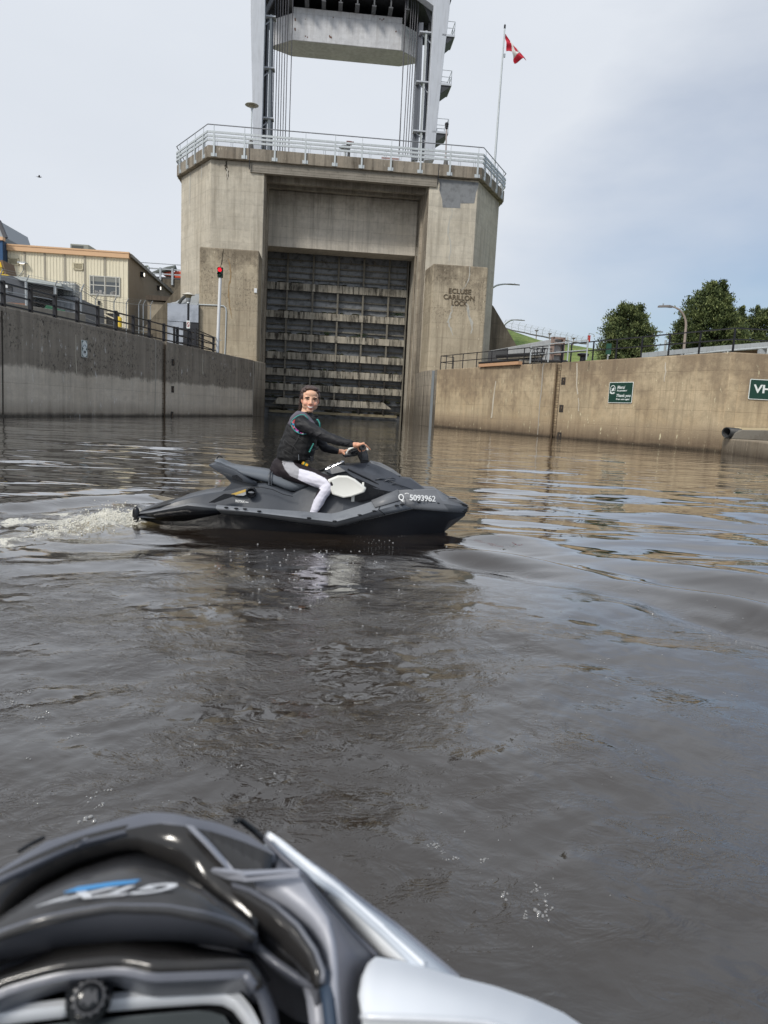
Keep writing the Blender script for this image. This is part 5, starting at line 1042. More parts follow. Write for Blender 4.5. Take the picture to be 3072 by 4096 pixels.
fstack(rl(55, 462), rl(492, 428), QR + .62, 2, 'stack of long black rubber faced fender beams nearest the railing')
fstack(rl(240, 380), rl(760, 348), QR + 1.55, 3, 'taller stack of pale timber fender beams against the grey box beam')
fstack(rl(495, 430), rl(1000, 440), QR + .75, 2, 'short stack of weathered timber beams behind the ladder top')
P0 = onz(*rl(60, 505), QR + .1); P1 = onz(*rl(500, 475), QR + .1); e = empty('orange_plank', (P0.x, P0.y, QR), 0, 'long faded orange plank on the right quay edge below the fender beams', 'plank'); m = MB(); m.bar(P0, P1, .3, .2); m.build('plank', mat('faded_orange', rgb(190, 150, 116), .8), e, world=True)
# support frames (sawhorses) with thin legs
for k, x in enumerate((640, 720, 795)):
    p = onz(*rl(x, 470), QR); e = empty('steel_trestle', p, .5, 'thin dark steel trestle under the beam stack, %s of three' % ('left', 'middle', 'right')[k], 'trestle')
    m = MB(); [m.bar((sx_ * .3, sy * .2, 0), (sx_ * .12, sy * .1, .8), .028) for sx_ in (-1, 1) for sy in (-1, 1)]; m.bar((-.32, 0, .8), (.32, 0, .8), .05); m.build('frame', BLACKP, e)
# galvanised pipe rail behind
gp = [onz(*rl(607, 480), QR), onz(*rl(1020, 452), QR), onz(*rl(1230, 440), QR), onz(*rl(1412, 434), QR)]
for k, p in enumerate(gp): pass
g2 = [Vector((p.x, p.y, QR)) for p in gp]
e = railing('pipe_railing', [g2[0], g2[0].lerp(g2[1], .5), g2[1], g2[2]], 1.05, GALV2, 'low galvanised pipe railing behind the fender beams on the right quay', (1, .5), .06, .05, 0)
# green sign box beyond railing
p = onz(*rl(1478, 372), QR); pY = 58
p = ony(*rl(1478, 320), pY); e = empty('green_notice', (p.x, p.y, QR), 0, 'dark green notice board with white tag beside the nearer cedar', 'notice board'); MB().box((0, 0, p.z - QR), (.40, .06, .85)).build('panel', mat('notice_green', rgb(28, 74, 58), .6), e); MB().box((.04, -.05, p.z - QR - .48), (.14, .03, .06)).build('tag', WSG, e); MB().box((0, .05, (p.z - QR) / 2), (.1, .08, p.z - QR)).build('post', GALV, e)
# mooring bollard
p = onp(*rl(1190, 447), R0 + RN * 1.2, RN); e = empty('mooring_bollard', (p.x, p.y, QR), 0, 'black cast iron mooring bollard on the right quay edge', 'bollard')
MB().lathe((0, 0, 0), [(.3, 0), (.3, .06), (.17, .16), (.16, .38), (.32, .44), (.34, .54), (.2, .6), (0, .61)], 16).build('casting', BLACKP, e, smooth=40)
# long grey ramp wall / low building roofline with supports
RW = mat('ramp_white', rgb(166, 172, 176), .7, 0, .08, 1.5, dirt=rgb(130, 134, 136), dirt_amt=.5, streak=True)
PT = [ony(2566, 1412, 47), ony(2790, 1390, 42), ony(3072, 1368, 38), ony(3400, 1344, 34)]; PBt = [ony(2566, 1432, 47), ony(2790, 1408, 42), ony(3072, 1388, 38), ony(3400, 1366, 34)]
e = empty('ramp', (PT[0].x, PT[0].y, QR), 0, 'long pale grey ramp parapet on short piers behind the right railing', 'ramp')
m = MB(); off_ = Vector((.5, .8, 0))
for i in range(3):
    a, b, c_, d = PT[i], PT[i + 1], PBt[i + 1], PBt[i]; m.prism([a, b, c_, d], off_)
m.build('parapet', RW, e, world=True)
for k, f in enumerate((.03, .3, .62)):
    pass
for x in (2740, 2792, 2912, 3057, 3180):
    Y = np.interp(x, [2566, 2790, 3072, 3400], [47, 42, 38, 34]) + .1; tz = ony(x, np.interp(x, [2566, 2790, 3072, 3400], [1430, 1407, 1387, 1366]), Y)
    m = MB(); m.box((tz.x, tz.y + .2, (QR + tz.z) / 2), (.3, .3, tz.z - QR)); m.build('pier', RW, e, world=True)
m = MB(); m.prism([Vector((p.x, p.y, QR)) + off_ * 1.2 for p in (PT[0], PT[1], PT[2], PT[3])], Vector((0, 0, 1.4))); m.build('shadow_wall', mat('brown_wall', rgb(112, 92, 68), .9, 0, .15, 1), e, world=True) if False else None
m = MB()
for i in range(3): a, b = PBt[i] + off_ * 1.1, PBt[i + 1] + off_ * 1.1; m.prism([Vector((a.x, a.y, QR)), Vector((b.x, b.y, QR)), b, a], Vector((.2, .3, 0)))
m.build('back_wall', mat('brown_wall', rgb(116, 96, 72), .9, 0, .15, 1), e, world=True)
hp = [onz(2620, 1426, QR + .95), ony(2740, 1418, 40), ony(2912, 1402, 37), ony(3072, 1390, 35), ony(3300, 1376, 32)]
e = empty('ramp_handrail', (hp[1].x, hp[1].y, QR), 0, 'galvanised tube handrail in front of the ramp parapet at the right edge', 'railing')
m = MB(); m.tube(hp[1:], .045, 8); m.build('handrail', GALV2, e, world=True)
for p in hp[1:4]: m = MB(); m.tube([p, Vector((p.x, p.y, QR))], .04, 6); m.build('post', GALV2, e, world=True)
# ---------------------------------------------------------------- hill fence, obelisk, beacon, lamps
def z9(x, y): return rl(x, y)
hfp = []; hfh = []
for k, (x, yt, yb_) in enumerate(((325, 20, 85), (403, 38, 112), (478, 52, 127), (548, 70, 140), (613, 85, 157), (682, 98, 170), (745, 108, 180), (815, 125, 196), (880, 142, 205), (940, 157, 213), (1003, 165, 225), (1062, 182, 238), (1118, 195, 248), (1175, 207, 258), (1232, 218, 262))):
    Y = 121 - k * .8; t_ = ony(*rl(x, yt), Y); b_2 = ony(*rl(x, yb_), Y); hfp.append(b_2); hfh.append(t_.z - b_2.z)
fence(hfp, hfh, 0, 'galvanised barbed chain-link fence along the crest of the grassy hill', True)
m = MB(); m.tube(hfp, .12, 5); e = empty('hill_kerb', hfp[0], 0, 'dark low pipe rail along the crest of the grassy hill', 'rail'); m.build('pipe', mat('pipe_dark', rgb(96, 96, 96), .8), e, world=True)
p = ony(*rl(1022, 240), 150); q = ony(*rl(1028, 165), 150); w_ = 16 / 2.765 / 2840 * 150
e = empty('obelisk', p, 0, 'small pale pyramid-shaped obelisk beyond the hill fence', 'obelisk'); m = MB(); m.add([(-w_ * 1.1, -w_ * 1.1, -1), (w_ * 1.1, -w_ * 1.1, -1), (w_ * 1.1, w_ * 1.1, -1), (-w_ * 1.1, w_ * 1.1, -1), (0, 0, q.z - p.z)], [(0, 1, 4), (1, 2, 4), (2, 3, 4), (3, 0, 4), (0, 3, 2, 1)]); m.build('shaft', mat('pale_stone', rgb(176, 176, 178), .8), e); MB().box((0, 0, -1.3), (w_ * 3, w_ * 3, .8)).build('plinth', mat('pale_stone2', rgb(160, 160, 160), .8), e)
p = ony(*rl(1252, 262), 132); q = ony(*rl(1250, 145), 132); e = empty('road_signal', p, 0, 'small red traffic light on a thin mast above the grassy hill', 'signal light'); hq = q.z - p.z
MB().tube([(0, 0, -2), (0, 0, hq)], .09, 6).build('mast', GALV, e); MB().box((0, -.15, hq * .48), (.45, .3, 1.1)).build('housing', mat('signal_red', rgb(170, 50, 44), .5), e); MB().tube([(0, 0, hq), (.9, 0, hq - .2)], .05).build('arm', GALV, e); MB().box((.95, 0, hq - .45), (.2, .2, .35)).build('camera_box', GALV2, e)
for i, (x, y, s) in enumerate(((680, 150, 1.0), (1088, 235, .9), (825, 185, .9))):
    p = ony(*rl(x, y), 128); e = empty('hill_marker', p, 0, ('short lamp stub on the hill crest nearest the gatehouse', 'short lamp stub on the hill crest beside the obelisk', 'small brown post with cap on the hill crest behind the grey beam')[i], 'marker'); MB().tube([(0, 0, -1.5), (0, 0, .3)], .08, 6).build('post', mat('stub_brown', rgb(126, 104, 92), .8), e); MB().lathe((0, 0, .3), [(.05, 0), (.35, .2), (.35, .28), (0, .32)], 10).build('cap', mat('stub_brown2', rgb(120, 100, 90), .8), e)
def cobra(pts, Y, zb, label, flip=1, hw=1.0, col=None):
    P = [ony(x, y, Y) for x, y in pts]; b = Vector((P[0].x, P[0].y, zb)); e = empty('street_light', b, 0, label, 'street light'); Q = [p - b for p in P]
    # smooth
    R_ = [Q[0]]
    for i in range(len(Q) - 1):
        for k in range(1, 5):
            t = k / 4; p0 = Q[max(i - 1, 0)]; p1 = Q[i]; p2 = Q[i + 1]; p3 = Q[min(i + 2, len(Q) - 1)]
            R_.append(.5 * ((2 * p1) + (-p0 + p2) * t + (2 * p0 - 5 * p1 + 4 * p2 - p3) * t * t + (-p0 + 3 * p1 - 3 * p2 + p3) * t ** 3))
    n = len(R_); s = Y / 45
    MB().tube([(0, 0, 0)] + R_, [.1 * s] + [(.085 - .045 * i / n) * s for i in range(n)], 8).build('pole', col or mat('pole_weathered', rgb(150, 138, 128), .6, .2, .2, 2), e, smooth=60)
    h = R_[-1]; m = MB(); d = flip; m.prism([h + Vector((d * x * hw, y, z)) for x, y, z in ((0, -.12, .03), (.25, -.2, .06), (.75, -.12, .02), (.78, 0, 0), (.75, .12, .02), (.25, .2, .06), (0, .12, .03))], (0, 0, -.1)); m.build('lamp_head', mat('head_grey', rgb(130, 126, 124), .5, .2), e); MB().tube([h + Vector((d * .5 * hw, 0, .0)), h + Vector((d * .5 * hw, 0, .16))], .04).build('photocell', GALV, e)
    return e
def q2(x, y): return (x / 2.765 + 2472, y / 2.765 + 1080)
cobra([q2(732, 850), q2(745, 700), q2(752, 600), q2(742, 540), q2(715, 480), q2(665, 430), q2(600, 405)], 44, QR, 'tall curved street light in front of the largest cedar', -1, 1.1)
cobra([q2(380, 740), q2(378, 690), q2(388, 680), q2(410, 679)], 92, QR, 'distant curved street light behind the nearer cedar', 1, 1.3)
cobra([(1947, 1176), (1955, 1165), (1972, 1150), (1992, 1140), (2022, 1136)], 92, QR, 'curved street light arching out behind the right edge of the gatehouse', 1, 2.3, GALV)
cobra([(2016, 1300), (2024, 1292), (2040, 1282), (2055, 1279)], 112, QR, 'curved street light showing above the right wing wall', 1, 2.2, GALV)
p = ony(*q2(523, 850), 90); e = empty('utility_post', (p.x, p.y, QR), 0, 'thin utility post between the two cedars', 'post'); q = ony(*q2(530, 775), 90); MB().tube([(0, 0, 0), (q.x - p.x, 0, q.z - QR)], .14, 6).build('post', GALV, e); MB().tube([(0, 0, q.z - QR - .3), (.7, 0, q.z - QR - .25)], .07, 6).build('arm', GALV, e)
# ---------------------------------------------------------------- cedars
LEAFS = [None] * 3
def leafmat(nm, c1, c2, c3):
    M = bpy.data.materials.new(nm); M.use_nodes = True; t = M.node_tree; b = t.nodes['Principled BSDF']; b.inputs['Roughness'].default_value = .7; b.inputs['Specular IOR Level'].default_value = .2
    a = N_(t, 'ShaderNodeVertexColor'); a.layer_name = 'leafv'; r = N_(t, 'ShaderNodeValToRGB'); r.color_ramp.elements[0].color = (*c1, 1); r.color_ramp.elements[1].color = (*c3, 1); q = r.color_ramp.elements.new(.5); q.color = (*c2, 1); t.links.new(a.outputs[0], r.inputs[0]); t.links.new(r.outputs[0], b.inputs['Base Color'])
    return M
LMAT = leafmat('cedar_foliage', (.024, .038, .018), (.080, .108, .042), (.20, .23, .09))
BARK = mat('bark', (.07, .05, .035), .95, 0, .3, 6)
def cedar(basep, outl, label, seed, dens=1.0, leaf=.42, grp='cedars on the right quay'):
    """outl: list of (height, left radius, right radius) silhouette"""
    r = np.random.default_rng(seed); e = empty('cedar_tree', basep, 0, label, 'tree', grp); hs = np.array([o[0] for o in outl]); lr = np.array([o[1] for o in outl]); rr = np.array([o[2] for o in outl]); Ht = hs[-1]
    MB().tube([(0, 0, 0), (.1, 0, Ht * .5), (0, 0, Ht * .96)], [Ht * .03, Ht * .016, .02], 8).build('trunk', BARK, e)
    V = []; Fc = []; Cc = []; m = MB()
    nb = int(150 * dens)
    for i in range(nb):
        h = Ht * (.03 + .95 * (i / nb) ** .92); az = r.uniform(0, 2 * pi); L = np.interp(h, hs, lr) if cos(az) < 0 else np.interp(h, hs, rr); L = L * (1 - .12 * abs(sin(az))) * r.uniform(.58, 1.12)
        d = Vector((cos(az), sin(az), 0)); A = Vector((0, 0, max(.1, h - L * .12))); up = r.uniform(.1, .5); B = Vector((0, 0, h)) + d * L + Vector((0, 0, up * .35))
        if L > .5: m.tube([A, A.lerp(B, .55) - Vector((0, 0, L * .05)), A.lerp(B, .9)], [.06, .035, .01], 4, cap=False)
        nl = int((50 + 150 * L / 2.5)); bright = r.uniform(0, 1)
        for k in range(nl):
            t = r.uniform(.25, 1.05) ** .6; w = (.16 + .34 * L * .35) * (1.1 - .55 * t)
            c = A.lerp(B, t) + Vector((r.normal(0, w), r.normal(0, w), r.normal(0, w * .8) + .15)); sz = leaf * r.uniform(.2, .52)
            ax = (d * r.uniform(.1, 1) + Vector((r.normal(0, .6), r.normal(0, .6), r.uniform(.2, 1.4)))).normalized(); bx_ = ax.cross(Vector((r.normal(), r.normal(), r.normal()))).normalized()
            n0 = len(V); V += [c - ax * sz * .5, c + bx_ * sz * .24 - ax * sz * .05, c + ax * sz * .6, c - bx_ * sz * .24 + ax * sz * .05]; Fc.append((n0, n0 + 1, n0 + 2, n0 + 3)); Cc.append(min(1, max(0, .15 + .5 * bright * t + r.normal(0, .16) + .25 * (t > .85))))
    m.build('branches', BARK, e)
    me = bpy.data.meshes.new('crown'); me.from_pydata([tuple(v) for v in V], [], Fc); ca = me.color_attributes.new('leafv', 'FLOAT_COLOR', 'CORNER'); arr = np.repeat(np.array(Cc), 4); ca.data.foreach_set('color', np.stack([arr, arr, arr, np.ones_like(arr)], 1).ravel().astype(np.float32))
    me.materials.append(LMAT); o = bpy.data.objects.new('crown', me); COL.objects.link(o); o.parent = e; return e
def ctree(cx, ybase, Y, sil, label, seed, dens=1.0, leaf=.42):
    b = ony(cx, ybase, Y); b.z = QR + .0; out = []
    for (y, xl, xr) in sil:
        p0 = ony(xl, y, Y); p1 = ony(xr, y, Y); out.append((max(.2, p0.z - b.z), b.x - p0.x, p1.x - b.x))
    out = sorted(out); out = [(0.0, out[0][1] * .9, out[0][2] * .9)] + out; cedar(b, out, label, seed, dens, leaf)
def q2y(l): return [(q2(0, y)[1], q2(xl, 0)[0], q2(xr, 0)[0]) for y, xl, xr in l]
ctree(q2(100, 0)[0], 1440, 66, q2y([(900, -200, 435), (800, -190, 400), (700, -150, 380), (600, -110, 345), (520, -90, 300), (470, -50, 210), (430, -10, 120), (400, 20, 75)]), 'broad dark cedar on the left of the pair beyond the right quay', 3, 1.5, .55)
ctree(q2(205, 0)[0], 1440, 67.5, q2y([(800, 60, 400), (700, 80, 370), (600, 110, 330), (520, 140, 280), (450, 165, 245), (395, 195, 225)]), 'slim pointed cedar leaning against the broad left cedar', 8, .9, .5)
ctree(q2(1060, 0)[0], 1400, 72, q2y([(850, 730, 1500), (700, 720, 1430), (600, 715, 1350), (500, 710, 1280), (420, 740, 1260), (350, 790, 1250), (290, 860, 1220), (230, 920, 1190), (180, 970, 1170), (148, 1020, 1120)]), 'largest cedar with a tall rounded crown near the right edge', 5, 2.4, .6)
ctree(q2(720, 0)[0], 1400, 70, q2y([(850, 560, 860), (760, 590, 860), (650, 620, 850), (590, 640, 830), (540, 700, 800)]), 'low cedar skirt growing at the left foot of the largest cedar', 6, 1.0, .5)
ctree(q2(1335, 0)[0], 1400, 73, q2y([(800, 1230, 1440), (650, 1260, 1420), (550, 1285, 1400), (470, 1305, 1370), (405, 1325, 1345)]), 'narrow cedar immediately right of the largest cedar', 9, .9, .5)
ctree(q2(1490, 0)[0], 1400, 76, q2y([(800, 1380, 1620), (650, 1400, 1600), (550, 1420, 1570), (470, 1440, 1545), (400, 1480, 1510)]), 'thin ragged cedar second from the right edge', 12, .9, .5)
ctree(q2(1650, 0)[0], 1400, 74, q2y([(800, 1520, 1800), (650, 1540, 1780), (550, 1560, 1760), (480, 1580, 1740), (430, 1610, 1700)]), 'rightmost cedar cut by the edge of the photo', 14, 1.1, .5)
b = ony(600, 1300, 110)
def bushy(): pass
ctree(570, 1300, 118, [(1180, 530, 640), (1110, 545, 605), (1062, 560, 585)], 'dark tree top showing above the brown side roof of the metal building', 17, .8, .8)
# ================================================================== water
WM = bpy.data.materials.new('river_water'); WM.use_nodes = True; t = WM.node_tree; b = t.nodes['Principled BSDF']; Lk = t.links.new
b.inputs['Roughness'].default_value = .035; b.inputs['IOR'].default_value = 1.40; b.inputs['Coat Weight'].default_value = 1; b.inputs['Coat Roughness'].default_value = .03; b.inputs['Coat IOR'].default_value = 1.8; b.inputs['Specular IOR Level'].default_value = .5
at = N_(t, 'ShaderNodeVertexColor'); at.layer_name = 'wat'; sp = N_(t, 'ShaderNodeSeparateColor'); Lk(at.outputs[0], sp.inputs[0])   # R chop, G foam, B aerated
co = N_(t, 'ShaderNodeTexCoord')
def wn(scale, det, sc=(1, 1, 1), rough=.5, dist=0.0):
    q = N_(t, 'ShaderNodeMapping'); q.inputs['Scale'].default_value = sc; Lk(co.outputs['Object'], q.inputs[0]); n = N_(t, 'ShaderNodeTexNoise'); n.inputs['Scale'].default_value = scale; n.inputs['Detail'].default_value = det; n.inputs['Roughness'].default_value = rough; n.inputs['Distortion'].default_value = dist; Lk(q.outputs[0], n.inputs['Vector']); return n.outputs[0]
def wmth(op, a, c=None, d=None):
    n = N_(t, 'ShaderNodeMath', operation=op)
    for i, q in enumerate((a, c, d)):
        if q is None: continue
        if isinstance(q, (int, float)): n.inputs[i].default_value = q
        else: Lk(q, n.inputs[i])
    return n.outputs[0]
def wr_(s, a, c, lo=0., hi=1.):
    r = N_(t, 'ShaderNodeMapRange'); r.inputs[1].default_value = a; r.inputs[2].default_value = c; r.inputs[3].default_value = lo; r.inputs[4].default_value = hi; Lk(s, r.inputs[0]); return r.outputs[0]
far1 = wn(1.1, 2, (.55, 1.5, 1), .5, .3); far2 = wn(3.2, 2, (.6, 1.3, 1)); f1 = wn(11, 3, (1, 1.25, 1), .55, .6); f2 = wn(38, 3, (1, 1.2, 1), .55, .4)
calm = wmth('ADD', wmth('MULTIPLY', far1, .050), wmth('MULTIPLY', far2, .0045))
rg = wmth('ABSOLUTE', wmth('SUBTRACT', wn(7, 4, (1, 1.5, 1), .6, 1.2), .5)); chop = wmth('ADD', wmth('ADD', wmth('MULTIPLY', f1, .0055), wmth('MULTIPLY', f2, .0017)), wmth('MULTIPLY', rg, -.0130))
chop = wmth('MULTIPLY', chop, wr_(wn(1.3, 4, (1, 1.4, 1), .6, .8), .42, .62, .18, 1.25)); hh = wmth('ADD', wmth('MULTIPLY', calm, wr_(sp.outputs[0], 0, 1, 1, .15)), wmth('MULTIPLY', chop, wmth('ADD', sp.outputs[0], .04)))
bu = N_(t, 'ShaderNodeBump'); bu.inputs['Distance'].default_value = 1.0; bu.inputs['Strength'].default_value = 1.0; Lk(hh, bu.inputs['Height']); Lk(bu.outputs[0], b.inputs['Normal']); Lk(bu.outputs[0], b.inputs['Coat Normal'])
Lk(wr_(sp.outputs[0], .05, .7, 1, .62), b.inputs['Coat Weight']); mxc = N_(t, 'ShaderNodeMix', data_type='RGBA'); mxc.inputs[6].default_value = (.018, .012, .008, 1); mxc.inputs[7].default_value = (.36, .29, .15, 1)
Lk(wmth('MULTIPLY', sp.outputs[2], wr_(wn(3.5, 4), .3, .6, .2, 1)), mxc.inputs[0])
silt = N_(t, 'ShaderNodeMix', data_type='RGBA'); silt.inputs[7].default_value = (.028, .021, .015, 1); Lk(wmth('MULTIPLY', sp.outputs[0], wr_(wn(.6, 3), .3, .65, .35, 1)), silt.inputs[0]); Lk(mxc.outputs[2], silt.inputs[6])
ml2 = N_(t, 'ShaderNodeMix', data_type='RGBA'); Lk(sp.outputs[2], ml2.inputs[0]); Lk(silt.outputs[2], ml2.inputs[6]); Lk(mxc.outputs[2], ml2.inputs[7])
Lk(ml2.outputs[2], b.inputs['Base Color'])
fm = N_(t, 'ShaderNodeBsdfPrincipled'); fm.inputs['Base Color'].default_value = (.74, .72, .64, 1); fm.inputs['Roughness'].default_value = .5; fm.inputs['Subsurface Weight'].default_value = 0
fb = N_(t, 'ShaderNodeBump'); fb.inputs['Distance'].default_value = .05; Lk(wn(40, 5), fb.inputs['Height']); Lk(fb.outputs[0], fm.inputs['Normal'])
fo = wmth('ADD', wn(9, 7, (1, 1.0, 1), .72, .8), wmth('MULTIPLY', sp.outputs[1], .55)); ff = wmth('MULTIPLY', wr_(fo, .74, .86), wr_(sp.outputs[1], .02, .12))
ms = N_(t, 'ShaderNodeMixShader'); Lk(ff, ms.inputs[0]); Lk(b.outputs[0], ms.inputs[1]); Lk(fm.outputs[0], ms.inputs[2]); Lk(ms.outputs[0], t.nodes['Material Output'].inputs['Surface'])

dep = np.concatenate([np.arange(78, 52, -.6), np.arange(52, .75, -.072)]); rad = H / np.tan(np.radians(dep)); rad = np.concatenate([rad, [120, 200]])
az = np.concatenate([np.arange(-180, -36, 1.6), np.arange(-36, 36, .074), np.arange(36, 180.1, 1.6)]); az = np.radians(az)
RR, AA = np.meshgrid(rad, az, indexing='ij'); X = RR * np.sin(AA); Y = RR * np.cos(AA)
DR = np.maximum(np.gradient(rad)[:, None], RR * np.radians(.074)); 
def sst(x, a, b_): q = np.clip((x - a) / (b_ - a), 0, 1); return q * q * (3 - 2 * q)
def vnoise(x, y, seed):   # smooth value noise
    xi = np.floor(x).astype(int); yi = np.floor(y).astype(int); fx = x - xi; fy = y - yi; fx = fx * fx * (3 - 2 * fx); fy = fy * fy * (3 - 2 * fy)
    def hsh(a, b_): v = np.sin(a * 127.1 + b_ * 311.7 + seed * 74.7) * 43758.5453; return v - np.floor(v)
    return (hsh(xi, yi) * (1 - fx) + hsh(xi + 1, yi) * fx) * (1 - fy) + (hsh(xi, yi + 1) * (1 - fx) + hsh(xi + 1, yi + 1) * fx) * fy
def gw(pl): return np.array([[onz(x, y).x, onz(x, y).y] for x, y in pl])
# boundary between the churned near water and the calm water
bd = gw([(-900, 2030), (0, 2022), (300, 1998), (560, 2010), (1200, 2090), (1700, 2150), (1950, 2230), (2300, 2300), (2650, 2370), (3072, 2500), (3700, 2700)])
yb = np.interp(X, bd[:, 0], bd[:, 1]); wob = (vnoise(X * 1.3, Y * 1.3, 3) - .5) * .5
chopm = sst(yb - Y + wob * .6, -.15, .45); chopm = np.where(Y < -1, 1, chopm)
big = vnoise(X * .55, Y * .55, 9); mid = vnoise(X * 1.7 + 4, Y * 1.7, 19)
rightz = sst(X, .3, 2.2)
chopm_i = chopm * (.35 + .75 * sst(big, .25, .75) * (.5 + .5 * mid)) * (1 - .42 * rightz)
Z = np.zeros_like(X)
def waves(n, l0, l1, slope, spread, th0, seed, pw=1.0, mod=None):
    global Z
    r = np.random.default_rng(seed); acc = np.zeros_like(X)
    for i in range(n):
        L = l0 * (l1 / l0) ** r.random(); th = th0 + r.normal() * spread; k = 2 * pi / L; a = slope / k * sqrt(2.0 / n) * (L / l1) ** (pw - 1)
        fade = sst(L / DR, 2.5, 5.0); dx = X + .15 * L * (vnoise(X / L * .6, Y / L * .6, seed + i) - .5) * 4
        acc += a * fade * np.sin(k * (dx * cos(th) + Y * sin(th)) + r.uniform(0, 2 * pi))
    return acc
calmw = waves(26, .45, 2.6, .052, .38, pi / 2, 5); calmw += waves(6, 3, 7, .012, .4, pi / 2 + .2, 6)
pat = .35 + .9 * sst(vnoise(X * .16, Y * .22, 31), .2, .8)
calmw += waves(12, .7, 2.2, .085, .28, pi / 2 - .1, 16) * sst(X, .3, 2)
Z += calmw * (1 - .55 * chopm) * pat
chw = waves(30, .16, .9, .075, .8, 1.35, 7) + waves(26, .045, .2, .050, 1.0, 1.2, 8)
Z += chw * chopm_i
Z += waves(10, .6, 1.6, .035, .5, 1.9, 12) * chopm
def seg_d(pl):   # distance to a polyline and its arc parameter
    best = np.full(X.shape, 1e9); sd = np.zeros(X.shape); s_ = np.zeros(X.shape); acc = 0
    for (ax, ay), (bx, by) in zip(pl[:-1], pl[1:]):
        dx, dy = bx - ax, by - ay; L = hypot(dx, dy); q = np.clip(((X - ax) * dx + (Y - ay) * dy) / L ** 2, 0, 1); d = np.hypot(X - ax - q * dx, Y - ay - q * dy); sg = np.sign((X - ax) * dy - (Y - ay) * dx)
        mk = d < best; best = np.where(mk, d, best); sd = np.where(mk, sg, sd); s_ = np.where(mk, acc + q * L, s_); acc += L
    return best, sd, s_
# bow wave running away to the right, and its second crest
def crest_wave(pl, amp, wid, t0=.5, t1=3, und=.3):
    d, sg, s = seg_d(gw(pl)); ds = d * sg; A = amp * sst(s, 0, t0) * (1 - .4 * sst(s, t1, t1 + 5)) * (1 + und * np.sin(s * 2.3 + 1)) ; return A * (np.exp(-(ds / wid) ** 2) - .55 * np.exp(-((ds - 1.9 * wid) / (1.1 * wid)) ** 2) - .35 * np.exp(-((ds + 1.9 * wid) / (1.1 * wid)) ** 2))
Z += crest_wave([(1700, 2185), (1850, 2212), (2050, 2245), (2350, 2300), (2700, 2375), (3072, 2465), (3600, 2640)], .060, .18, .9, 3, .5)
Z += crest_wave([(1700, 2190), (1950, 2245), (2250, 2310), (2600, 2395), (2900, 2470)], .016, .10, .5, 2, .9)
Z += crest_wave([(1800, 2125), (2100, 2165), (2350, 2215), (2650, 2265), (3072, 2330), (3500, 2420)], .032, .24, .6, 3, .5)
Z += crest_wave([(1840, 2085), (2050, 2095), (2300, 2125), (2600, 2150), (3072, 2190)], .012, .4, .3)
Z += crest_wave([(700, 1985), (450, 1995), (200, 2005), (0, 2025), (-500, 2070)], .045, .26, .4, 3, .1)
# stern wash
wl_ = gw([(545, 2085), (400, 2105), (250, 2130), (80, 2165), (-300, 2230)]); d, sg, s = seg_d(wl_)
arm = np.exp(-(d / (.16 + .06 * s)) ** 2) * np.exp(-s / 6) ; 
wl2 = gw([(545, 2060), (430, 2050), (300, 2060), (100, 2070), (-300, 2090)]); d2, _, s2 = seg_d(wl2); arm2 = np.exp(-(d2 / (.30 + .10 * s2)) ** 2)
patch_ = gw([(545, 2070), (300, 2090), (-600, 2110)]); d3, _, s3 = seg_d(patch_); wash = np.exp(-(d3 / (.30 + .22 * s3)) ** 2)
mound = np.exp(-(((X - onz(440, 2075).x) / .36) ** 2 + ((Y - onz(440, 2075).y) / .22) ** 2))
turb = (vnoise(X * 6, Y * 6, 41) - .5) + .6 * (vnoise(X * 13, Y * 13, 43) - .5) + .35 * (vnoise(X * 27, Y * 27, 47) - .5)
Z += turb * (.05 * arm +   .07 * mound + .03 * wash) + .065 * mound + .03 * arm
foam = np.clip(arm * .8 * (.45 + .8 * vnoise(X * 3, Y * 3, 51)) + mound * .95 + wash * .42 * sst(vnoise(X * 2.2, Y * 3.2, 53), .35, .75) + arm2 * .45 * sst(vnoise(X * 2.5 + 3, Y * 4, 57), .3, .7), 0, 1.2)
aer = np.clip(np.exp(-(((d * sg) * -1 + .0) / .28) ** 2) * np.exp(-s / 1.6) * 1.0 + .55 * mound, 0, 1) * sst(-Y + onz(540, 2060).y + .3, 0, .2)
# lapping line round the second craft's hull: small bright ripples
me = bpy.data.meshes.new('water'); nr, na = X.shape
co_ = np.stack([X, Y, Z], -1).reshape(-1, 3).astype(np.float32); idx = np.arange(nr * na).reshape(nr, na)
fc = np.stack([idx[:-1, :-1], idx[:-1, 1:], idx[1:, 1:], idx[1:, :-1]], -1).reshape(-1, 4)[:, ::-1]
me.vertices.add(len(co_)); me.vertices.foreach_set('co', co_.ravel()); me.loops.add(fc.size); me.loops.foreach_set('vertex_index', fc.ravel().astype(np.int32)); me.polygons.add(len(fc)); me.polygons.foreach_set('loop_start', np.arange(0, fc.size, 4, dtype=np.int32)); me.polygons.foreach_set('loop_total', np.full(len(fc), 4, dtype=np.int32)); me.update(calc_edges=True); me.shade_smooth()
ca = me.color_attributes.new('wat', 'FLOAT_COLOR', 'POINT'); cc = np.stack([np.clip(chopm_i * 1.0, 0, 1), foam, aer, np.ones_like(X)], -1).reshape(-1, 4).astype(np.float32); ca.data.foreach_set('color', cc.ravel())
me.materials.append(WM); o = bpy.data.objects.new('water', me); COL.objects.link(o); tag(o, kind='structure')
def whgt(x, y):
    i = np.argmin((X - x) ** 2 + (Y - y) ** 2) if False else 0; return 0.0
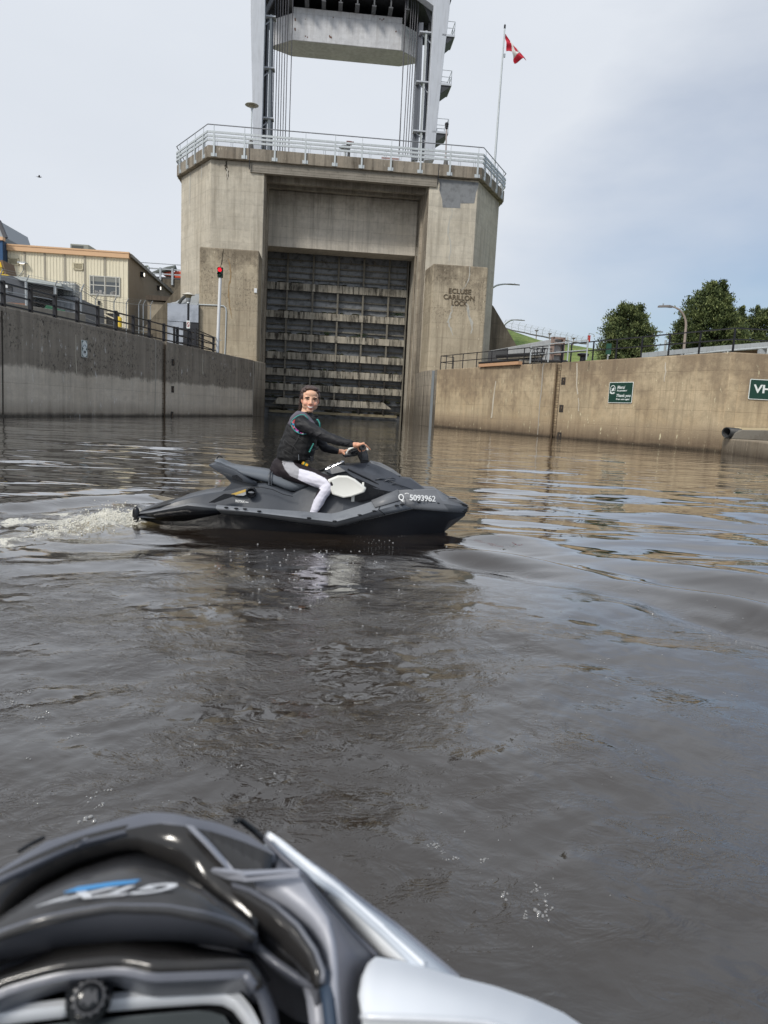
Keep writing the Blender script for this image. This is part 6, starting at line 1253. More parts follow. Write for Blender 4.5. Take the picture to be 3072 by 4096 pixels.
# ================================================================== personal watercraft with rider
JY = 6.85; JR = radians(1.5); JO = Vector((-.8, JY, 0)); JX = Vector((cos(JR), sin(JR), 0)); JS = Vector((-sin(JR), cos(JR), 0))
def J(px, py, y=0.0):
    p = onp(px, py, JO + JS * y, JS) - JO; return Vector((p.dot(JX), y, p.z))
def a3(x, y): return (x / 2.37 + 500, y / 2.37 + 1800)
def a4(x, y): return (x / 2.304 + 1200, y / 2.304 + 1750)
def a2(x, y): return (x / 3.318 + 1060, y / 3.318 + 1500)
def JL(l, f, y): return [J(*f(*p), y) for p in l]
ski = empty('personal_watercraft', JO, JR, 'grey and black personal watercraft with a white side panel carrying a rider', 'personal watercraft')
HULL = mat('hull_black', (.010, .011, .014), .18, 0, .25, 3, dirt=(.02, .02, .022), dirt_amt=.3, bump=.0008, bscale=60)
GUN = mat('gunwale_grey', rgb(122, 126, 132), .48, 0, .12, 5, dirt=rgb(92, 96, 102), dirt_amt=.6, dscale=5, bump=.0015, bscale=70)
GUNL = mat('bow_grey', rgb(114, 116, 120), .42, 0, .08, 4, dirt=rgb(108, 110, 114), dirt_amt=.4)
DKG = mat('deck_dark_grey', rgb(72, 76, 83), .34, 0, .1, 4, dirt=rgb(60, 63, 69), dirt_amt=.5, dscale=4, bump=.0006, bscale=40)
SEAT = mat('seat_vinyl', rgb(104, 110, 118), .34, 0, .06, 8, bump=.0008, bscale=160)
HOOD = mat('hood_cover', rgb(64, 68, 76), .45, 0, .1, 6, bump=.004, bscale=14)
WPL = mat('white_plastic', rgb(236, 236, 230), .4, 0, .04, 5, bump=.0008, bscale=120)
def mir(l): return [Vector((p.x, -p.y, p.z)) for p in l]
A_px = [(563, 2076), (640, 2083), (736, 2085), (886, 2055), (1019, 2066), (1200, 2093), (1341, 2110), (1391, 2099), (1460, 2079), (1540, 2060), (1651, 2034), (1743, 2042), (1800, 2047), (1863, 2050)]
M_px = [(556, 2056), (603, 2051), (749, 2022), (863, 2034), (1019, 2050), (1200, 2072), (1339, 2088), (1385, 2076), (1439, 2062), (1504, 2042), (1604, 2016), (1677, 2011), (1773, 2014), (1869, 2030)]
T_px = [(558, 2050), (612, 2043), (760, 2013), (867, 2019), (989, 2030), (1200, 2045), (1326, 2054), (1352, 2049), (1420, 2028), (1486, 2006), (1591, 1962), (1660, 1963), (1743, 1960), (1797, 1991)]
yA = [.34, .38, .42, .47, .49, .50, .50, .50, .49, .46, .38, .28, .17, .04]; yM = [.38, .44, .48, .53, .56, .58, .58, .58, .56, .52, .44, .33, .20, .05]; yT = [.36, .40, .43, .44, .44, .46, .46, .45, .43, .40, .34, .27, .15, .03]
Ac = [J(*p, -y) for p, y in zip(A_px, yA)]; Mc = [J(*p, -y) for p, y in zip(M_px, yM)]; Tc = [J(*p, -y) for p, y in zip(T_px, yT)]
Tc[-1] = J(1797, 1991, -.03); 
# hull below the rail
Wc = []; Kc = []
for i, (p, y) in enumerate(zip(Ac, yA)):
    x = p.x; f = 1
    if i == 12: x = J(1775, 2100, 0).x
    if i == 13: x = J(1812, 2075, 0).x
    if i == 11: x = J(1742, 2100, 0).x
    zz = [-.1] * 11 + [-.10, .0, .10]
    Wc.append(Vector((x, -y * (.80 if i < 11 else .45), zz[i]))); Kc.append(Vector((x - (.0 if i < 12 else .06), 0, zz[i] - (.14 if i < 12 else .08))))
Cc_ = [Vector((a.x, a.y * .90, a.z * .5 + w.z * .5 + .02)) for a, w in zip(Ac, Wc)]
secs = []
for a, c, w, k in zip(Ac, Cc_, Wc, Kc):
    ain = Vector((a.x, a.y * .96, a.z)); half = [ain, c, w]; secs.append(half + [k] + list(reversed(mir(half))) + [Vector((a.x, 0, a.z + .01))])
MB().loft(secs).build('hull', HULL, ski, smooth=24, bevel=.006)
# rail / gunwale, from chine to inner edge, in three colour zones
def strip_build(nm, i0, i1, mt, rows, bev=.004):
    for s in (1, -1):
        m = MB(); rr = [[Vector((p.x, p.y * s, p.z)) for p in r[i0:i1 + 1]] for r in rows]; m.grid(rr); m.build(nm, mt, ski, smooth=14, solid=.012)
Ti = [Vector((p.x, p.y * .90, p.z - .05)) for p in Tc]; Mlow = [m_ * .55 + a_ * .45 for m_, a_ in zip(Mc, Ac)]
Mtop = [Vector((m_.x * .8 + t_.x * .2, m_.y * .86 + t_.y * .14, m_.z * .82 + t_.z * .18 + .006)) for m_, t_ in zip(Mc, Tc)]
strip_build('stern_pod', 0, 3, HULL, [Ac, Mlow, Mc])
strip_build('gunwale', 0, 3, GUNL, [Mc, Mtop, Tc, Ti]); strip_build('gunwale', 3, 10, GUN, [Ac, Mlow, Mc, Mtop, Tc, Ti]); strip_build('bow_panel', 10, 13, GUNL, [Ac, Mlow, Mc, Mtop, Tc])
strip_build('gunwale', 9, 10, GUNL, [[p + Vector((0, -.003, .003)) for p in r] for r in (Mtop, Tc)])
# black trim line under the rail, scuff rollers on the ridge
for s in (1, -1):
    m = MB(); m.tube([Vector((p.x, p.y * s * 1.0, p.z - .004)) for p in Ac[3:]], .007, 6); m.build('rub_strip', HULL, ski)
m = MB()
for x, y, yy in ((905, 2030, .535), (945, 2034, .545), (980, 2036, .55), (1037, 2045, .56), (1236, 2072, .575), (1339, 2085, .575), (1439, 2060, .55), (1497, 2044, .52), (1587, 2022, .455), (1610, 2018, .44), (1674, 2009, .33), (1750, 2013, .22)):
    p = J(x, y, -yy - .004); m.sphere(p, (.022, .010, .009), 8, 5)
m.build('rail_clip', HULL, ski)
# bow cap: from top edge to the centre ridge, and black bumper
Cb = [J(*a4(*p), 0) for p in ((820, 500), (1100, 478), (1250, 480), (1372, 553))]
tipT = J(*a4(1548, 632), 0); tipB = J(*a4(1540, 690), 0)
for s in (1, -1):
    rowsT = [Vector((p.x, p.y * s, p.z)) for p in Tc[10:14]]
    m = MB(); m.grid([rowsT, [Vector((c.x, s * -.0, c.z + .012)) for c in Cb]]); m.build('bow_deck', GUNL, ski, smooth=20, solid=.01)
    c0__ = J(*a4(1372, 553), 0); c1 = J(*a4(1430, 560), 0); pA = Tc[13]; pM = J(*a4(1330, 612), -.16); pE = J(*a4(1545, 634), -.035)
    q = [Vector((v.x, v.y * s, v.z)) for v in (J(*a4(1250, 492), -.13), J(*a4(1372, 560), -.06), J(*a4(1440, 570), -.05), pE, pM)]
    m = MB(); m.add(q, [(0, 1, 4), (1, 2, 3, 4)]); m.add([Vector((v.x, v.y * s, v.z)) for v in (J(*a4(1372, 556), -.06), J(*a4(1440, 566), -.05), c1, c0__)], [(0, 1, 2, 3)]); m.add([Vector((v.x, v.y * s, v.z)) for v in (J(*a4(1440, 568), -.05), pE, tipT, c1)], [(0, 1, 2, 3)]); m.build('bow_deck', GUNL, ski, smooth=15, solid=.008)
    q = [Vector((v.x, v.y * s, v.z)) for v in (J(*a4(1335, 620), -.175), J(*a4(1545, 637), -.045), J(*a4(1540, 690), -.045), J(*a4(1256, 676), -.21))]
    m = MB(); m.add(q + [Vector((tipT.x + .01, 0, tipT.z - .01)), Vector((tipB.x + .01, 0, tipB.z))], [(0, 1, 2, 3), (1, 4, 5, 2)]); m.build('bow_bumper', HULL, ski, solid=.02)
# footwell floor and centre body
m = MB(); m.grid([[Vector((p.x, p.y * .9, p.z - .06)) for p in Tc[1:11]], [Vector((p.x, -p.y * .9, p.z - .06)) for p in Tc[1:11]]]); m.build('footwell', DKG, ski, solid=.02)
topb = [(560, 2046, .30), (640, 2032, .30), (700, 2006, .29), (760, 1989, .27), (820, 1976, .25), (888, 1967, .22), (985, 1944, .20), (1060, 1938, .19), (1120, 1960, .18), (1171, 1978, .17), (1250, 1935, .16), (1310, 1890, .16), (1380, 1885, .2), (1470, 1925, .24), (1550, 1962, .26), (1640, 1964, .24)]
secs = []
for x, y, w in topb:
    tz = J(x, y, -w); bz = .06 if x < 1440 else .06 + (x - 1440) * .0011; bw = min(.40, w + .14) if x < 1440 else w + .02
    secs.append([Vector((tz.x, -bw, bz)), Vector((tz.x, -(w + (bw - w) * .3), bz + (tz.z - bz) * .55)), Vector((tz.x, -w, tz.z)), Vector((tz.x, -w * .7, tz.z + .012)), Vector((tz.x, w * .7, tz.z + .012)), Vector((tz.x, w, tz.z)), Vector((tz.x, (w + (bw - w) * .3), bz + (tz.z - bz) * .55)), Vector((tz.x, bw, bz))])
MB().loft(secs).build('centre_body', DKG, ski, smooth=22, bevel=.008)
# swim deck, reboarding handle and nozzle fin at the stern
m = MB(); q = [J(*a3(*p), -.30) for p in ((135, 590), (230, 560), (430, 512))]; m.grid([[Vector((p.x, y, p.z + .006)) for p in q] for y in (-.30, -.1, .1, .30)]); m.build('swim_mat', mat('deck_mat', (.035, .036, .038), .8, 0, .2, 10, bump=.004, bscale=90), ski, solid=.01)
p = J(*a3(270, 545), 0); MB().box(p, (.10, .22, .03)).build('hatch_tab', GUNL, ski, bevel=.005)
m = MB(); q = J(*a3(105, 610), -.37); m.sphere(q, (.035, .03, .075), 12, 8); m.build('stern_bumper', HULL, ski, smooth=180)
# rear quarter facet pieces: raised fin, angled black wing, hull side fins
for s in (1, -1):
    def S(l, f, y): return [Vector((v.x, v.y * s, v.z)) for v in JL(l, f, y)]
    m = MB(); m.prism(S([(790, 500), (940, 415), (1040, 425), (1030, 440), (850, 500)], a3, -.36), (0, .02 * s, 0)); m.build('side_fin', HULL, ski)
    m = MB(); m.prism(S([(1000, 420), (1145, 372), (1143, 395), (1045, 428)], a3, -.262), (0, .02 * s, .0)); m.build('decal', mat('decal_yellow', rgb(214, 180, 96), .5), ski)
    m = MB(); m.prism(S([(1045, 430), (1143, 398), (1150, 420), (1125, 434)], a3, -.268), (0, .02 * s, .0)); m.build('decal', mat('decal_grey', rgb(176, 178, 180), .5), ski)
    c = J(*a3(1198, 405), -.272); c.y *= s; m = MB(); n = 20
    m.loft([[c + Vector((r * cos(2 * pi * k / n), d * s, r * 1.0 * sin(2 * pi * k / n))) for k in range(n)] for r, d in ((.05, .02), (.05, -.012), (.042, -.018), (.034, -.006), (.02, .006))]); m.build('vent_ring', HULL, ski, smooth=40)
    m = MB(); m.sphere(c + Vector((0, -.012 * s, .004)), (.03, .008, .009), 10, 5); m.build('vent_slot', GUN, ski)
    # tail wing below the seat with a black inner pocket
    m = MB(); up = S([(795, 138), (845, 136), (930, 160), (1040, 200), (1110, 240), (1250, 322)], a3, -.22); lo = S([(800, 150), (880, 205), (960, 255), (1010, 280), (1110, 300), (1240, 328)], a3, -.235); inn = S([(860, 110), (905, 118), (960, 145), (1060, 180), (1130, 225), (1245, 300)], a3, -.14)
    m.grid([lo, up, inn]); m.build('tail_wing', DKG, ski, smooth=40, solid=.014)
    m = MB(); m.prism(S([(1015, 245), (1060, 235), (1110, 275), (1105, 298), (1020, 270)], a3, -.237), (0, -.004 * s, 0)); m.build('wing_pocket', HULL, ski)
    m = MB(); m.prism(S([(950, 255), (1240, 330), (1150, 350), (920, 395), (1010, 315)], a3, -.2), (0, .03 * s, 0)); m.build('tail_support', DKG, ski)
# tail block between the wings
q = JL([(862, 130), (950, 160), (1250, 310), (1240, 345), (925, 392), (1005, 315), (950, 250)], a3, -.19); MB().prism(q, (0, .38, 0)).build('tail_block', DKG, ski, bevel=.01)
# seat
st_top = [(858, 1840, .10), (870, 1833, .13), (884, 1833, .15), (900, 1846, .165), (925, 1856, .17), (985, 1863, .17), (1048, 1871, .17), (1090, 1879, .17), (1140, 1897, .165), (1200, 1908, .15), (1260, 1898, .135), (1310, 1880, .12)]
st_bot = [(863, 1850), (875, 1862), (900, 1876), (925, 1886), (970, 1904), (1023, 1928), (1082, 1940), (1120, 1957), (1171, 1981), (1225, 1960), (1280, 1925), (1320, 1905)]
secs = []
for (x, y, w), (xb, yb_) in zip(st_top, st_bot):
    t_ = J(x, y, 0); b_ = J(xb, yb_, -w); h_ = t_.z - b_.z; P = []
    for k in range(13):
        a = pi * k / 12; cx = cos(a); sz = sin(a) ** .55; P.append(Vector((b_.x * (1 - sz) + t_.x * sz, -w * (abs(cx) ** .6) * (1 if cx > 0 else -1), b_.z + h_ * sz)))
    secs.append(P)
seat_ = MB().loft(secs).build('seat', SEAT, ski, smooth=60, sub=1)
m = MB(); t0 = J(1083, 1880, 0); b0 = J(1076, 1940, -.17)
P = []
for k in range(25):
    a = pi * k / 24; cx = cos(a); sz = sin(a) ** .55; P.append(Vector((b0.x * (1 - sz) + (t0.x + .01) * sz, -.176 * (abs(cx) ** .6) * (1 if cx > 0 else -1), b0.z + (t0.z - b0.z + .006) * sz)))
m.tube(P, .008, 6); m.tube([p + Vector((.022, 0, 0)) for p in P], .005, 6); m.build('seat_strap', DKG, seat_, smooth=60)
m = MB(); p = J(*a3(905, 75), -.05); m.tube([p + Vector((-.03, -.03, -.01)), p + Vector((-.01, -.03, .02)), p + Vector((.03, -.03, .01))], .006, 6); m.build('tow_loop', HULL, seat_)
# hood: cross-sections from cockpit to bow
hc = [(1340, 1884, .04), (1365, 1872, .10), (1387, 1863, .12), (1426, 1855, .14), (1478, 1846, .12), (1521, 1862, .12), (1569, 1884, .13), (1604, 1906, .14), (1643, 1911, .13), (1699, 1952, .10), (1738, 1957, .06)]
hr = [(1298, 1880, .20), (1318, 1870, .215), (1350, 1862, .22), (1400, 1868, .22), (1450, 1884, .22), (1500, 1902, .22), (1545, 1922, .22), (1580, 1938, .20), (1612, 1950, .18), (1668, 1960, .14), (1722, 1960, .08)]
hl_ = [(1302, 1884, .24), (1328, 1898, .25), (1385, 1886, .26), (1412, 1908, .27), (1456, 1937, .27), (1505, 1957, .28), (1556, 1967, .28), (1590, 1970, .26), (1630, 1970, .22), (1680, 1972, .17), (1728, 1970, .1)]
secs = []
for (x, y, w), (x1, y1, w1), (x2, y2, w2) in zip(hc, hr, hl_):
    c = J(x, y, 0); r_ = J(x1, y1, -w1); l_ = J(x2, y2, -w2); cc0 = J(x, y, -w) if False else Vector((c.x * .9 + r_.x * .1, -w * .6, c.z - .004))
    half = [l_, r_, cc0]; secs.append(half + [c] + list(reversed(mir(half))))
hd_ = MB().loft(secs).build('hood', HOOD, ski, smooth=18, bevel=.005)
for s in (1, -1):
    q = [Vector((v.x, v.y * s, v.z)) for v in (J(*a4(640, 215), -.05), J(*a4(745, 240), -.055), J(*a4(852, 296), -.06), J(*a4(934, 356), -.06), J(*a4(745, 334), -.11), J(*a4(700, 290), -.10))]
    m = MB(); m.prism(q, (0, .035 * s, .0)); m.build('hood_crest', GUNL, hd_, bevel=.004)
q = [J(*a4(*p), 0) for p in ((640, 218), (745, 241), (852, 297), (932, 357), (745, 345))]; MB().prism([Vector((p.x, -.045, p.z - .004)) for p in q], (0, .09, 0)).build('hood_crest', GUN, hd_)
m = MB(); m.prism([J(*a4(*p), -.118) for p in ((600, 262), (625, 252), (752, 334), (735, 337))], (0, .02, 0)); m.build('hood_slot', HULL, hd_)
m = MB()   # creased cover folds and lashing on the hood side
for l in ([(800, 385), (840, 395), (880, 400)], [(765, 408), (800, 395), (830, 392)], [(830, 400), (930, 440), (1050, 484)], [(690, 388), (740, 378), (790, 384)], [(780, 460), (850, 430), (900, 425)], [(720, 430), (770, 415), (820, 410)], [(880, 385), (850, 372), (800, 372)]):
    P = []
    for x, y in l: P.append(J(*a4(x, y), -.245 + (x - 700) * .0002))
    m.tube(P, [.004, .009, .003], 6)
m.build('cover_folds', HOOD, hd_, smooth=180)
m = MB(); m.tube([J(*a4(*p), -.25) for p in ((440, 290), (520, 330), (640, 385), (760, 455), (820, 500))], .008, 6); m.build('hood_edge', HULL, hd_)
# dark cavity side between white panel and gunwale
q = JL([(450, 380), (520, 375), (620, 420), (800, 500), (700, 560), (560, 600), (430, 560)], a4, -.275); MB().prism(q, (0, .55, 0)).build('side_recess', HULL, ski)
# white removable side panel
for s in (1, -1):
    q = [Vector((v.x, v.y * s, v.z)) for v in JL([(255, 385), (350, 348), (438, 350), (505, 380), (612, 462), (595, 500), (480, 540), (400, 552), (300, 520), (280, 470)], a4, -.30)]; cen = sum(q, Vector()) / len(q)
    out = [v + Vector((0, -.05 * s, 0)) for v in q]; inn_ = [cen + (v - cen) * .90 + Vector((0, -.060 * s, 0)) for v in q]; rec = [cen + (v - cen) * .78 + Vector((0, -.056 * s, 0)) for v in q]
    o = MB().loft([q, out, inn_, rec]).build('side_panel', WPL, ski, smooth=30, bevel=.007)
    p = J(*a4(488, 556), -.27); p.y *= s; MB().box(p, (.03, .04, .07)).build('bracket', WPL, o, bevel=.005)
    p = J(*a4(582, 430), -.31); p.y *= s; MB().box(p, (.02, .03, .035)).build('latch', WPL, o, bevel=.004)
# handlebar assembly
GN = J(1452, 1789, -.375); GF = J(1378, 1818, .33); gd = (GF - GN).normalized()
hb_ = MB(); cen = J(1430, 1815, 0)
hb_.loft([[J(x0, y, -.055), J(x1, y, -.055), J(x1, y, .055), J(x0, y, .055)] for x0, x1, y in ((1445, 1476, 1856), (1436, 1474, 1835), (1425, 1470, 1812), (1422, 1462, 1798), (1428, 1455, 1790))]); hb_.build('steering_column', HULL, ski, smooth=30, bevel=.01)
m = MB()
for k in range(7): p = J(1468, 1808 + k * 5, -.056); m.box(p - Vector((.02, 0, 0)), (.05, .012, .006))
m.build('bellows_ribs', DKG, ski)
MB().tube([GN + gd * .10, GN.lerp(GF, .5) + Vector((.0, 0, .0)), GF - gd * .08], [.018, .03, .018], 10).build('handlebar', HULL, ski, smooth=60)
gr = MB().tube([GN, GN + gd * .02, GN + gd * .135], [.024, .0225, .0205], 16).build('grip', mat('grip_rubber', (.02, .02, .021), .7, 0, .2, 30, bump=.002, bscale=120), ski, smooth=60)
m = MB(); n = 16; pe = GN - gd * .002; m.grid([[pe + Vector((r * cos(2 * pi * k / n), -d, r * sin(2 * pi * k / n))) for k in range(n + 1)] for r, d in ((.027, -.004), (.026, .008), (.014, .008), (.011, -.006), (.001, -.007))]); m.build('grip_end', mat('grip_end', (.035, .035, .037), .5), ski, smooth=40)
MB().tube([GF, GF - gd * .125], [.022, .020], 14).build('grip', bpy.data.materials['grip_rubber'], ski, smooth=60)
m = MB(); q = JL([(415, 150), (445, 100), (500, 88), (520, 98), (505, 130), (440, 148)], a4, .12); m.prism(q, (0, .10, 0)); q = JL([(500, 92), (520, 88), (545, 100), (540, 118), (505, 128)], a4, .0); m.prism(q, (0, .10, 0)); m.build('control_cover', WPL, ski, bevel=.006)
m = MB(); q = JL([(402, 160), (450, 150), (520, 128), (540, 120), (545, 150), (520, 170), (470, 178), (410, 185)], a4, .0); m.prism(q, (0, .28, 0)); m.build('control_block', HULL, ski, bevel=.008)
m = MB(); m.prism(JL([(600, 100), (615, 90), (632, 112), (628, 122), (612, 114)], a4, -.20), (0, .06, 0)); m.build('lever_mount', WPL, ski, bevel=.004)
# display strip with chrome knobs in front of the rider, lanyard and float
m = MB(); q = [J(*a4(*p), -.10) for p in ((225, 302), (245, 282), (390, 222), (418, 240), (410, 262), (240, 308))]; m.prism(q, (0, .2, 0)); dsp = m.build('display', mat('display_dark', (.05, .055, .06), .25, .2, .3, 20), ski, bevel=.006)
CHR = mat('chrome', (.7, .7, .72), .18, 1, .1, 5); m = MB(); random.seed(2)
for k in range(13): f = k / 12; p = J(*a4(250 + 150 * f, 285 - 62 * f), -.105); m.sphere(p, (.010, .006, .009 + .004 * (k % 3)), 8, 5)
m.build('knobs', CHR, dsp, smooth=180)
m = MB(); m.tube([J(*a4(225, 300), -.108), J(*a4(390, 228), -.108)], .004, 6); m.tube([J(*a4(240, 308), -.108), J(*a4(408, 262), -.108)], .003, 6); m.build('trim', CHR, dsp)
m = MB(); m.tube([Vector((p.x, p.y - .006, p.z + .004)) for p in (Tc[9] * .45 + Tc[10] * .55, Mc[9] * .9 + Mc[10] * .1, Ac[9])], .004, 6); m.build('panel_seam', HULL, ski)
m = MB(); m.tube([J(*a3(*p), -.27) for p in ((1150, 360), (1290, 352), (1400, 375), (1500, 420), (1590, 440))], .0035, 6); m.build('panel_seam', HULL, ski)
# registration text and engine maker mark on the near side, text on the far side bow too
def decal_text(s, px0, px1, ydown, ysz, yoff, par, mt, nm='lettering', bold=.012, slope=None):
    t = text_mb(s, 1.0, bold=bold, depth=0.0); xs = [v[0] for v in t.v]; ys = [v[1] for v in t.v]; x0, x1 = min(xs), max(xs); y0, y1 = 0, .70
    vs = []
    for v in t.v:
        f = (v[0] - x0) / (x1 - x0); g = v[1] / .70; px = px0[0] + (px1[0] - px0[0]) * f; py = px0[1] + (px1[1] - px0[1]) * f - ysz * g; vs.append(J(px, py, yoff(f, g)))
    t.v = [tuple(v) for v in vs]; return t.build(nm, mt, par, solid=.003)
LETW = mat('letter_white', rgb(232, 233, 232), .5)
def bown(f, g):  # lies just proud of the bow flank
    a = .455 - f * .20; b = .365 - f * .17; return -(a + (b - a) * (g * .62 + .30)) - .004
decal_text('5093962', a4(1012, 576), a4(1250, 590), 0, 22, bown, ski, LETW, bold=.02)
decal_text('Q', a4(908, 572), a4(958, 580), 0, 24, lambda f, g: bown(f * .1 - .25, g), ski, LETW, bold=.012)
m = MB(); P = []
for k in range(12): a = pi * (.15 + .72 * k / 11); x, y = a4(984 - 20 * cos(a) * -1, 528 - 14 * sin(a)); P.append(J(x, y, bown(-.1, .9) - .004))
m.tube(P, .004, 6); m.build('lettering', LETW, ski)
decal_text('ROTAX', a3(1048, 492), a3(1136, 502), 0, 9, lambda f, g: -.345, ski, LETW, bold=.04)
m = MB(); m.prism([J(*a3(x, y), -.345) for x, y in ((1140, 488), (1172, 494), (1170, 500), (1142, 498))], (0, .002, 0)); m.build('lettering', LETW, ski)

# ------------------------------------------------------------------ rider
def cap(m, a, b, r0, r1, n=14):
    a = Vector(a); b = Vector(b); t = (b - a).normalized(); pts = []; rs = []
    for k in range(5): w = pi / 2 * (1 - k / 4); pts.append(a - t * r0 * sin(w)); rs.append(max(1e-4, r0 * cos(w)))
    for k in range(1, 5): f = k / 5; pts.append(a.lerp(b, f)); rs.append(r0 + (r1 - r0) * f)
    for k in range(5): w = pi / 2 * (k / 4); pts.append(b + t * r1 * sin(w)); rs.append(max(1e-4, r1 * cos(w)))
    m.tube(pts, rs, n)
def chain(m, pts, rs, n=14):
    for i in range(len(pts) - 1): cap(m, pts[i], pts[i + 1], rs[i], rs[i + 1], n)
def remesh(m, name, mt, parent, vox, smooth_it=4, disp=None):
    me = bpy.data.meshes.new('tmp'); me.from_pydata(m.v, [], m.f); bm = bmesh.new(); bm.from_mesh(me); bmesh.ops.recalc_face_normals(bm, faces=bm.faces); bm.to_mesh(me); bm.free()
    o = bpy.data.objects.new('tmp', me); COL.objects.link(o); q = o.modifiers.new('r', 'REMESH'); q.mode = 'VOXEL'; q.voxel_size = vox; q.use_smooth_shade = True
    q = o.modifiers.new('s', 'SMOOTH'); q.factor = .5; q.iterations = smooth_it
    dg = bpy.context.evaluated_depsgraph_get(); me2 = bpy.data.meshes.new_from_object(o.evaluated_get(dg)); bpy.data.objects.remove(o); bpy.data.meshes.remove(me); me2.name = name
    me2.shade_smooth(); me2.materials.clear()
    if mt: me2.materials.append(mt)
    o2 = bpy.data.objects.new(name, me2); COL.objects.link(o2)
    if parent: o2.parent = parent
    if disp:
        nn_ = [(v.co.copy(), v.normal.copy()) for v in me2.vertices]
        for v, (q, nv_) in zip(me2.vertices, nn_): v.co = q + nv_ * disp * (mnoise.noise(Vector((q.x * 9, q.y * 9, q.z * 30))) + .6 * mnoise.noise(Vector((q.x * 30 + q.z * 20, q.y * 22, q.z * 34))))
    return o2
def vcol(o, fn, nm='pcol'):
    me = o.data; n = len(me.vertices); co = np.empty(n * 3, np.float32); me.vertices.foreach_get('co', co); co = co.reshape(-1, 3); c = fn(co); a = me.color_attributes.new(nm, 'FLOAT_COLOR', 'POINT'); a.data.foreach_set('color', np.concatenate([c, np.ones((n, 1))], 1).astype(np.float32).ravel())
def vmat(nm, rough=.6, sss=0, bump=0, bscale=60, nm_attr='pcol', spec=.4):
    M = bpy.data.materials.new(nm); M.use_nodes = True; t = M.node_tree; b = t.nodes['Principled BSDF']; v = N_(t, 'ShaderNodeVertexColor'); v.layer_name = nm_attr; t.links.new(v.outputs[0], b.inputs['Base Color']); b.inputs['Roughness'].default_value = rough; b.inputs['Specular IOR Level'].default_value = spec
    if sss: b.inputs['Subsurface Weight'].default_value = sss; b.inputs['Subsurface Radius'].default_value = (.012, .005, .003); b.inputs['Subsurface Scale'].default_value = 1
    if bump: co = N_(t, 'ShaderNodeTexCoord'); n3 = N_(t, 'ShaderNodeTexNoise'); n3.inputs['Scale'].default_value = bscale; n3.inputs['Detail'].default_value = 4; t.links.new(co.outputs['Object'], n3.inputs['Vector']); bu = N_(t, 'ShaderNodeBump'); bu.inputs['Distance'].default_value = bump; t.links.new(n3.outputs[0], bu.inputs['Height']); t.links.new(bu.outputs[0], b.inputs['Normal'])
    return M
SKIN = vmat('skin', .5, .12)
HC = J(1241, 1598, -.02)                       # head centre
hf = Vector((.16, -.98, -.06)).normalized(); hu = Vector((.05, 0, 1)); hu = (hu - hf * hu.dot(hf)).normalized(); hrt = hf.cross(hu) * 1   # right in picture
if hrt.x < 0: hrt = -hrt
def Hd(f, r, u): return HC + hf * f + hrt * r + hu * u
HRm = Matrix((hf, hrt, hu)).transposed()
def ell(m, f, r, u, a, b, c, nu=18, nv=12): m.sphere(Hd(f, r, u), (a, b, c), nu, nv, HRm)
pel = J(1140, 1868, 0); chest = J(1192, 1735, 0); nb = J(1222, 1668, -.01)
shN = J(1203, 1694, -.185); shF = J(1216, 1696, .175); elN = J(1316, 1752, -.285); wrN = J(1418, 1780, -.345); elF = J(1300, 1792, .27); wrF = J(1352, 1806, .29)
hipN = J(1150, 1880, -.095); hipF = J(1150, 1880, .095); knN = J(1322, 1934, -.30); knF = J(1322, 1934, .28); anN = J(1250, 2062, -.315); anF = J(1250, 2052, .31)
b = MB()
ell(b, -.010, 0, .028, .096, .082, .090, 24, 16); ell(b, .020, 0, -.032, .072, .070, .080); ell(b, .062, 0, -.099, .026, .034, .022)
for s in (-1, 1):
    ell(b, .010, s * .046, -.055, .042, .026, .038); ell(b, .050, s * .040, -.036, .034, .029, .028); ell(b, .072, s * .030, .024, .014, .028, .010); ell(b, -.008, s * .076, -.012, .018, .010, .030); ell(b, .098, s * .013, -.036, .010, .010, .008); ell(b, .064, s * .031, -.001, .020, .018, .014)
cap(b, Hd(.080, 0, .018), Hd(.104, 0, -.030), .010, .0125); ell(b, .080, 0, -.056, .014, .030, .010); ell(b, .076, 0, -.083, .014, .026, .009); ell(b, .060, 0, .055, .030, .055, .035)
cap(b, Hd(-.03, 0, -.03), nb, .052, .056); chain(b, [nb, chest, J(1160, 1800, 0), pel], [.06, .10, .09, .09])
for s, (sh, el, wr) in ((-1, (shN, elN, wrN)), (1, (shF, elF, wrF))): chain(b, [nb, sh, el, wr], [.05, .052, .036, .024])
for s, (hp, kn, an) in ((-1, (hipN, knN, anN)), (1, (hipF, knF, anF))):
    chain(b, [hp, kn, an], [.066, .040, .028]); ft = an + Vector((.17, 0, -.03)); cap(b, an + Vector((-.02, 0, -.03)), ft, .035, .022); cap(b, an, an + Vector((-.03, 0, -.05)), .034, .03)
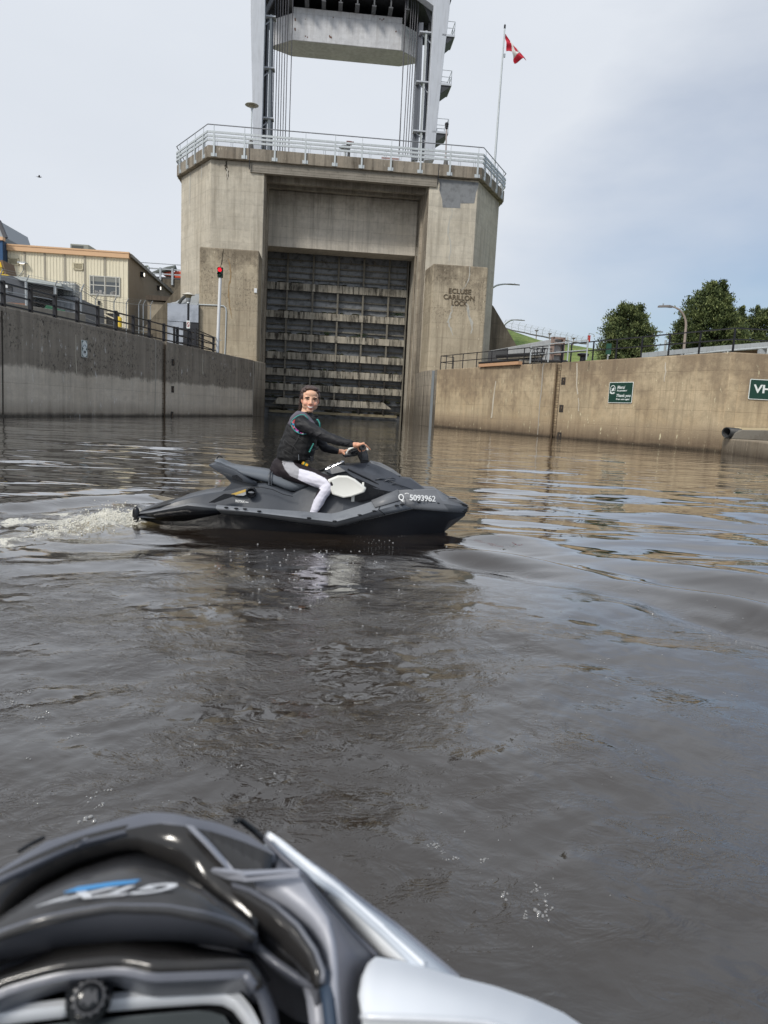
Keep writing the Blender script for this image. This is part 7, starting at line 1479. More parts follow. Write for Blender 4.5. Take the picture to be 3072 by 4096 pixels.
def hand(wr, gp, sgn, out_index=None):
    """palm over a grip at gp whose axis is gd; four curled fingers and a thumb. sgn=-1 near hand"""
    ax = gd * (1 if sgn < 0 else -1)     # from bar end inwards
    fw = Vector((1, 0, 0)); fw = (fw - ax * fw.dot(ax)).normalized(); upv = Vector((0, 0, 1)); upv = (upv - ax * upv.dot(ax) - fw * upv.dot(fw)).normalized()
    pc = gp + ax * .045; kn_c = pc + fw * .012 + upv * .036
    cap(b, wr, pc - fw * .035 + upv * .022, .026, .025); 
    for k in range(4): cap(b, pc - fw * .040 + upv * .018 + ax * (k - 1.5) * .012, pc + fw * .008 + upv * .036 + ax * (k - 1.5) * .020, .016, .0125, 8)
    for k in range(4):
        c = pc + ax * (k - 1.5) * .0205; R = .031; fr = (.0100, .0105, .0102, .0088)[k if sgn > 0 else k]
        if out_index is not None and k == 3:
            chain(b, [c + fw * .012 + upv * .036, c + fw * .045 + upv * .030, out_index], [.0105, .0095, .007], 8); continue
        L_ = (0.88, 1.0, .97, .9)[k]; angs = [75, 35, -10, -10 - 55 * L_]; chain(b, [c + fw * (R * cos(radians(a))) + upv * (R * sin(radians(a))) for a in angs], [fr, fr * .97, fr * .9, fr * .8], 8)
    tb = pc + ax * .046 - fw * .020 + upv * .0; chain(b, [pc + ax * .02 - fw * .032 + upv * .012, tb - upv * .006, tb + fw * .018 - upv * .028], [.0135, .0118, .0095], 8)
hand(wrN, GN, -1, J(1481, 1798, -.265)); hand(wrF, GF, 1)
rid = remesh(b, 'person', SKIN, None, .0042, 3)
rid.location = JO; rid.rotation_euler = (0, 0, JR); tag(rid, 'smiling rider in black life vest and white panelled leggings sitting on the grey watercraft', 'person')
def skinc(co):
    c = np.tile(np.array(rgb(232, 186, 158)), (len(co), 1)); H_ = np.array(HC); d = co - H_; f = d @ np.array(hf); r = d @ np.array(hrt); u = d @ np.array(hu)
    def blend(mask, col, k): 
        for i in range(3): c[:, i] = c[:, i] * (1 - mask * k) + col[i] * mask * k
    g = lambda r0, u0, a, b_: np.exp(-(((np.abs(r) - r0) / a) ** 2 + ((u - u0) / b_) ** 2)) * (f > .03)
    blend(g(.042, -.035, .022, .020), rgb(224, 140, 122), .55); blend(g(.0, -.036, .016, .016), rgb(212, 140, 118), .5); blend(g(.031, .006, .020, .011), rgb(150, 104, 88), .5)
    blend(np.exp(-((r / .030) ** 2 + ((u + .083) / .008) ** 2)) * (f > .05), rgb(206, 128, 118), .6); blend(np.exp(-((r / .032) ** 2 + ((u + .054) / .006) ** 2)) * (f > .05), rgb(204, 128, 116), .5)
    blend((np.abs(r) > .066) * (u < .03) * (u > -.05) * 1.0, rgb(214, 138, 116), .5)
    z = co[:, 2]; hands = (co[:, 0] > wrF.x - .05) & (z > .5); blend(hands * 1.0, rgb(222, 160, 128), .7); return c
vcol(rid, skinc)
# face pieces
DKE = mat('eye_dark', (.025, .014, .012), .2, 0, .1, 3); TEE = mat('teeth', rgb(238, 232, 222), .3, 0, .03, 3); BRW = mat('eyebrow', (.022, .014, .012), .8); MOU = mat('mouth_dark', rgb(90, 36, 34), .6); LIP = mat('lip', rgb(206, 122, 110), .4)
for s in (-1, 1):
    m = MB(); ell(m, .0775, s * .0315, .0035, .008, .0135, .0052, 12, 8); m.build('eye', DKE, rid, smooth=180)
    m = MB(); m.tube([Hd(.080, s * .014, .019), Hd(.086, s * .028, .0245), Hd(.080, s * .045, .021), Hd(.066, s * .056, .012)], [.0036, .0052, .0044, .0018], 6); m.build('eyebrow', BRW, rid, smooth=180)
    m = MB(); m.tube([Hd(.083, s * .016, .004), Hd(.0865, s * .031, .0098), Hd(.078, s * .046, .004)], [.0012, .002, .0016], 6); m.build('eyelash', BRW, rid, smooth=180)
def arc(hw, f0, u0, drop, n=9, back=.018): return [Hd(f0 - back * (k / (n - 1) * 2 - 1) ** 2, hw * (k / (n - 1) * 2 - 1), u0 - drop * (1 - (k / (n - 1) * 2 - 1) ** 2)) for k in range(n)]
m = MB(); m.grid([arc(.032, .0945, -.0545, .006, 9, .017), arc(.031, .0945, -.057, .014, 9, .017), arc(.029, .0940, -.058, .021, 9, .017)]); m.build('mouth', MOU, rid, solid=.004)
m = MB(); m.grid([arc(.029, .0972, -.0558, .0065, 9, .015), arc(.028, .0976, -.0580, .012, 9, .015), arc(.025, .0970, -.0590, .017, 9, .015)]); m.build('teeth', TEE, rid, smooth=180, solid=.003)
m = MB(); m.tube(arc(.033, .0955, -.0530, .0055, 9, .017), [.0012, .0026, .003, .003, .0028, .003, .003, .0026, .0012], 6); m.tube(arc(.032, .0945, -.0555, .027, 9, .017), [.0012, .003, .0038, .0042, .0044, .0042, .0038, .003, .0012], 6); m.build('lips', LIP, rid, smooth=180)
# hair
HAIR = mat('hair', rgb(70, 52, 46), .42, 0, .35, 60, spec=.5, bump=.004, bscale=90)
h = MB(); ell(h, -.036, 0, .044, .094, .090, .088, 24, 16); ell(h, -.055, 0, -.01, .06, .078, .07)
for s in (-1, 1): ell(h, -.022, s * .070, .036, .058, .022, .052); ell(h, -.045, s * .080, .0, .040, .022, .045); ell(h, .022, s * .056, .074, .030, .020, .020)
ell(h, .014, 0, .100, .054, .062, .018); ell(h, -.090, -.030, -.075, .035, .035, .04); ell(h, -.075, -.045, -.04, .035, .03, .04)
r_ = np.random.default_rng(5)
for k in range(60): a = r_.uniform(0, 2 * pi); e_ = r_.uniform(.1, 1.3); f_, r2, u_ = cos(e_) * cos(a) * .095 - .034, cos(e_) * sin(a) * .088, sin(e_) * .082 + .042; (ell(h, f_, r2, u_, .016, .014, .010, 8, 6) if not (f_ > .02 and u_ < .085) else None)
hair = remesh(h, 'hair', HAIR, rid, .004, 1, .010)
m = MB()
for k in range(70):
    a = r_.uniform(-pi, pi); side = r_.choice([-1, 1]); P = []
    st = Vector((-.03 + .05 * cos(a) * .6, side * (.074 + .012 * r_.random()), .045 + .05 * r_.uniform(-.6, 1.0))) if k < 26 else Vector((-.07 + .02 * r_.normal(), -.06 - .03 * r_.random(), -.06 + .05 * r_.normal()))
    am = r_.uniform(.004, .009); ln = r_.uniform(.02, .04); dr = Vector((r_.normal() * .3, side * .3 if k < 26 else -.5, -.8)).normalized()
    for j in range(12): q = st + dr * ln * j / 11; P.append(Hd(q.x + am * cos(j * 1.3), q.y + am * sin(j * 1.3), q.z))
    m.tube(P, .0016, 4)
m.build('curls', HAIR, hair)
# shirt with sleeves
BLK = mat('wetsuit_black', rgb(25, 26, 31), .62, 0, .12, 12, bump=.006, bscale=16)
c = MB()
for sh, el, wr in ((shN, elN, wrN), (shF, elF, wrF)):
    w = wr.lerp(el, .10); chain(c, [nb + (sh - nb) * .3, sh, el, w], [.07, .066, .047, .033]); 
    for k in range(7):   # sleeve creases at the elbow
        f = .75 + k * .07; p = sh.lerp(el, f) if f < 1 else el.lerp(w, f - 1); R = .048 + .003 * (k % 2); m_ = p
chain(c, [J(1226, 1672, -.01), chest, J(1165, 1800, 0)], [.075, .13, .12]); cap(c, J(1232, 1668, -.012), J(1226, 1680, -.01), .058, .07)
shirt = remesh(c, 'shirt', BLK, rid, .006, 3, .007)
m = MB()
for (p, q, r0_) in ((shN, elN, .067), (elN, wrN, .046)):
    for k in range(4):
        f = .12 + .2 * k + random.random() * .1; cc = p.lerp(q, f); d = (q - p).normalized(); u1 = d.cross(Vector((0, 0, 1))).normalized(); v1 = u1.cross(d); R = (r0_ - .012 * f) * .985; P = []
        for j in range(8): a = -2.6 + j * .26 + k * .4; P.append(cc + u1 * R * cos(a) + v1 * R * sin(a) + d * .02 * sin(j * .7 + k))
        m.tube(P, [.001, .0035, .005, .0055, .005, .004, .003, .001], 6)
m.build('sleeve_folds', BLK, shirt, smooth=180)
m = MB(); n = 14
cn = J(1246, 1668, -.03)
m.grid([[cn + Vector((r * cos(-2.9 + 4.4 * k / n), .9 * r * sin(-2.9 + 4.4 * k / n), z + .012 * cos(-2.9 + 4.4 * k / n))) for k in range(n + 1)] for r, z in ((.056, -.028), (.062, .006), (.066, -.004))]); m.build('collar', BLK, shirt, smooth=60, solid=.004)
# leggings
LEG = vmat('leggings', .7, 0, .004, 26)
l = MB(); l.sphere(pel + Vector((-.01, 0, -.005)), (.125, .165, .115), 20, 14); l.sphere(pel + Vector((-.03, -.06, -.035)), (.11, .09, .09), 16, 12); l.sphere(pel + Vector((-.03, .06, -.035)), (.11, .09, .09), 16, 12)
l.sphere(J(1170, 1835, 0), (.13, .15, .10), 18, 12)
for hp, kn, an in ((hipN, knN, anN), (hipF, knF, anF)): chain(l, [hp, hp.lerp(kn, .5), kn], [.098, .088, .062]); chain(l, [kn, kn.lerp(an, .35) + Vector((-.018, 0, 0)), an], [.062, .056, .038])
leg = remesh(l, 'leggings', LEG, rid, .006, 3, .004)
def inpoly(px, py, poly):
    ins = np.zeros(len(px), bool); n = len(poly); j = n - 1
    for i in range(n):
        xi, yi = poly[i]; xj, yj = poly[j]; c_ = ((yi > py) != (yj > py)) & (px < (xj - xi) * (py - yi) / (yj - yi + 1e-9) + xi); ins ^= c_; j = i
    return ins
wp = [a2(*p) for p in ((455, 1240), (640, 1290), (800, 1370), (862, 1440), (882, 1490), (872, 1560), (800, 1690), (700, 1815), (660, 1900), (520, 1900), (580, 1805), (620, 1700), (740, 1520), (640, 1480), (437, 1385))]; gp_ = [a2(*p) for p in ((228, 1125), (300, 1120), (370, 1150), (400, 1195), (455, 1240), (437, 1385), (330, 1335), (265, 1250), (232, 1185))]
def legc(co):
    c = np.tile(np.array(rgb(34, 27, 32)), (len(co), 1)); wpos = np.array(JO) + co[:, :1] * np.array(JX) + co[:, 1:2] * np.array(JS) + np.array([[0, 0, 1]]) * co[:, 2:3]; v = wpos - np.array(CP); zf = v @ np.array(fwd); px = 1536 + F * (v @ np.array(CR)) / zf; py = 2048 - F * (v @ np.array(CU)) / zf
    near = co[:, 1] < -.02; c[inpoly(px, py, wp) & near] = rgb(226, 225, 238); nz_ = np.sin(co[:, 0] * 900) * np.sin(co[:, 2] * 1100) * .04; g = np.array(rgb(166, 166, 172)); mk = inpoly(px, py, gp_) & near; c[mk] = g[None] * (1 + nz_[mk])[:, None]; return c
vcol(leg, legc)
m = MB()
for k in range(6):
    x0, y0 = a2(240 + k * 26, 1135 + (k % 3) * 6); x1, y1 = a2(262 + k * 28, 1235 + k * 12); m.tube([J(x0, y0, -.150), J((x0 + x1) / 2 + 1, (y0 + y1) / 2, -.168), J(x1, y1, -.165)], [.001, .003, .001], 5)
m.build('hip_folds', mat('fold_grey', rgb(150, 150, 156), .7), leg, smooth=180)
# life vest
VB = mat('vest_black', rgb(24, 24, 26), .7, 0, .12, 9, bump=.005, bscale=22); VG = mat('vest_grey', rgb(96, 92, 104), .75, 0, .08, 9, bump=.003, bscale=60); TEAL = mat('vest_teal', rgb(64, 150, 142), .6)
rows = [(1836, 1116, 1250, .175), (1822, 1106, 1256, .185), (1795, 1111, 1262, .19), (1765, 1120, 1268, .19), (1735, 1132, 1274, .185), (1712, 1141, 1279, .175), (1690, 1150, 1281, .165), (1672, 1163, 1274, .15), (1662, 1176, 1258, .125)]
vm = MB(); secs = []
for y, x0, x1, w in rows:
    a = J(x0, y + 4, 0); b_ = J(x1, y, 0); cx = (a.x + b_.x) / 2; rx = (b_.x - a.x) / 2; cz = (a.z + b_.z) / 2; S_ = []
    for k in range(24):
        t_ = 2 * pi * k / 24; S_.append(Vector((cx + rx * (abs(cos(t_)) ** .85) * (1 if cos(t_) > 0 else -1), w * (abs(sin(t_)) ** .85) * (1 if sin(t_) > 0 else -1), cz + (b_.z - a.z) / 2 * cos(t_))))
    secs.append(S_)
vm.loft(secs); vest = remesh(vm, 'life_vest', VB, rid, .006, 4, .006)
# grey shoulder yoke following the top of the vest
ym = MB()
for s in (-1, 1):
    e_ = 12 if s > 0 else 0; chain(ym, [J(1165, 1694, s * .13), J(1177, 1674, s * .13), J(1194, 1660, s * .135), J(1212 + e_, 1664, s * .135), J(1230 + e_, 1681, s * .140), J(1248 + e_ * .5, 1702, s * .150), J(1264, 1726, s * .145)], [.030, .037, .040, .041, .040, .038, .032])
chain(ym, [J(1178, 1674, -.13), J(1172, 1676, 0), J(1178, 1674, .13)], [.030, .030, .030]); yoke = remesh(ym, 'shoulder_yoke', VG, vest, .006, 3)
# armhole: teal piping and patterned inner panel on the near side
pip = [(345, 655), (350, 620), (375, 585), (425, 548), (475, 526), (520, 528), (550, 555), (578, 590)]
lo__ = [(340, 645), (362, 700), (400, 745), (445, 772), (500, 788), (552, 780)]
def yv(x): return -.212
m = MB(); m.tube([J(*a2(*p), -.205) for p in pip], .0055, 6); m.tube([J(*a2(*p), -.20) for p in lo__], .0050, 6); m.build('piping', TEAL, vest, smooth=180)
m = MB(); m.tube([J(*a2(*p), -.165) for p in ((685, 590), (705, 600), (725, 640), (730, 700))], .008, 6); m.build('piping', TEAL, vest, smooth=180)
PAT = bpy.data.materials.new('tribal_print'); PAT.use_nodes = True; t = PAT.node_tree; bb = t.nodes['Principled BSDF']; bb.inputs['Roughness'].default_value = .7; co = N_(t, 'ShaderNodeTexCoord'); v = N_(t, 'ShaderNodeTexVoronoi'); v.inputs['Scale'].default_value = 65; t.links.new(co.outputs['Object'], v.inputs['Vector']); r = N_(t, 'ShaderNodeValToRGB'); r.color_ramp.interpolation = 'CONSTANT'; se = N_(t, 'ShaderNodeSeparateColor'); t.links.new(v.outputs['Color'], se.inputs[0]); t.links.new(se.outputs[0], r.inputs[0])
cols = [rgb(30, 30, 50), rgb(214, 90, 190), rgb(225, 225, 235), rgb(60, 150, 190), rgb(220, 90, 96), rgb(40, 40, 70), rgb(150, 130, 200)]; r.color_ramp.elements[0].color = (*cols[0], 1); r.color_ramp.elements[1].position = .16; r.color_ramp.elements[1].color = (*cols[1], 1)
for i, q in enumerate(cols[2:]): e_ = r.color_ramp.elements.new(.3 + i * .14); e_.color = (*q, 1)
t.links.new(r.outputs[0], bb.inputs['Base Color'])
m = MB(); m.grid([[J(*a2(*p), -.196) for p in ((345, 650), (365, 705), (402, 748), (447, 776), (500, 790), (545, 782))], [J(*a2(*p), -.205) for p in ((352, 610), (385, 640), (410, 690), (440, 730), (480, 765), (540, 776))]]); m.build('print_panel', PAT, vest, solid=.004)
m = MB(); m.grid([[J(*a2(*p), -.206) for p in ((352, 610), (372, 590), (396, 585))], [J(*a2(*p), -.20) for p in ((350, 645), (380, 640), (412, 650))]]); m.build('print_panel', PAT, vest, solid=.004)
m = MB()
for l in ([(260, 740), (340, 800), (420, 860)], [(250, 850), (320, 920), (380, 960)], [(435, 820), (490, 860), (530, 890)], [(240, 985), (330, 1040), (400, 1090)], [(370, 940), (420, 1000), (460, 1060)], [(250, 860), (245, 930), (235, 1000)], [(240, 1000), (238, 1040), (245, 1090)], [(455, 790), (420, 870), (370, 940), (345, 1030)]):
    m.tube([J(*a2(*p), -.197 + .00 * i) for i, p in enumerate(l)], .0022, 5)
m.build('seams', mat('seam_grey2', rgb(58, 58, 60), .7), vest, smooth=180)
m = MB()
for k in range(6): x = 640 - k * 10; y = 915 + k * 20; m.box(J(*a2(x, y), -.185), (.012, .006, .012), R=Matrix.Rotation(.6, 3, 'Y'))
m.build('teal_mark', TEAL, vest)
m = MB()
for (x0, y0, x1, y1) in ((600, 1000, 700, 975), (560, 1110, 640, 1120)): m.bar(J(*a2(x0, y0), -.155), J(*a2(x1, y1), -.10), .034, .02)
m.box(J(*a2(690, 960), -.12), (.03, .02, .03)); m.box(J(*a2(625, 1110), -.12), (.035, .05, .05)); m.build('buckle', HULL, vest, bevel=.003)
# lanyard: clip on the vest, yellow float, coiled cord to the display
m = MB(); m.tube([J(*a2(445, 1055), -.20), J(*a2(448, 1130), -.195)], .0028, 6); m.build('zip_pull', CHR, vest)
fl = empty('lanyard', JO, JR, 'black coiled safety lanyard with a yellow float hanging from the rider to the watercraft', 'lanyard')
p0, p1 = J(*a2(492, 1165), -.14), J(*a2(568, 1210), -.14); MB().tube([p0, p0.lerp(p1, .06), p0.lerp(p1, .94), p1], [.012, .019, .019, .012], 12).build('float', mat('float_yellow', rgb(236, 178, 40), .5), fl, smooth=60); q0, q1 = p0.lerp(p1, .32), p0.lerp(p1, .55); MB().tube([q0, q1], .0198, 12).build('float_label', mat('float_green', rgb(70, 120, 80), .5), fl)
P = []; path = [J(*a2(*p), y) for p, y in (((568, 1212), -.14), ((620, 1245), -.12), ((690, 1275), -.08), ((760, 1262), -.06), ((820, 1235), -.08), ((880, 1215), -.11))]
for i in range(150):
    f = i / 149 * (len(path) - 1); k = min(int(f), len(path) - 2); c0 = path[k].lerp(path[k + 1], f - k); a = i * 1.05; P.append(c0 + Vector((0, cos(a) * .011, sin(a) * .011)))
MB().tube(P, .0034, 5).build('coil', HULL, fl, smooth=180)
MB().tube([J(*a2(455, 1130), -.16), J(*a2(492, 1165), -.14)], .004, 6).build('cord', HULL, fl)
# ================================================================== the photographer's own watercraft (foreground, lower left)
def c5(x, y): return (x / 1.276, y / 1.276 + 3200)
def c6(x, y): return (x / 1.276 + 1000, y / 1.276 + 3300)
def rs(f, pts, n=40):
    """resample a polyline of (x, y, height) evenly by straight pieces, corners kept"""
    P = [Vector(onz(*f(x, y), z)) for x, y, z in pts]; d = [0]
    for a, b_ in zip(P[:-1], P[1:]): d.append(d[-1] + (b_ - a).length)
    out = []
    for k in range(n + 1):
        t = d[-1] * k / n; i = max(0, min(len(P) - 2, int(np.searchsorted(d, t)) - 1)); u = (t - d[i]) / max(1e-9, d[i + 1] - d[i]); out.append(P[i].lerp(P[i + 1], u))
    return out
CO = onz(*c5(600, 500), 0); own = empty('watercraft', (CO.x, CO.y, 0), 0, 'glossy black and silver watercraft bow console in the near left corner under the camera', 'watercraft')
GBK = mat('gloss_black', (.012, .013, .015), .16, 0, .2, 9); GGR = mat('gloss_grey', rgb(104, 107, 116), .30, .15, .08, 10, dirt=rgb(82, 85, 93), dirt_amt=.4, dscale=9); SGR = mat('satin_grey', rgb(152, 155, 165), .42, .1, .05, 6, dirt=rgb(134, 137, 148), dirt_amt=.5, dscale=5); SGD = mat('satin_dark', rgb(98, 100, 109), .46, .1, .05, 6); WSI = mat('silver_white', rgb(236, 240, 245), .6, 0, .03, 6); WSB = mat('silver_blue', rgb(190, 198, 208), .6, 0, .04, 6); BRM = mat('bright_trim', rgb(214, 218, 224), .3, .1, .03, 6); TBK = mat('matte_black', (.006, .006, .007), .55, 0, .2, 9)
GLB = mat('smoked_glass', rgb(46, 45, 45), .14, 0, .3, 30, dirt=(.03, .028, .026), dirt_amt=.5, dscale=30)
def sheet(nm, rows, mt, par=own, sol=.006, sm=22): m = MB(); m.grid(rows); return m.build(nm, mt, par, world=True, smooth=sm, solid=sol)
R0 = rs(c5, [(-700, 900, .70), (-250, 525, .775), (0, 352, .79), (235, 212, .80), (500, 128, .80), (745, 60, .80), (900, 70, .80), (1130, 122, .79), (1280, 185, .78), (1405, 272, .77)])
Rm = rs(c5, [(-700, 930, .71), (-250, 545, .79), (0, 366, .805), (235, 232, .812), (500, 160, .812), (760, 88, .812), (900, 98, .812), (1115, 142, .80), (1270, 200, .79), (1400, 274, .775)])
R1 = rs(c5, [(-700, 960, .70), (-250, 570, .78), (0, 388, .795), (250, 280, .80), (430, 205, .80), (620, 155, .80), (800, 118, .80), (950, 134, .80), (1100, 165, .79), (1250, 215, .78), (1395, 278, .77)])
Rs = [Vector((p.x * .96, p.y * 1.10 + .02, .60)) for p in R0]
sheet('visor_rim', [Rs, R0, R1], GGR, sm=22)
B0 = rs(c5, [(-700, 1150, 0.688), (-250, 770, 0.763), (0, 612, 0.770), (200, 450, 0.773), (400, 345, 0.776), (590, 282, 0.778), (700, 262, 0.778), (820, 300, 0.775), (940, 352, 0.770), (1060, 460, 0.763), (1200, 575, 0.753), (1310, 668, 0.748)])
V0 = [a.lerp(b_, .5) - Vector((0, 0, .004)) for a, b_ in zip(R1, B0)]
vis = sheet('visor', [R1, V0, B0], GLB, sm=22)
Lr = rs(c5, [(-700, 1220, .70), (-250, 800, .775), (0, 675, .79), (200, 603, .80), (400, 560, .803), (570, 536, .805), (850, 540, .803), (1050, 578, .795), (1200, 625, .78), (1312, 702, .765)])
Bm = [a.lerp(b_, .45) + Vector((0, 0, .005)) for a, b_ in zip(B0, Lr)]
BLG = mat('bulge_smoke', rgb(70, 70, 72), .2, .05, .15, 8, dirt=(.03, .03, .03), dirt_amt=.6, dscale=12)
bul = sheet('console_bulge', [B0, Bm, Lr], BLG, sm=30)
L1 = rs(c5, [(-700, 1300, .66), (-250, 900, .735), (0, 768, .752), (250, 716, .762), (480, 682, .768), (700, 668, .77), (900, 670, .768), (1100, 690, .76), (1314, 728, .745)])
L05 = [a.lerp(b_, .12) + Vector((0, 0, .004)) for a, b_ in zip(Lr, L1)]
sheet('console_lip', [Lr, L05, L1, [p + Vector((0, .05, -.03)) for p in L1]], GGR, sm=35)
def flat(nm, f, pts, mt, par=None, lift=.0015): m = MB(); q = [onz(*f(x, y), z) + Vector((0, 0, lift)) for x, y, z in pts]; m.add(q, [tuple(range(len(q)))]); return m.build(nm, mt, par or own, world=True, solid=.004)
flat('visor_rib', c5, [(425, 206, .803), (452, 200, .803), (330, 300, .783), (200, 410, .768), (85, 520, .758), (62, 520, .758), (180, 405, .768), (300, 295, .783)], SGR, vis)
flat('visor_rib', c5, [(945, 136, .803), (985, 140, .802), (1060, 210, .79), (1150, 310, .775), (1225, 400, .765), (1195, 400, .765), (1110, 312, .775), (1030, 222, .79)], SGR, vis)
flat('visor_rib', c5, [(1055, 380, .765), (1220, 398, .778), (1238, 408, .782), (1522, 388, .782), (1528, 418, .778), (1250, 440, .776), (1150, 425, .765)], SGR, vis, .004)
# right sweep of the console
Oa = rs(c5, [(1060, 395, .755), (1280, 465, .765), (1400, 535, .765), (1520, 640, .76), (1610, 770, .752), (1652, 880, .745), (1645, 938, .74)]); Ob = rs(c5, [(1055, 470, .745), (1230, 590, .735), (1320, 690, .73), (1420, 780, .725), (1530, 860, .722), (1600, 905, .724), (1642, 940, .735)])
Om = [a.lerp(b_, .5) - Vector((0, 0, .003)) for a, b_ in zip(Oa, Ob)]; sheet('console_sweep', [Oa, Om, Ob], GLB, sm=22)
m = MB(); m.tube(Oa, .0022, 6); m.build('sweep_edge', GGR, own, world=True, smooth=180)
Oc = rs(c5, [(1250, 640, .75), (1320, 724, .735), (1420, 810, .728), (1540, 892, .725), (1600, 915, .728), (1643, 938, .735)]); Od = rs(c5, [(1250, 690, .73), (1320, 760, .71), (1420, 845, .70), (1530, 915, .70), (1600, 932, .71), (1643, 945, .73)])
sheet('sweep_lip', [Oc, Od, [p + Vector((0, .02, -.05)) for p in Od]], GGR, sm=35)
# dark void and body mass under the console
UB_ = [onz(*c5(x, y), .62) for x, y in ((-500, 640), (1250, 560), (1659, 700), (1720, 1250), (-500, 1300))]; m = MB(); m.prism(UB_, (0, 0, -.06)); m.build('inner_well', TBK, own, world=True)
# satin side panel in two facets, the shaded one painted in darker grey
Pa = rs(c6, [(-40, 300, .752), (30, 350, .752), (130, 415, .748), (250, 500, .742), (345, 600, .732), (395, 700, .722), (412, 800, .71), (418, 1020, .70), (420, 1250, .69)]); Pb = rs(c6, [(120, 262, .766), (262, 262, .77), (330, 360, .765), (410, 470, .757), (440, 600, .748), (448, 700, .742), (452, 800, .736), (470, 1020, .725), (490, 1250, .715)]); Pc = rs(c6, [(150, 150, .76), (255, 232, .755), (385, 400, .735), (515, 545, .715), (645, 668, .70), (600, 740, .70), (568, 820, .70), (560, 1020, .69), (575, 1250, .68)])
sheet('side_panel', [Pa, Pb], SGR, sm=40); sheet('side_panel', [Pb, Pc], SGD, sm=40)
m = MB(); m.tube(rs(c6, [(75, 70, .775), (160, 160, .765), (258, 245, .757), (385, 400, .737), (515, 545, .717), (645, 668, .703)]), .0022, 6); m.build('panel_edge', SGD, own, world=True, smooth=180)
m = MB(); m.tube(rs(c6, [(375, 760, .735), (400, 900, .73), (425, 1100, .72)]), .005, 8); m.build('cable_sleeve', mat('sleeve_blue', rgb(52, 66, 84), .4), own, world=True, smooth=180)
WP = rs(c6, [(-60, 830, .70), (40, 700, .70), (140, 640, .705), (230, 760, .705), (265, 900, .70), (300, 1020, .695), (320, 1250, .69)])
sheet('inner_wall', [rs(c6, [(255, 765, .716), (285, 880, .71), (305, 1020, .70), (325, 1250, .69)]), rs(c6, [(375, 805, .714), (395, 900, .71), (415, 1020, .70), (430, 1250, .69)])], SGR)
# white flank
Wa = rs(c6, [(70, 60, .765), (160, 148, .757), (258, 228, .748), (385, 372, .728), (515, 520, .708), (642, 664, .692)]); Wb = rs(c6, [(90, 72, .769), (200, 140, .762), (330, 250, .751), (480, 352, .736), (690, 540, .716), (890, 728, .703)]); Wc_ = rs(c6, [(118, 90, .755), (270, 178, .735), (400, 262, .715), (560, 385, .695), (760, 530, .668), (1060, 782, .64)]); Wd = [Vector((p.x * .93, p.y + .03, p.z - .16)) for p in Wc_]
sheet('white_flank', [Wa, Wb], WSI, sm=30); sheet('lower_flank', [Wb, Wc_, Wd], WSB, sm=30)
m = MB(); m.tube(Wc_, .003, 6); m.build('flank_trim', SGR, own, world=True)
m = MB(); q = rs(c6, [(385, 348, .735), (400, 335, .722), (415, 322, .708)], 6); m.tube(q, .0022, 5); m.build('flank_seam', SGD, own, world=True)
# mirror housing
M0 = rs(c6, [(600, 705, .72), (640, 672, .715), (760, 690, .705), (885, 722, .70), (1060, 775, .69), (1250, 822, .68), (1450, 890, .67), (1600, 958, .66), (1750, 1060, .65)]); M1 = rs(c6, [(568, 780, .745), (600, 735, .748), (760, 745, .745), (885, 775, .742), (1060, 825, .735), (1250, 880, .725), (1430, 945, .715), (1560, 1010, .70), (1700, 1110, .69)]); M2 = rs(c6, [(553, 870, .757), (590, 850, .762), (740, 850, .762), (885, 865, .760), (1060, 905, .755), (1230, 950, .748), (1390, 1000, .74), (1500, 1060, .73), (1620, 1150, .715)]); M3 = rs(c6, [(572, 985, .757), (590, 985, .762), (740, 990, .764), (885, 995, .764), (1060, 1005, .762), (1200, 1015, .758), (1350, 1060, .752), (1450, 1120, .745), (1560, 1230, .73)]); M4 = rs(c6, [(578, 1100, .735), (600, 1100, .74), (740, 1100, .742), (885, 1110, .742), (1060, 1120, .74), (1180, 1130, .737), (1300, 1170, .73), (1400, 1250, .72), (1500, 1350, .71)])
mir_ = MB(); mir_.grid([[p - Vector((0, -.01, .05)) for p in M0], M0, M1, M2, M3, M4, [p - Vector((0, -.01, .06)) for p in M4]]); mo = mir_.build('mirror_housing', WSI, own, world=True, smooth=35, solid=.004)
m = MB(); m.tube([p + Vector((0, 0, .001)) for p in M3], .0022, 6); m.build('mirror_seam', BRM, mo, world=True, smooth=180) 
# instrument hood
H0 = rs(c5, [(-700, 1300, .66), (-250, 1000, .725), (0, 842, .74), (230, 780, .745), (400, 738, .747), (570, 722, .748), (850, 688, .75), (1080, 694, .747), (1190, 735, .74), (1285, 850, .73), (1352, 960, .72)]); H1 = rs(c5, [(-700, 1340, .66), (-250, 1070, .73), (0, 915, .745), (200, 845, .75), (330, 775, .755), (600, 735, .757), (850, 750, .755), (1040, 800, .75), (1180, 820, .747), (1255, 855, .742), (1300, 960, .735)]); H2 = rs(c5, [(-700, 1400, .665), (-250, 1120, .745), (0, 962, .76), (200, 905, .765), (330, 876, .768), (600, 850, .77), (690, 862, .77), (770, 884, .77), (1100, 872, .767), (1268, 866, .762), (1310, 975, .75)]); H3 = rs(c5, [(-700, 1480, .63), (-250, 1225, .715), (0, 1045, .732), (200, 962, .738), (330, 920, .742), (590, 892, .745), (690, 925, .744), (770, 955, .742), (1100, 940, .74), (1268, 930, .735), (1330, 1010, .725)])
sheet('hood_top', [[p + Vector((0, .03, -.02)) for p in H0], H0, H1], GGR, sm=40); sheet('hood_glass', [H1, [a.lerp(b_, .5) - Vector((0, 0, .002)) for a, b_ in zip(H1, H2)], H2], GLB, sm=22); sheet('hood_lip', [H2, [a.lerp(b_, .08) + Vector((0, 0, .002)) for a, b_ in zip(H2, H3)], H3, [p + Vector((0, .03, -.02)) for p in H3]], GGR, sm=35)
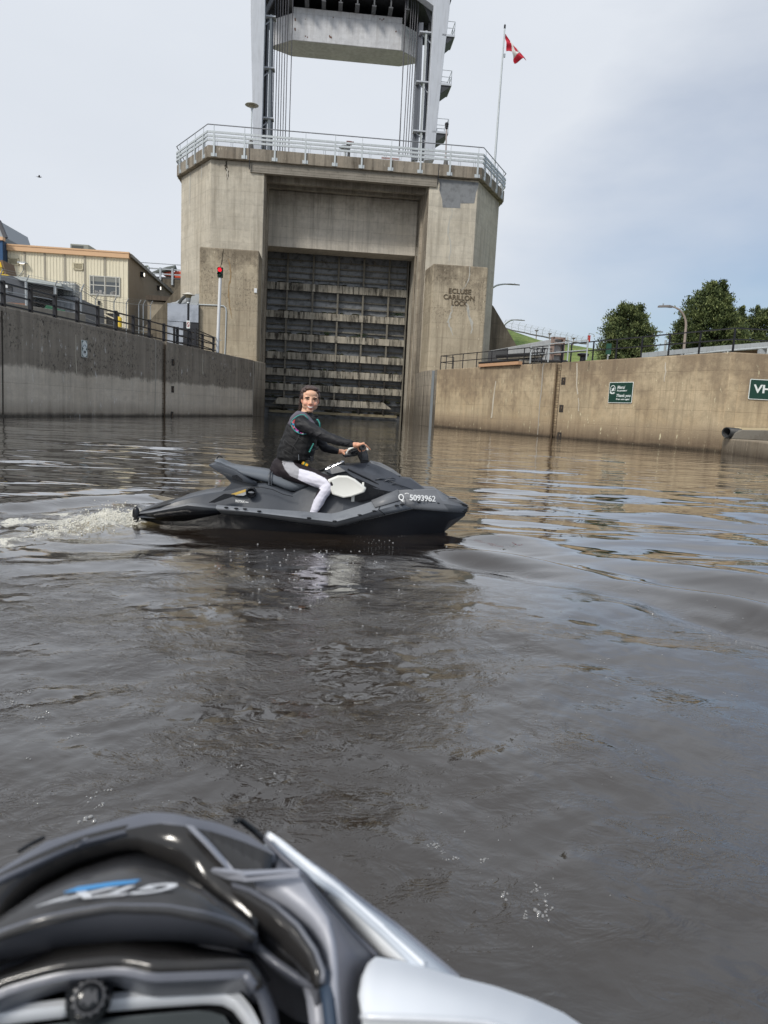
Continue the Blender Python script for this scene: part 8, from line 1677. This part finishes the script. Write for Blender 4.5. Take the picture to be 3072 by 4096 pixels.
Hs0 = rs(c5, [(1268, 868, .762), (1310, 930, .755), (1350, 985, .745), (1390, 1100, .73), (1400, 1300, .71)], 12); Hs1 = rs(c5, [(1200, 745, .742), (1300, 850, .735), (1370, 960, .725), (1420, 1080, .715), (1430, 1300, .70)], 12); sheet('hood_side', [Hs0, Hs1, [p - Vector((-.01, 0, .06)) for p in Hs1]], GGR, sm=40)
# gauge with bright bezel and round emblem ball
gp2 = [onz(*c5(x, y), .715) for x, y in ((-500, 960), (330, 900), (600, 880), (760, 930), (1290, 920), (1400, 1350), (-500, 1400))]; m = MB(); m.prism(gp2, (0, 0, -.03)); m.build('gauge_panel', GBK, own, world=True)
def bez(pts, n=24): P = rs(c5, pts, n); m = MB(); m.grid([[p + Vector((0, .0050, -.002)) for p in P], [p + Vector((0, .003, .003)) for p in P], [p + Vector((0, -.003, .003)) for p in P], [p + Vector((0, -.0055, -.004)) for p in P]]); return m
m1 = bez([(-400, 1185, .722), (0, 1093, .728), (180, 1070, .73), (355, 1050, .731)]); m1.build('bezel', BRM, own, world=True, smooth=50, solid=.003)
P = rs(c5, [(555, 1022, .731), (800, 1000, .731), (1060, 984, .73), (1150, 990, .729), (1215, 1022, .727), (1268, 1090, .723), (1310, 1170, .718), (1340, 1260, .71)], 34)
m = MB(); rows = [[], [], [], []]
for i, p in enumerate(P):
    t_ = (P[min(i + 1, 34)] - P[max(i - 1, 0)]).normalized(); nn = Vector((-t_.y, t_.x, 0)); 
    for r, (o_, z_) in zip(rows, ((.0055, -.003), (.003, .003), (-.003, .003), (-.0055, -.004))): r.append(p + nn * o_ + Vector((0, 0, z_)))
m.grid(rows); m.build('bezel', BRM, own, world=True, smooth=50, solid=.003)
sc = rs(c5, [(-300, 1230, .722), (300, 1140, .725), (700, 1100, .726), (1000, 1075, .725), (1130, 1085, .724), (1180, 1160, .72)], 20); m = MB(); m.grid([sc, [p + Vector((0, -.08, .0)) for p in sc]]); m.build('display_glass', mat('display_grey', rgb(84, 90, 92), .15, .1, .2, 10, coat=.5), own, world=True, solid=.003)
eb = onz(*c5(455, 1008), .742); m = MB(); m.sphere(eb, .0155, 24, 16); ebo = m.build('emblem_ball', GBK, own, world=True, smooth=180)
vd = (CP - eb).normalized(); ux = Vector((1, .15, 0)); Mx = frame(eb + vd * .0145, ux, vd.cross(ux)); Mx = frame(eb + vd * .0135, ux - vd * ux.dot(vd), vd.cross(ux - vd * ux.dot(vd)))
m = MB(); n = 30; m.grid([[(r * cos(2 * pi * k / n), r * sin(2 * pi * k / n), .0016) for k in range(n + 1)] for r in (.0098, .0085)])
for k in range(14): a = 2 * pi * k / 14; m.prism([(.0088 * cos(a - .1), .0088 * sin(a - .1), .0012), (.0112 * cos(a - .08), .0112 * sin(a - .08), .0004), (.0112 * cos(a + .08), .0112 * sin(a + .08), .0004), (.0088 * cos(a + .1), .0088 * sin(a + .1), .0012)], (0, 0, .0006))
m.prism([(x * .001, y * .001, .0018) for x, y in ((-6, -4), (-4, 3), (-1, 5), (1, 2), (4, 5), (5, 0), (6, -4), (3, -2), (0, -5), (-3, -2))], (0, 0, .0006)); place(m, Mx); m.build('emblem', mat('emblem_grey', rgb(84, 84, 86), .35, .4), ebo, world=True)
# upside-down three-letter mark on the bulge (G T X read from the front of the craft) with a blue flash
def bpt(u, v):   # u along, v from B0 to lip
    i = u * 40; k = int(min(39, max(0, i))); f = i - k; a = B0[k].lerp(B0[k + 1], f); b_ = Bm[k].lerp(Bm[k + 1], f); c_ = Lr[k].lerp(Lr[k + 1], f); return (a.lerp(b_, v * 2) if v < .5 else b_.lerp(c_, v * 2 - 1))
def on_bulge(px, py):
    x = onz(px, py, .775); return x
tx = text_mb('GTX', 1.0, .35, .03, .0); xs = [v[0] for v in tx.v]; ys = [v[1] for v in tx.v]; x0, x1 = min(xs), max(xs)
def bulge_z(px, py):
    # height of the bulge surface along this pixel ray: march between the section rows
    best = None
    for z in np.linspace(.74, .83, 60):
        p = onz(px, py, float(z)); d = min(((p - bpt(u, v)).length, u, v) for u in np.linspace(.3, .85, 12) for v in (.2, .35, .5, .65, .8))
        if best is None or d[0] < best[0]: best = (d[0], z)
    return best[1]
za, zb_, zc_ = bulge_z(*c5(300, 500)), bulge_z(*c5(560, 455)), bulge_z(*c5(850, 445))
def mark(f, g):   # f 0..1 left to right in the photo, g 0..1 bottom to top in the photo
    x = 285 + (895 - 285) * f; y = 500 - 55 * max(f, 0) ** .7 - 46 * (g - .5); z = np.interp(f, [0, .5, 1], [za, zb_, zc_]) + .007; return onz(*c5(x + (g - .5) * 50, y), float(z))
tx.v = [tuple(mark(1 - (v[0] - x0) / (x1 - x0), 1 - v[1] / .72)) for v in tx.v]
tx.build('lettering', mat('mark_white', rgb(200, 202, 206), .4), bul, world=True, solid=.0006)
m = MB(); m.add([mark(a, g) + Vector((0, 0, .001)) for a, g in ((.03, .9), (.12, 1.35), (.40, 1.55), (.62, 1.6), (.60, 1.25), (.36, 1.05), (.2, .85))], [(0, 1, 2, 3, 4, 5, 6)]); m.build('blue_flash', mat('mark_blue', rgb(70, 140, 196), .35), bul, world=True, solid=.0006)
m = MB(); m.add([mark(a, g) + Vector((0, 0, .0005)) for a, g in ((-.08, -.6), (.04, .1), (.12, .3), (.1, .0))], [(0, 1, 2, 3)]); m.build('mark_tail', bpy.data.materials['mark_white'], bul, world=True, solid=.0006)
# far-side dark mirror edge strip and little water drops
m = MB(); m.tube(rs(c5, [(1205, 108, .77), (1225, 100, .765), (1300, 160, .75), (1400, 250, .735)]), .003, 8); m.build('side_blade', GBK, own, world=True, smooth=180); m = MB(); m.tube(rs(c5, [(95, 262, .76), (160, 222, .76), (225, 190, .76)]), .0018, 8); m.build('side_blade', GBK, own, world=True, smooth=180)
# outer body down to the water
ol = [onz(*c5(-700, 900), .60)] + [Rs[i] for i in (6, 12, 20, 28, 36)] + [Wd[8], Wd[20], Wd[34], Wd[40]] + [onz(*c6(1750, 1150), .5), onz(*c6(1500, 1500), .5)]
low = [Vector((p.x * .8 + .02, p.y * .9, -.12)) for p in ol]; m = MB(); m.grid([ol, low]); m.add([tuple(p) for p in ol], [tuple(range(len(ol)))]); m.build('hull', SGD, own, world=True, smooth=30)
# ================================================================== bubbles, spray and a bird
BUB = bpy.data.materials.new('bubble'); BUB.use_nodes = True; t = BUB.node_tree; bb = t.nodes['Principled BSDF']; bb.inputs['Base Color'].default_value = (.42, .42, .42, 1); bb.inputs['Roughness'].default_value = .06; bb.inputs['IOR'].default_value = 1.6; bb.inputs['Alpha'].default_value = .5; bb.inputs['Coat Weight'].default_value = 1; bb.inputs['Coat Roughness'].default_value = .02
rb = np.random.default_rng(21); m = MB()
from mathutils.kdtree import KDTree
sel = np.where((RR < 14).ravel())[0]; kd = KDTree(len(sel)); Xf, Yf, Zf = X.ravel(), Y.ravel(), Z.ravel()
for i in sel: kd.insert((Xf[i], Yf[i], 0), int(i))
kd.balance()
def wz_(x, y): _, i, _ = kd.find((x, y, 0)); return Zf[i]
def bub(px, py, r, n=1, spread=0):
    c = onz(px, py)
    for k in range(n):
        q = c + Vector((rb.normal() * spread, rb.normal() * spread, 0)); rr__ = r * rb.uniform(.5, 1.15) if n > 1 else r; rr__ *= .55; m.sphere((q.x, q.y, wz_(q.x, q.y) + rr__ * .1), (rr__, rr__, rr__ * .8), 9, 6)
f7 = 1700 / 1659; b7 = lambda x, y: (x * f7, 1900 + y * f7); f8 = 1572 / 1659; b8 = lambda x, y: (1500 + x * f8, 1900 + y * f8)
for x, y, r, n in ((98, 848, .010, 6), (48, 884, .012, 9), (20, 880, .008, 5), (110, 903, .008, 5), (185, 928, .010, 4), (160, 957, .013, 6), (284, 1020, .010, 5), (345, 1013, .006, 2), (750, 990, .007, 3), (755, 1055, .008, 5), (700, 1060, .006, 3), (930, 1143, .010, 3), (1078, 1167, .010, 2), (898, 1150, .006, 2), (108, 1120, .009, 3), (148, 1275, .008, 2), (415, 1245, .010, 4), (370, 1265, .010, 4), (403, 1305, .011, 6), (355, 1345, .015, 8), (645, 1283, .006, 2), (1020, 1185, .006, 2), (1095, 1237, .005, 2), (1385, 1300, .006, 2)): bub(*b7(x, y), r * .8, n, r * 1.1)
for x, y, r, n in ((480, 95, .0, 0), (965, 778, .009, 3), (985, 772, .008, 2), (760, 743, .008, 2), (1000, 835, .007, 2), (965, 853, .007, 2), (1025, 888, .008, 2), (830, 692, .006, 2), (1130, 918, .006, 2), (1493, 703, .009, 2), (1595, 723, .009, 2), (1412, 663, .009, 2), (1355, 648, .008, 2), (1435, 655, .007, 1), (1390, 828, .006, 1), (1478, 925, .007, 2), (1523, 930, .007, 2), (855, 1207, .005, 1), (268, 1420, .007, 2)):
    if n: bub(*b8(x, y), r * .8, n, r)
k6 = lambda x, y: (1000 + x / 1.276, 3300 + y / 1.276)
for x, y, r, n in ((942, 88, .006, 7), (940, 115, .008, 8), (990, 130, .006, 5), (995, 172, .005, 4), (1048, 158, .008, 8), (1100, 15, .004, 3), (1195, 165, .009, 7), (1178, 232, .003, 2), (1228, 266, .003, 2), (1288, 345, .008, 8), (1435, 322, .005, 3), (1473, 316, .008, 7), (1510, 350, .005, 3), (1548, 272, .004, 2), (1505, 410, .010, 7), (1480, 452, .014, 3), (1485, 455, .008, 10), (1408, 462, .007, 7), (1450, 608, .004, 1)): bub(*k6(x, y), r * .8, n, r * .9)
k4 = lambda x, y: (1200 + x / 2.304, 1750 + y / 2.304)
for x, y, r in ((730, 945, 14), (825, 947, 15), (857, 965, 17), (680, 940, 9), (635, 965, 8), (670, 955, 7), (780, 955, 8), (910, 915, 8), (938, 910, 8), (592, 955, 7), (560, 915, 5), (528, 915, 5), (500, 950, 5), (1370, 905, 8), (1430, 893, 14), (965, 912, 5), (700, 968, 6), (750, 975, 6), (620, 935, 5), (660, 970, 7)): bub(*k4(x, y), r / 2.304 / 2840 * 6.6 * .8)
for k in range(130):
    a = rb.random(); x = 1130 + rb.normal() * 190 + a * 260; y = 2160 + abs(rb.normal()) * 95 + a * 90; bub(x, y, rb.uniform(.006, .015) * (1 + .3 * (y - 2160) / 300))
for k in range(70): bub(rb.uniform(1500, 3000), rb.uniform(2330, 2500) + rb.random() * 150, rb.uniform(.004, .009))
for k in range(60): bub(rb.uniform(1200, 2400), rb.uniform(2400, 2900), rb.uniform(.003, .008))
for k in range(40): bub(rb.uniform(0, 3000), rb.uniform(2700, 3900), rb.uniform(.0015, .004))
tag(m.build('bubbles', BUB, None, smooth=180, weld=False), 'scattered clear bubbles floating on the churned brown water', 'bubbles', kind='stuff')
# spray of the jet behind the other watercraft
SPR = bpy.data.materials.new('spray_white'); SPR.use_nodes = True; bb = SPR.node_tree.nodes['Principled BSDF']; bb.inputs['Base Color'].default_value = (.78, .76, .68, 1); bb.inputs['Roughness'].default_value = .35; bb.inputs['Alpha'].default_value = .85
m = MB(); 
for k in range(1500):
    u = rb.random() ** .8; x = 560 - u * 420 + rb.normal() * 12; base = 2088 + u * 55; top = 60 * exp(-((u - .32) / .28) ** 2) + 16 * (1 - u); hgt = abs(rb.normal()) * .5; py = base - 12 + rb.normal() * 14
    c = onz(x, py); z = min(.11, hgt * top / 60 * .10) * (1 if rb.random() < .8 else 1.5); rr__ = rb.uniform(.002, .0085) * (1.2 - u * .6); m.sphere((c.x, c.y, max(z, wz_(c.x, c.y)) + rr__ * .2), (rr__ * rb.uniform(.7, 1.6), rr__, rr__ * rb.uniform(.6, 1.2)), 6, 4)
tag(m.build('spray', SPR, None, smooth=180, weld=False), 'white jet spray churned up behind the stern of the grey watercraft', 'spray', kind='stuff')
# bird
p = ony(157, 708, 90); e = empty('bird', p, .4, 'tiny dark bird flying in the pale sky on the left', 'bird')
m = MB(); m.sphere((0, 0, 0), (.22, .07, .07), 10, 7); m.sphere((.2, 0, .03), (.06, .045, .045), 8, 6); m.tube([(.24, 0, .03), (.32, 0, .02)], [.015, .002], 5); m.prism([(-.18, 0, 0), (-.36, -.06, .0), (-.36, .06, 0)], (0, 0, .012))
for s in (1, -1): m.loft([[(.08, s * .04, .02), (-.08, s * .04, .02), (-.08, s * .04, .035), (.08, s * .04, .035)], [(.1, s * .28, .13), (-.06, s * .28, .13), (-.06, s * .28, .14), (.1, s * .28, .14)], [(-.02, s * .55, .06), (-.06, s * .55, .06), (-.06, s * .55, .065), (-.02, s * .55, .065)]])
m.build('body', mat('bird_dark', (.04, .04, .045), .8), e, smooth=60)
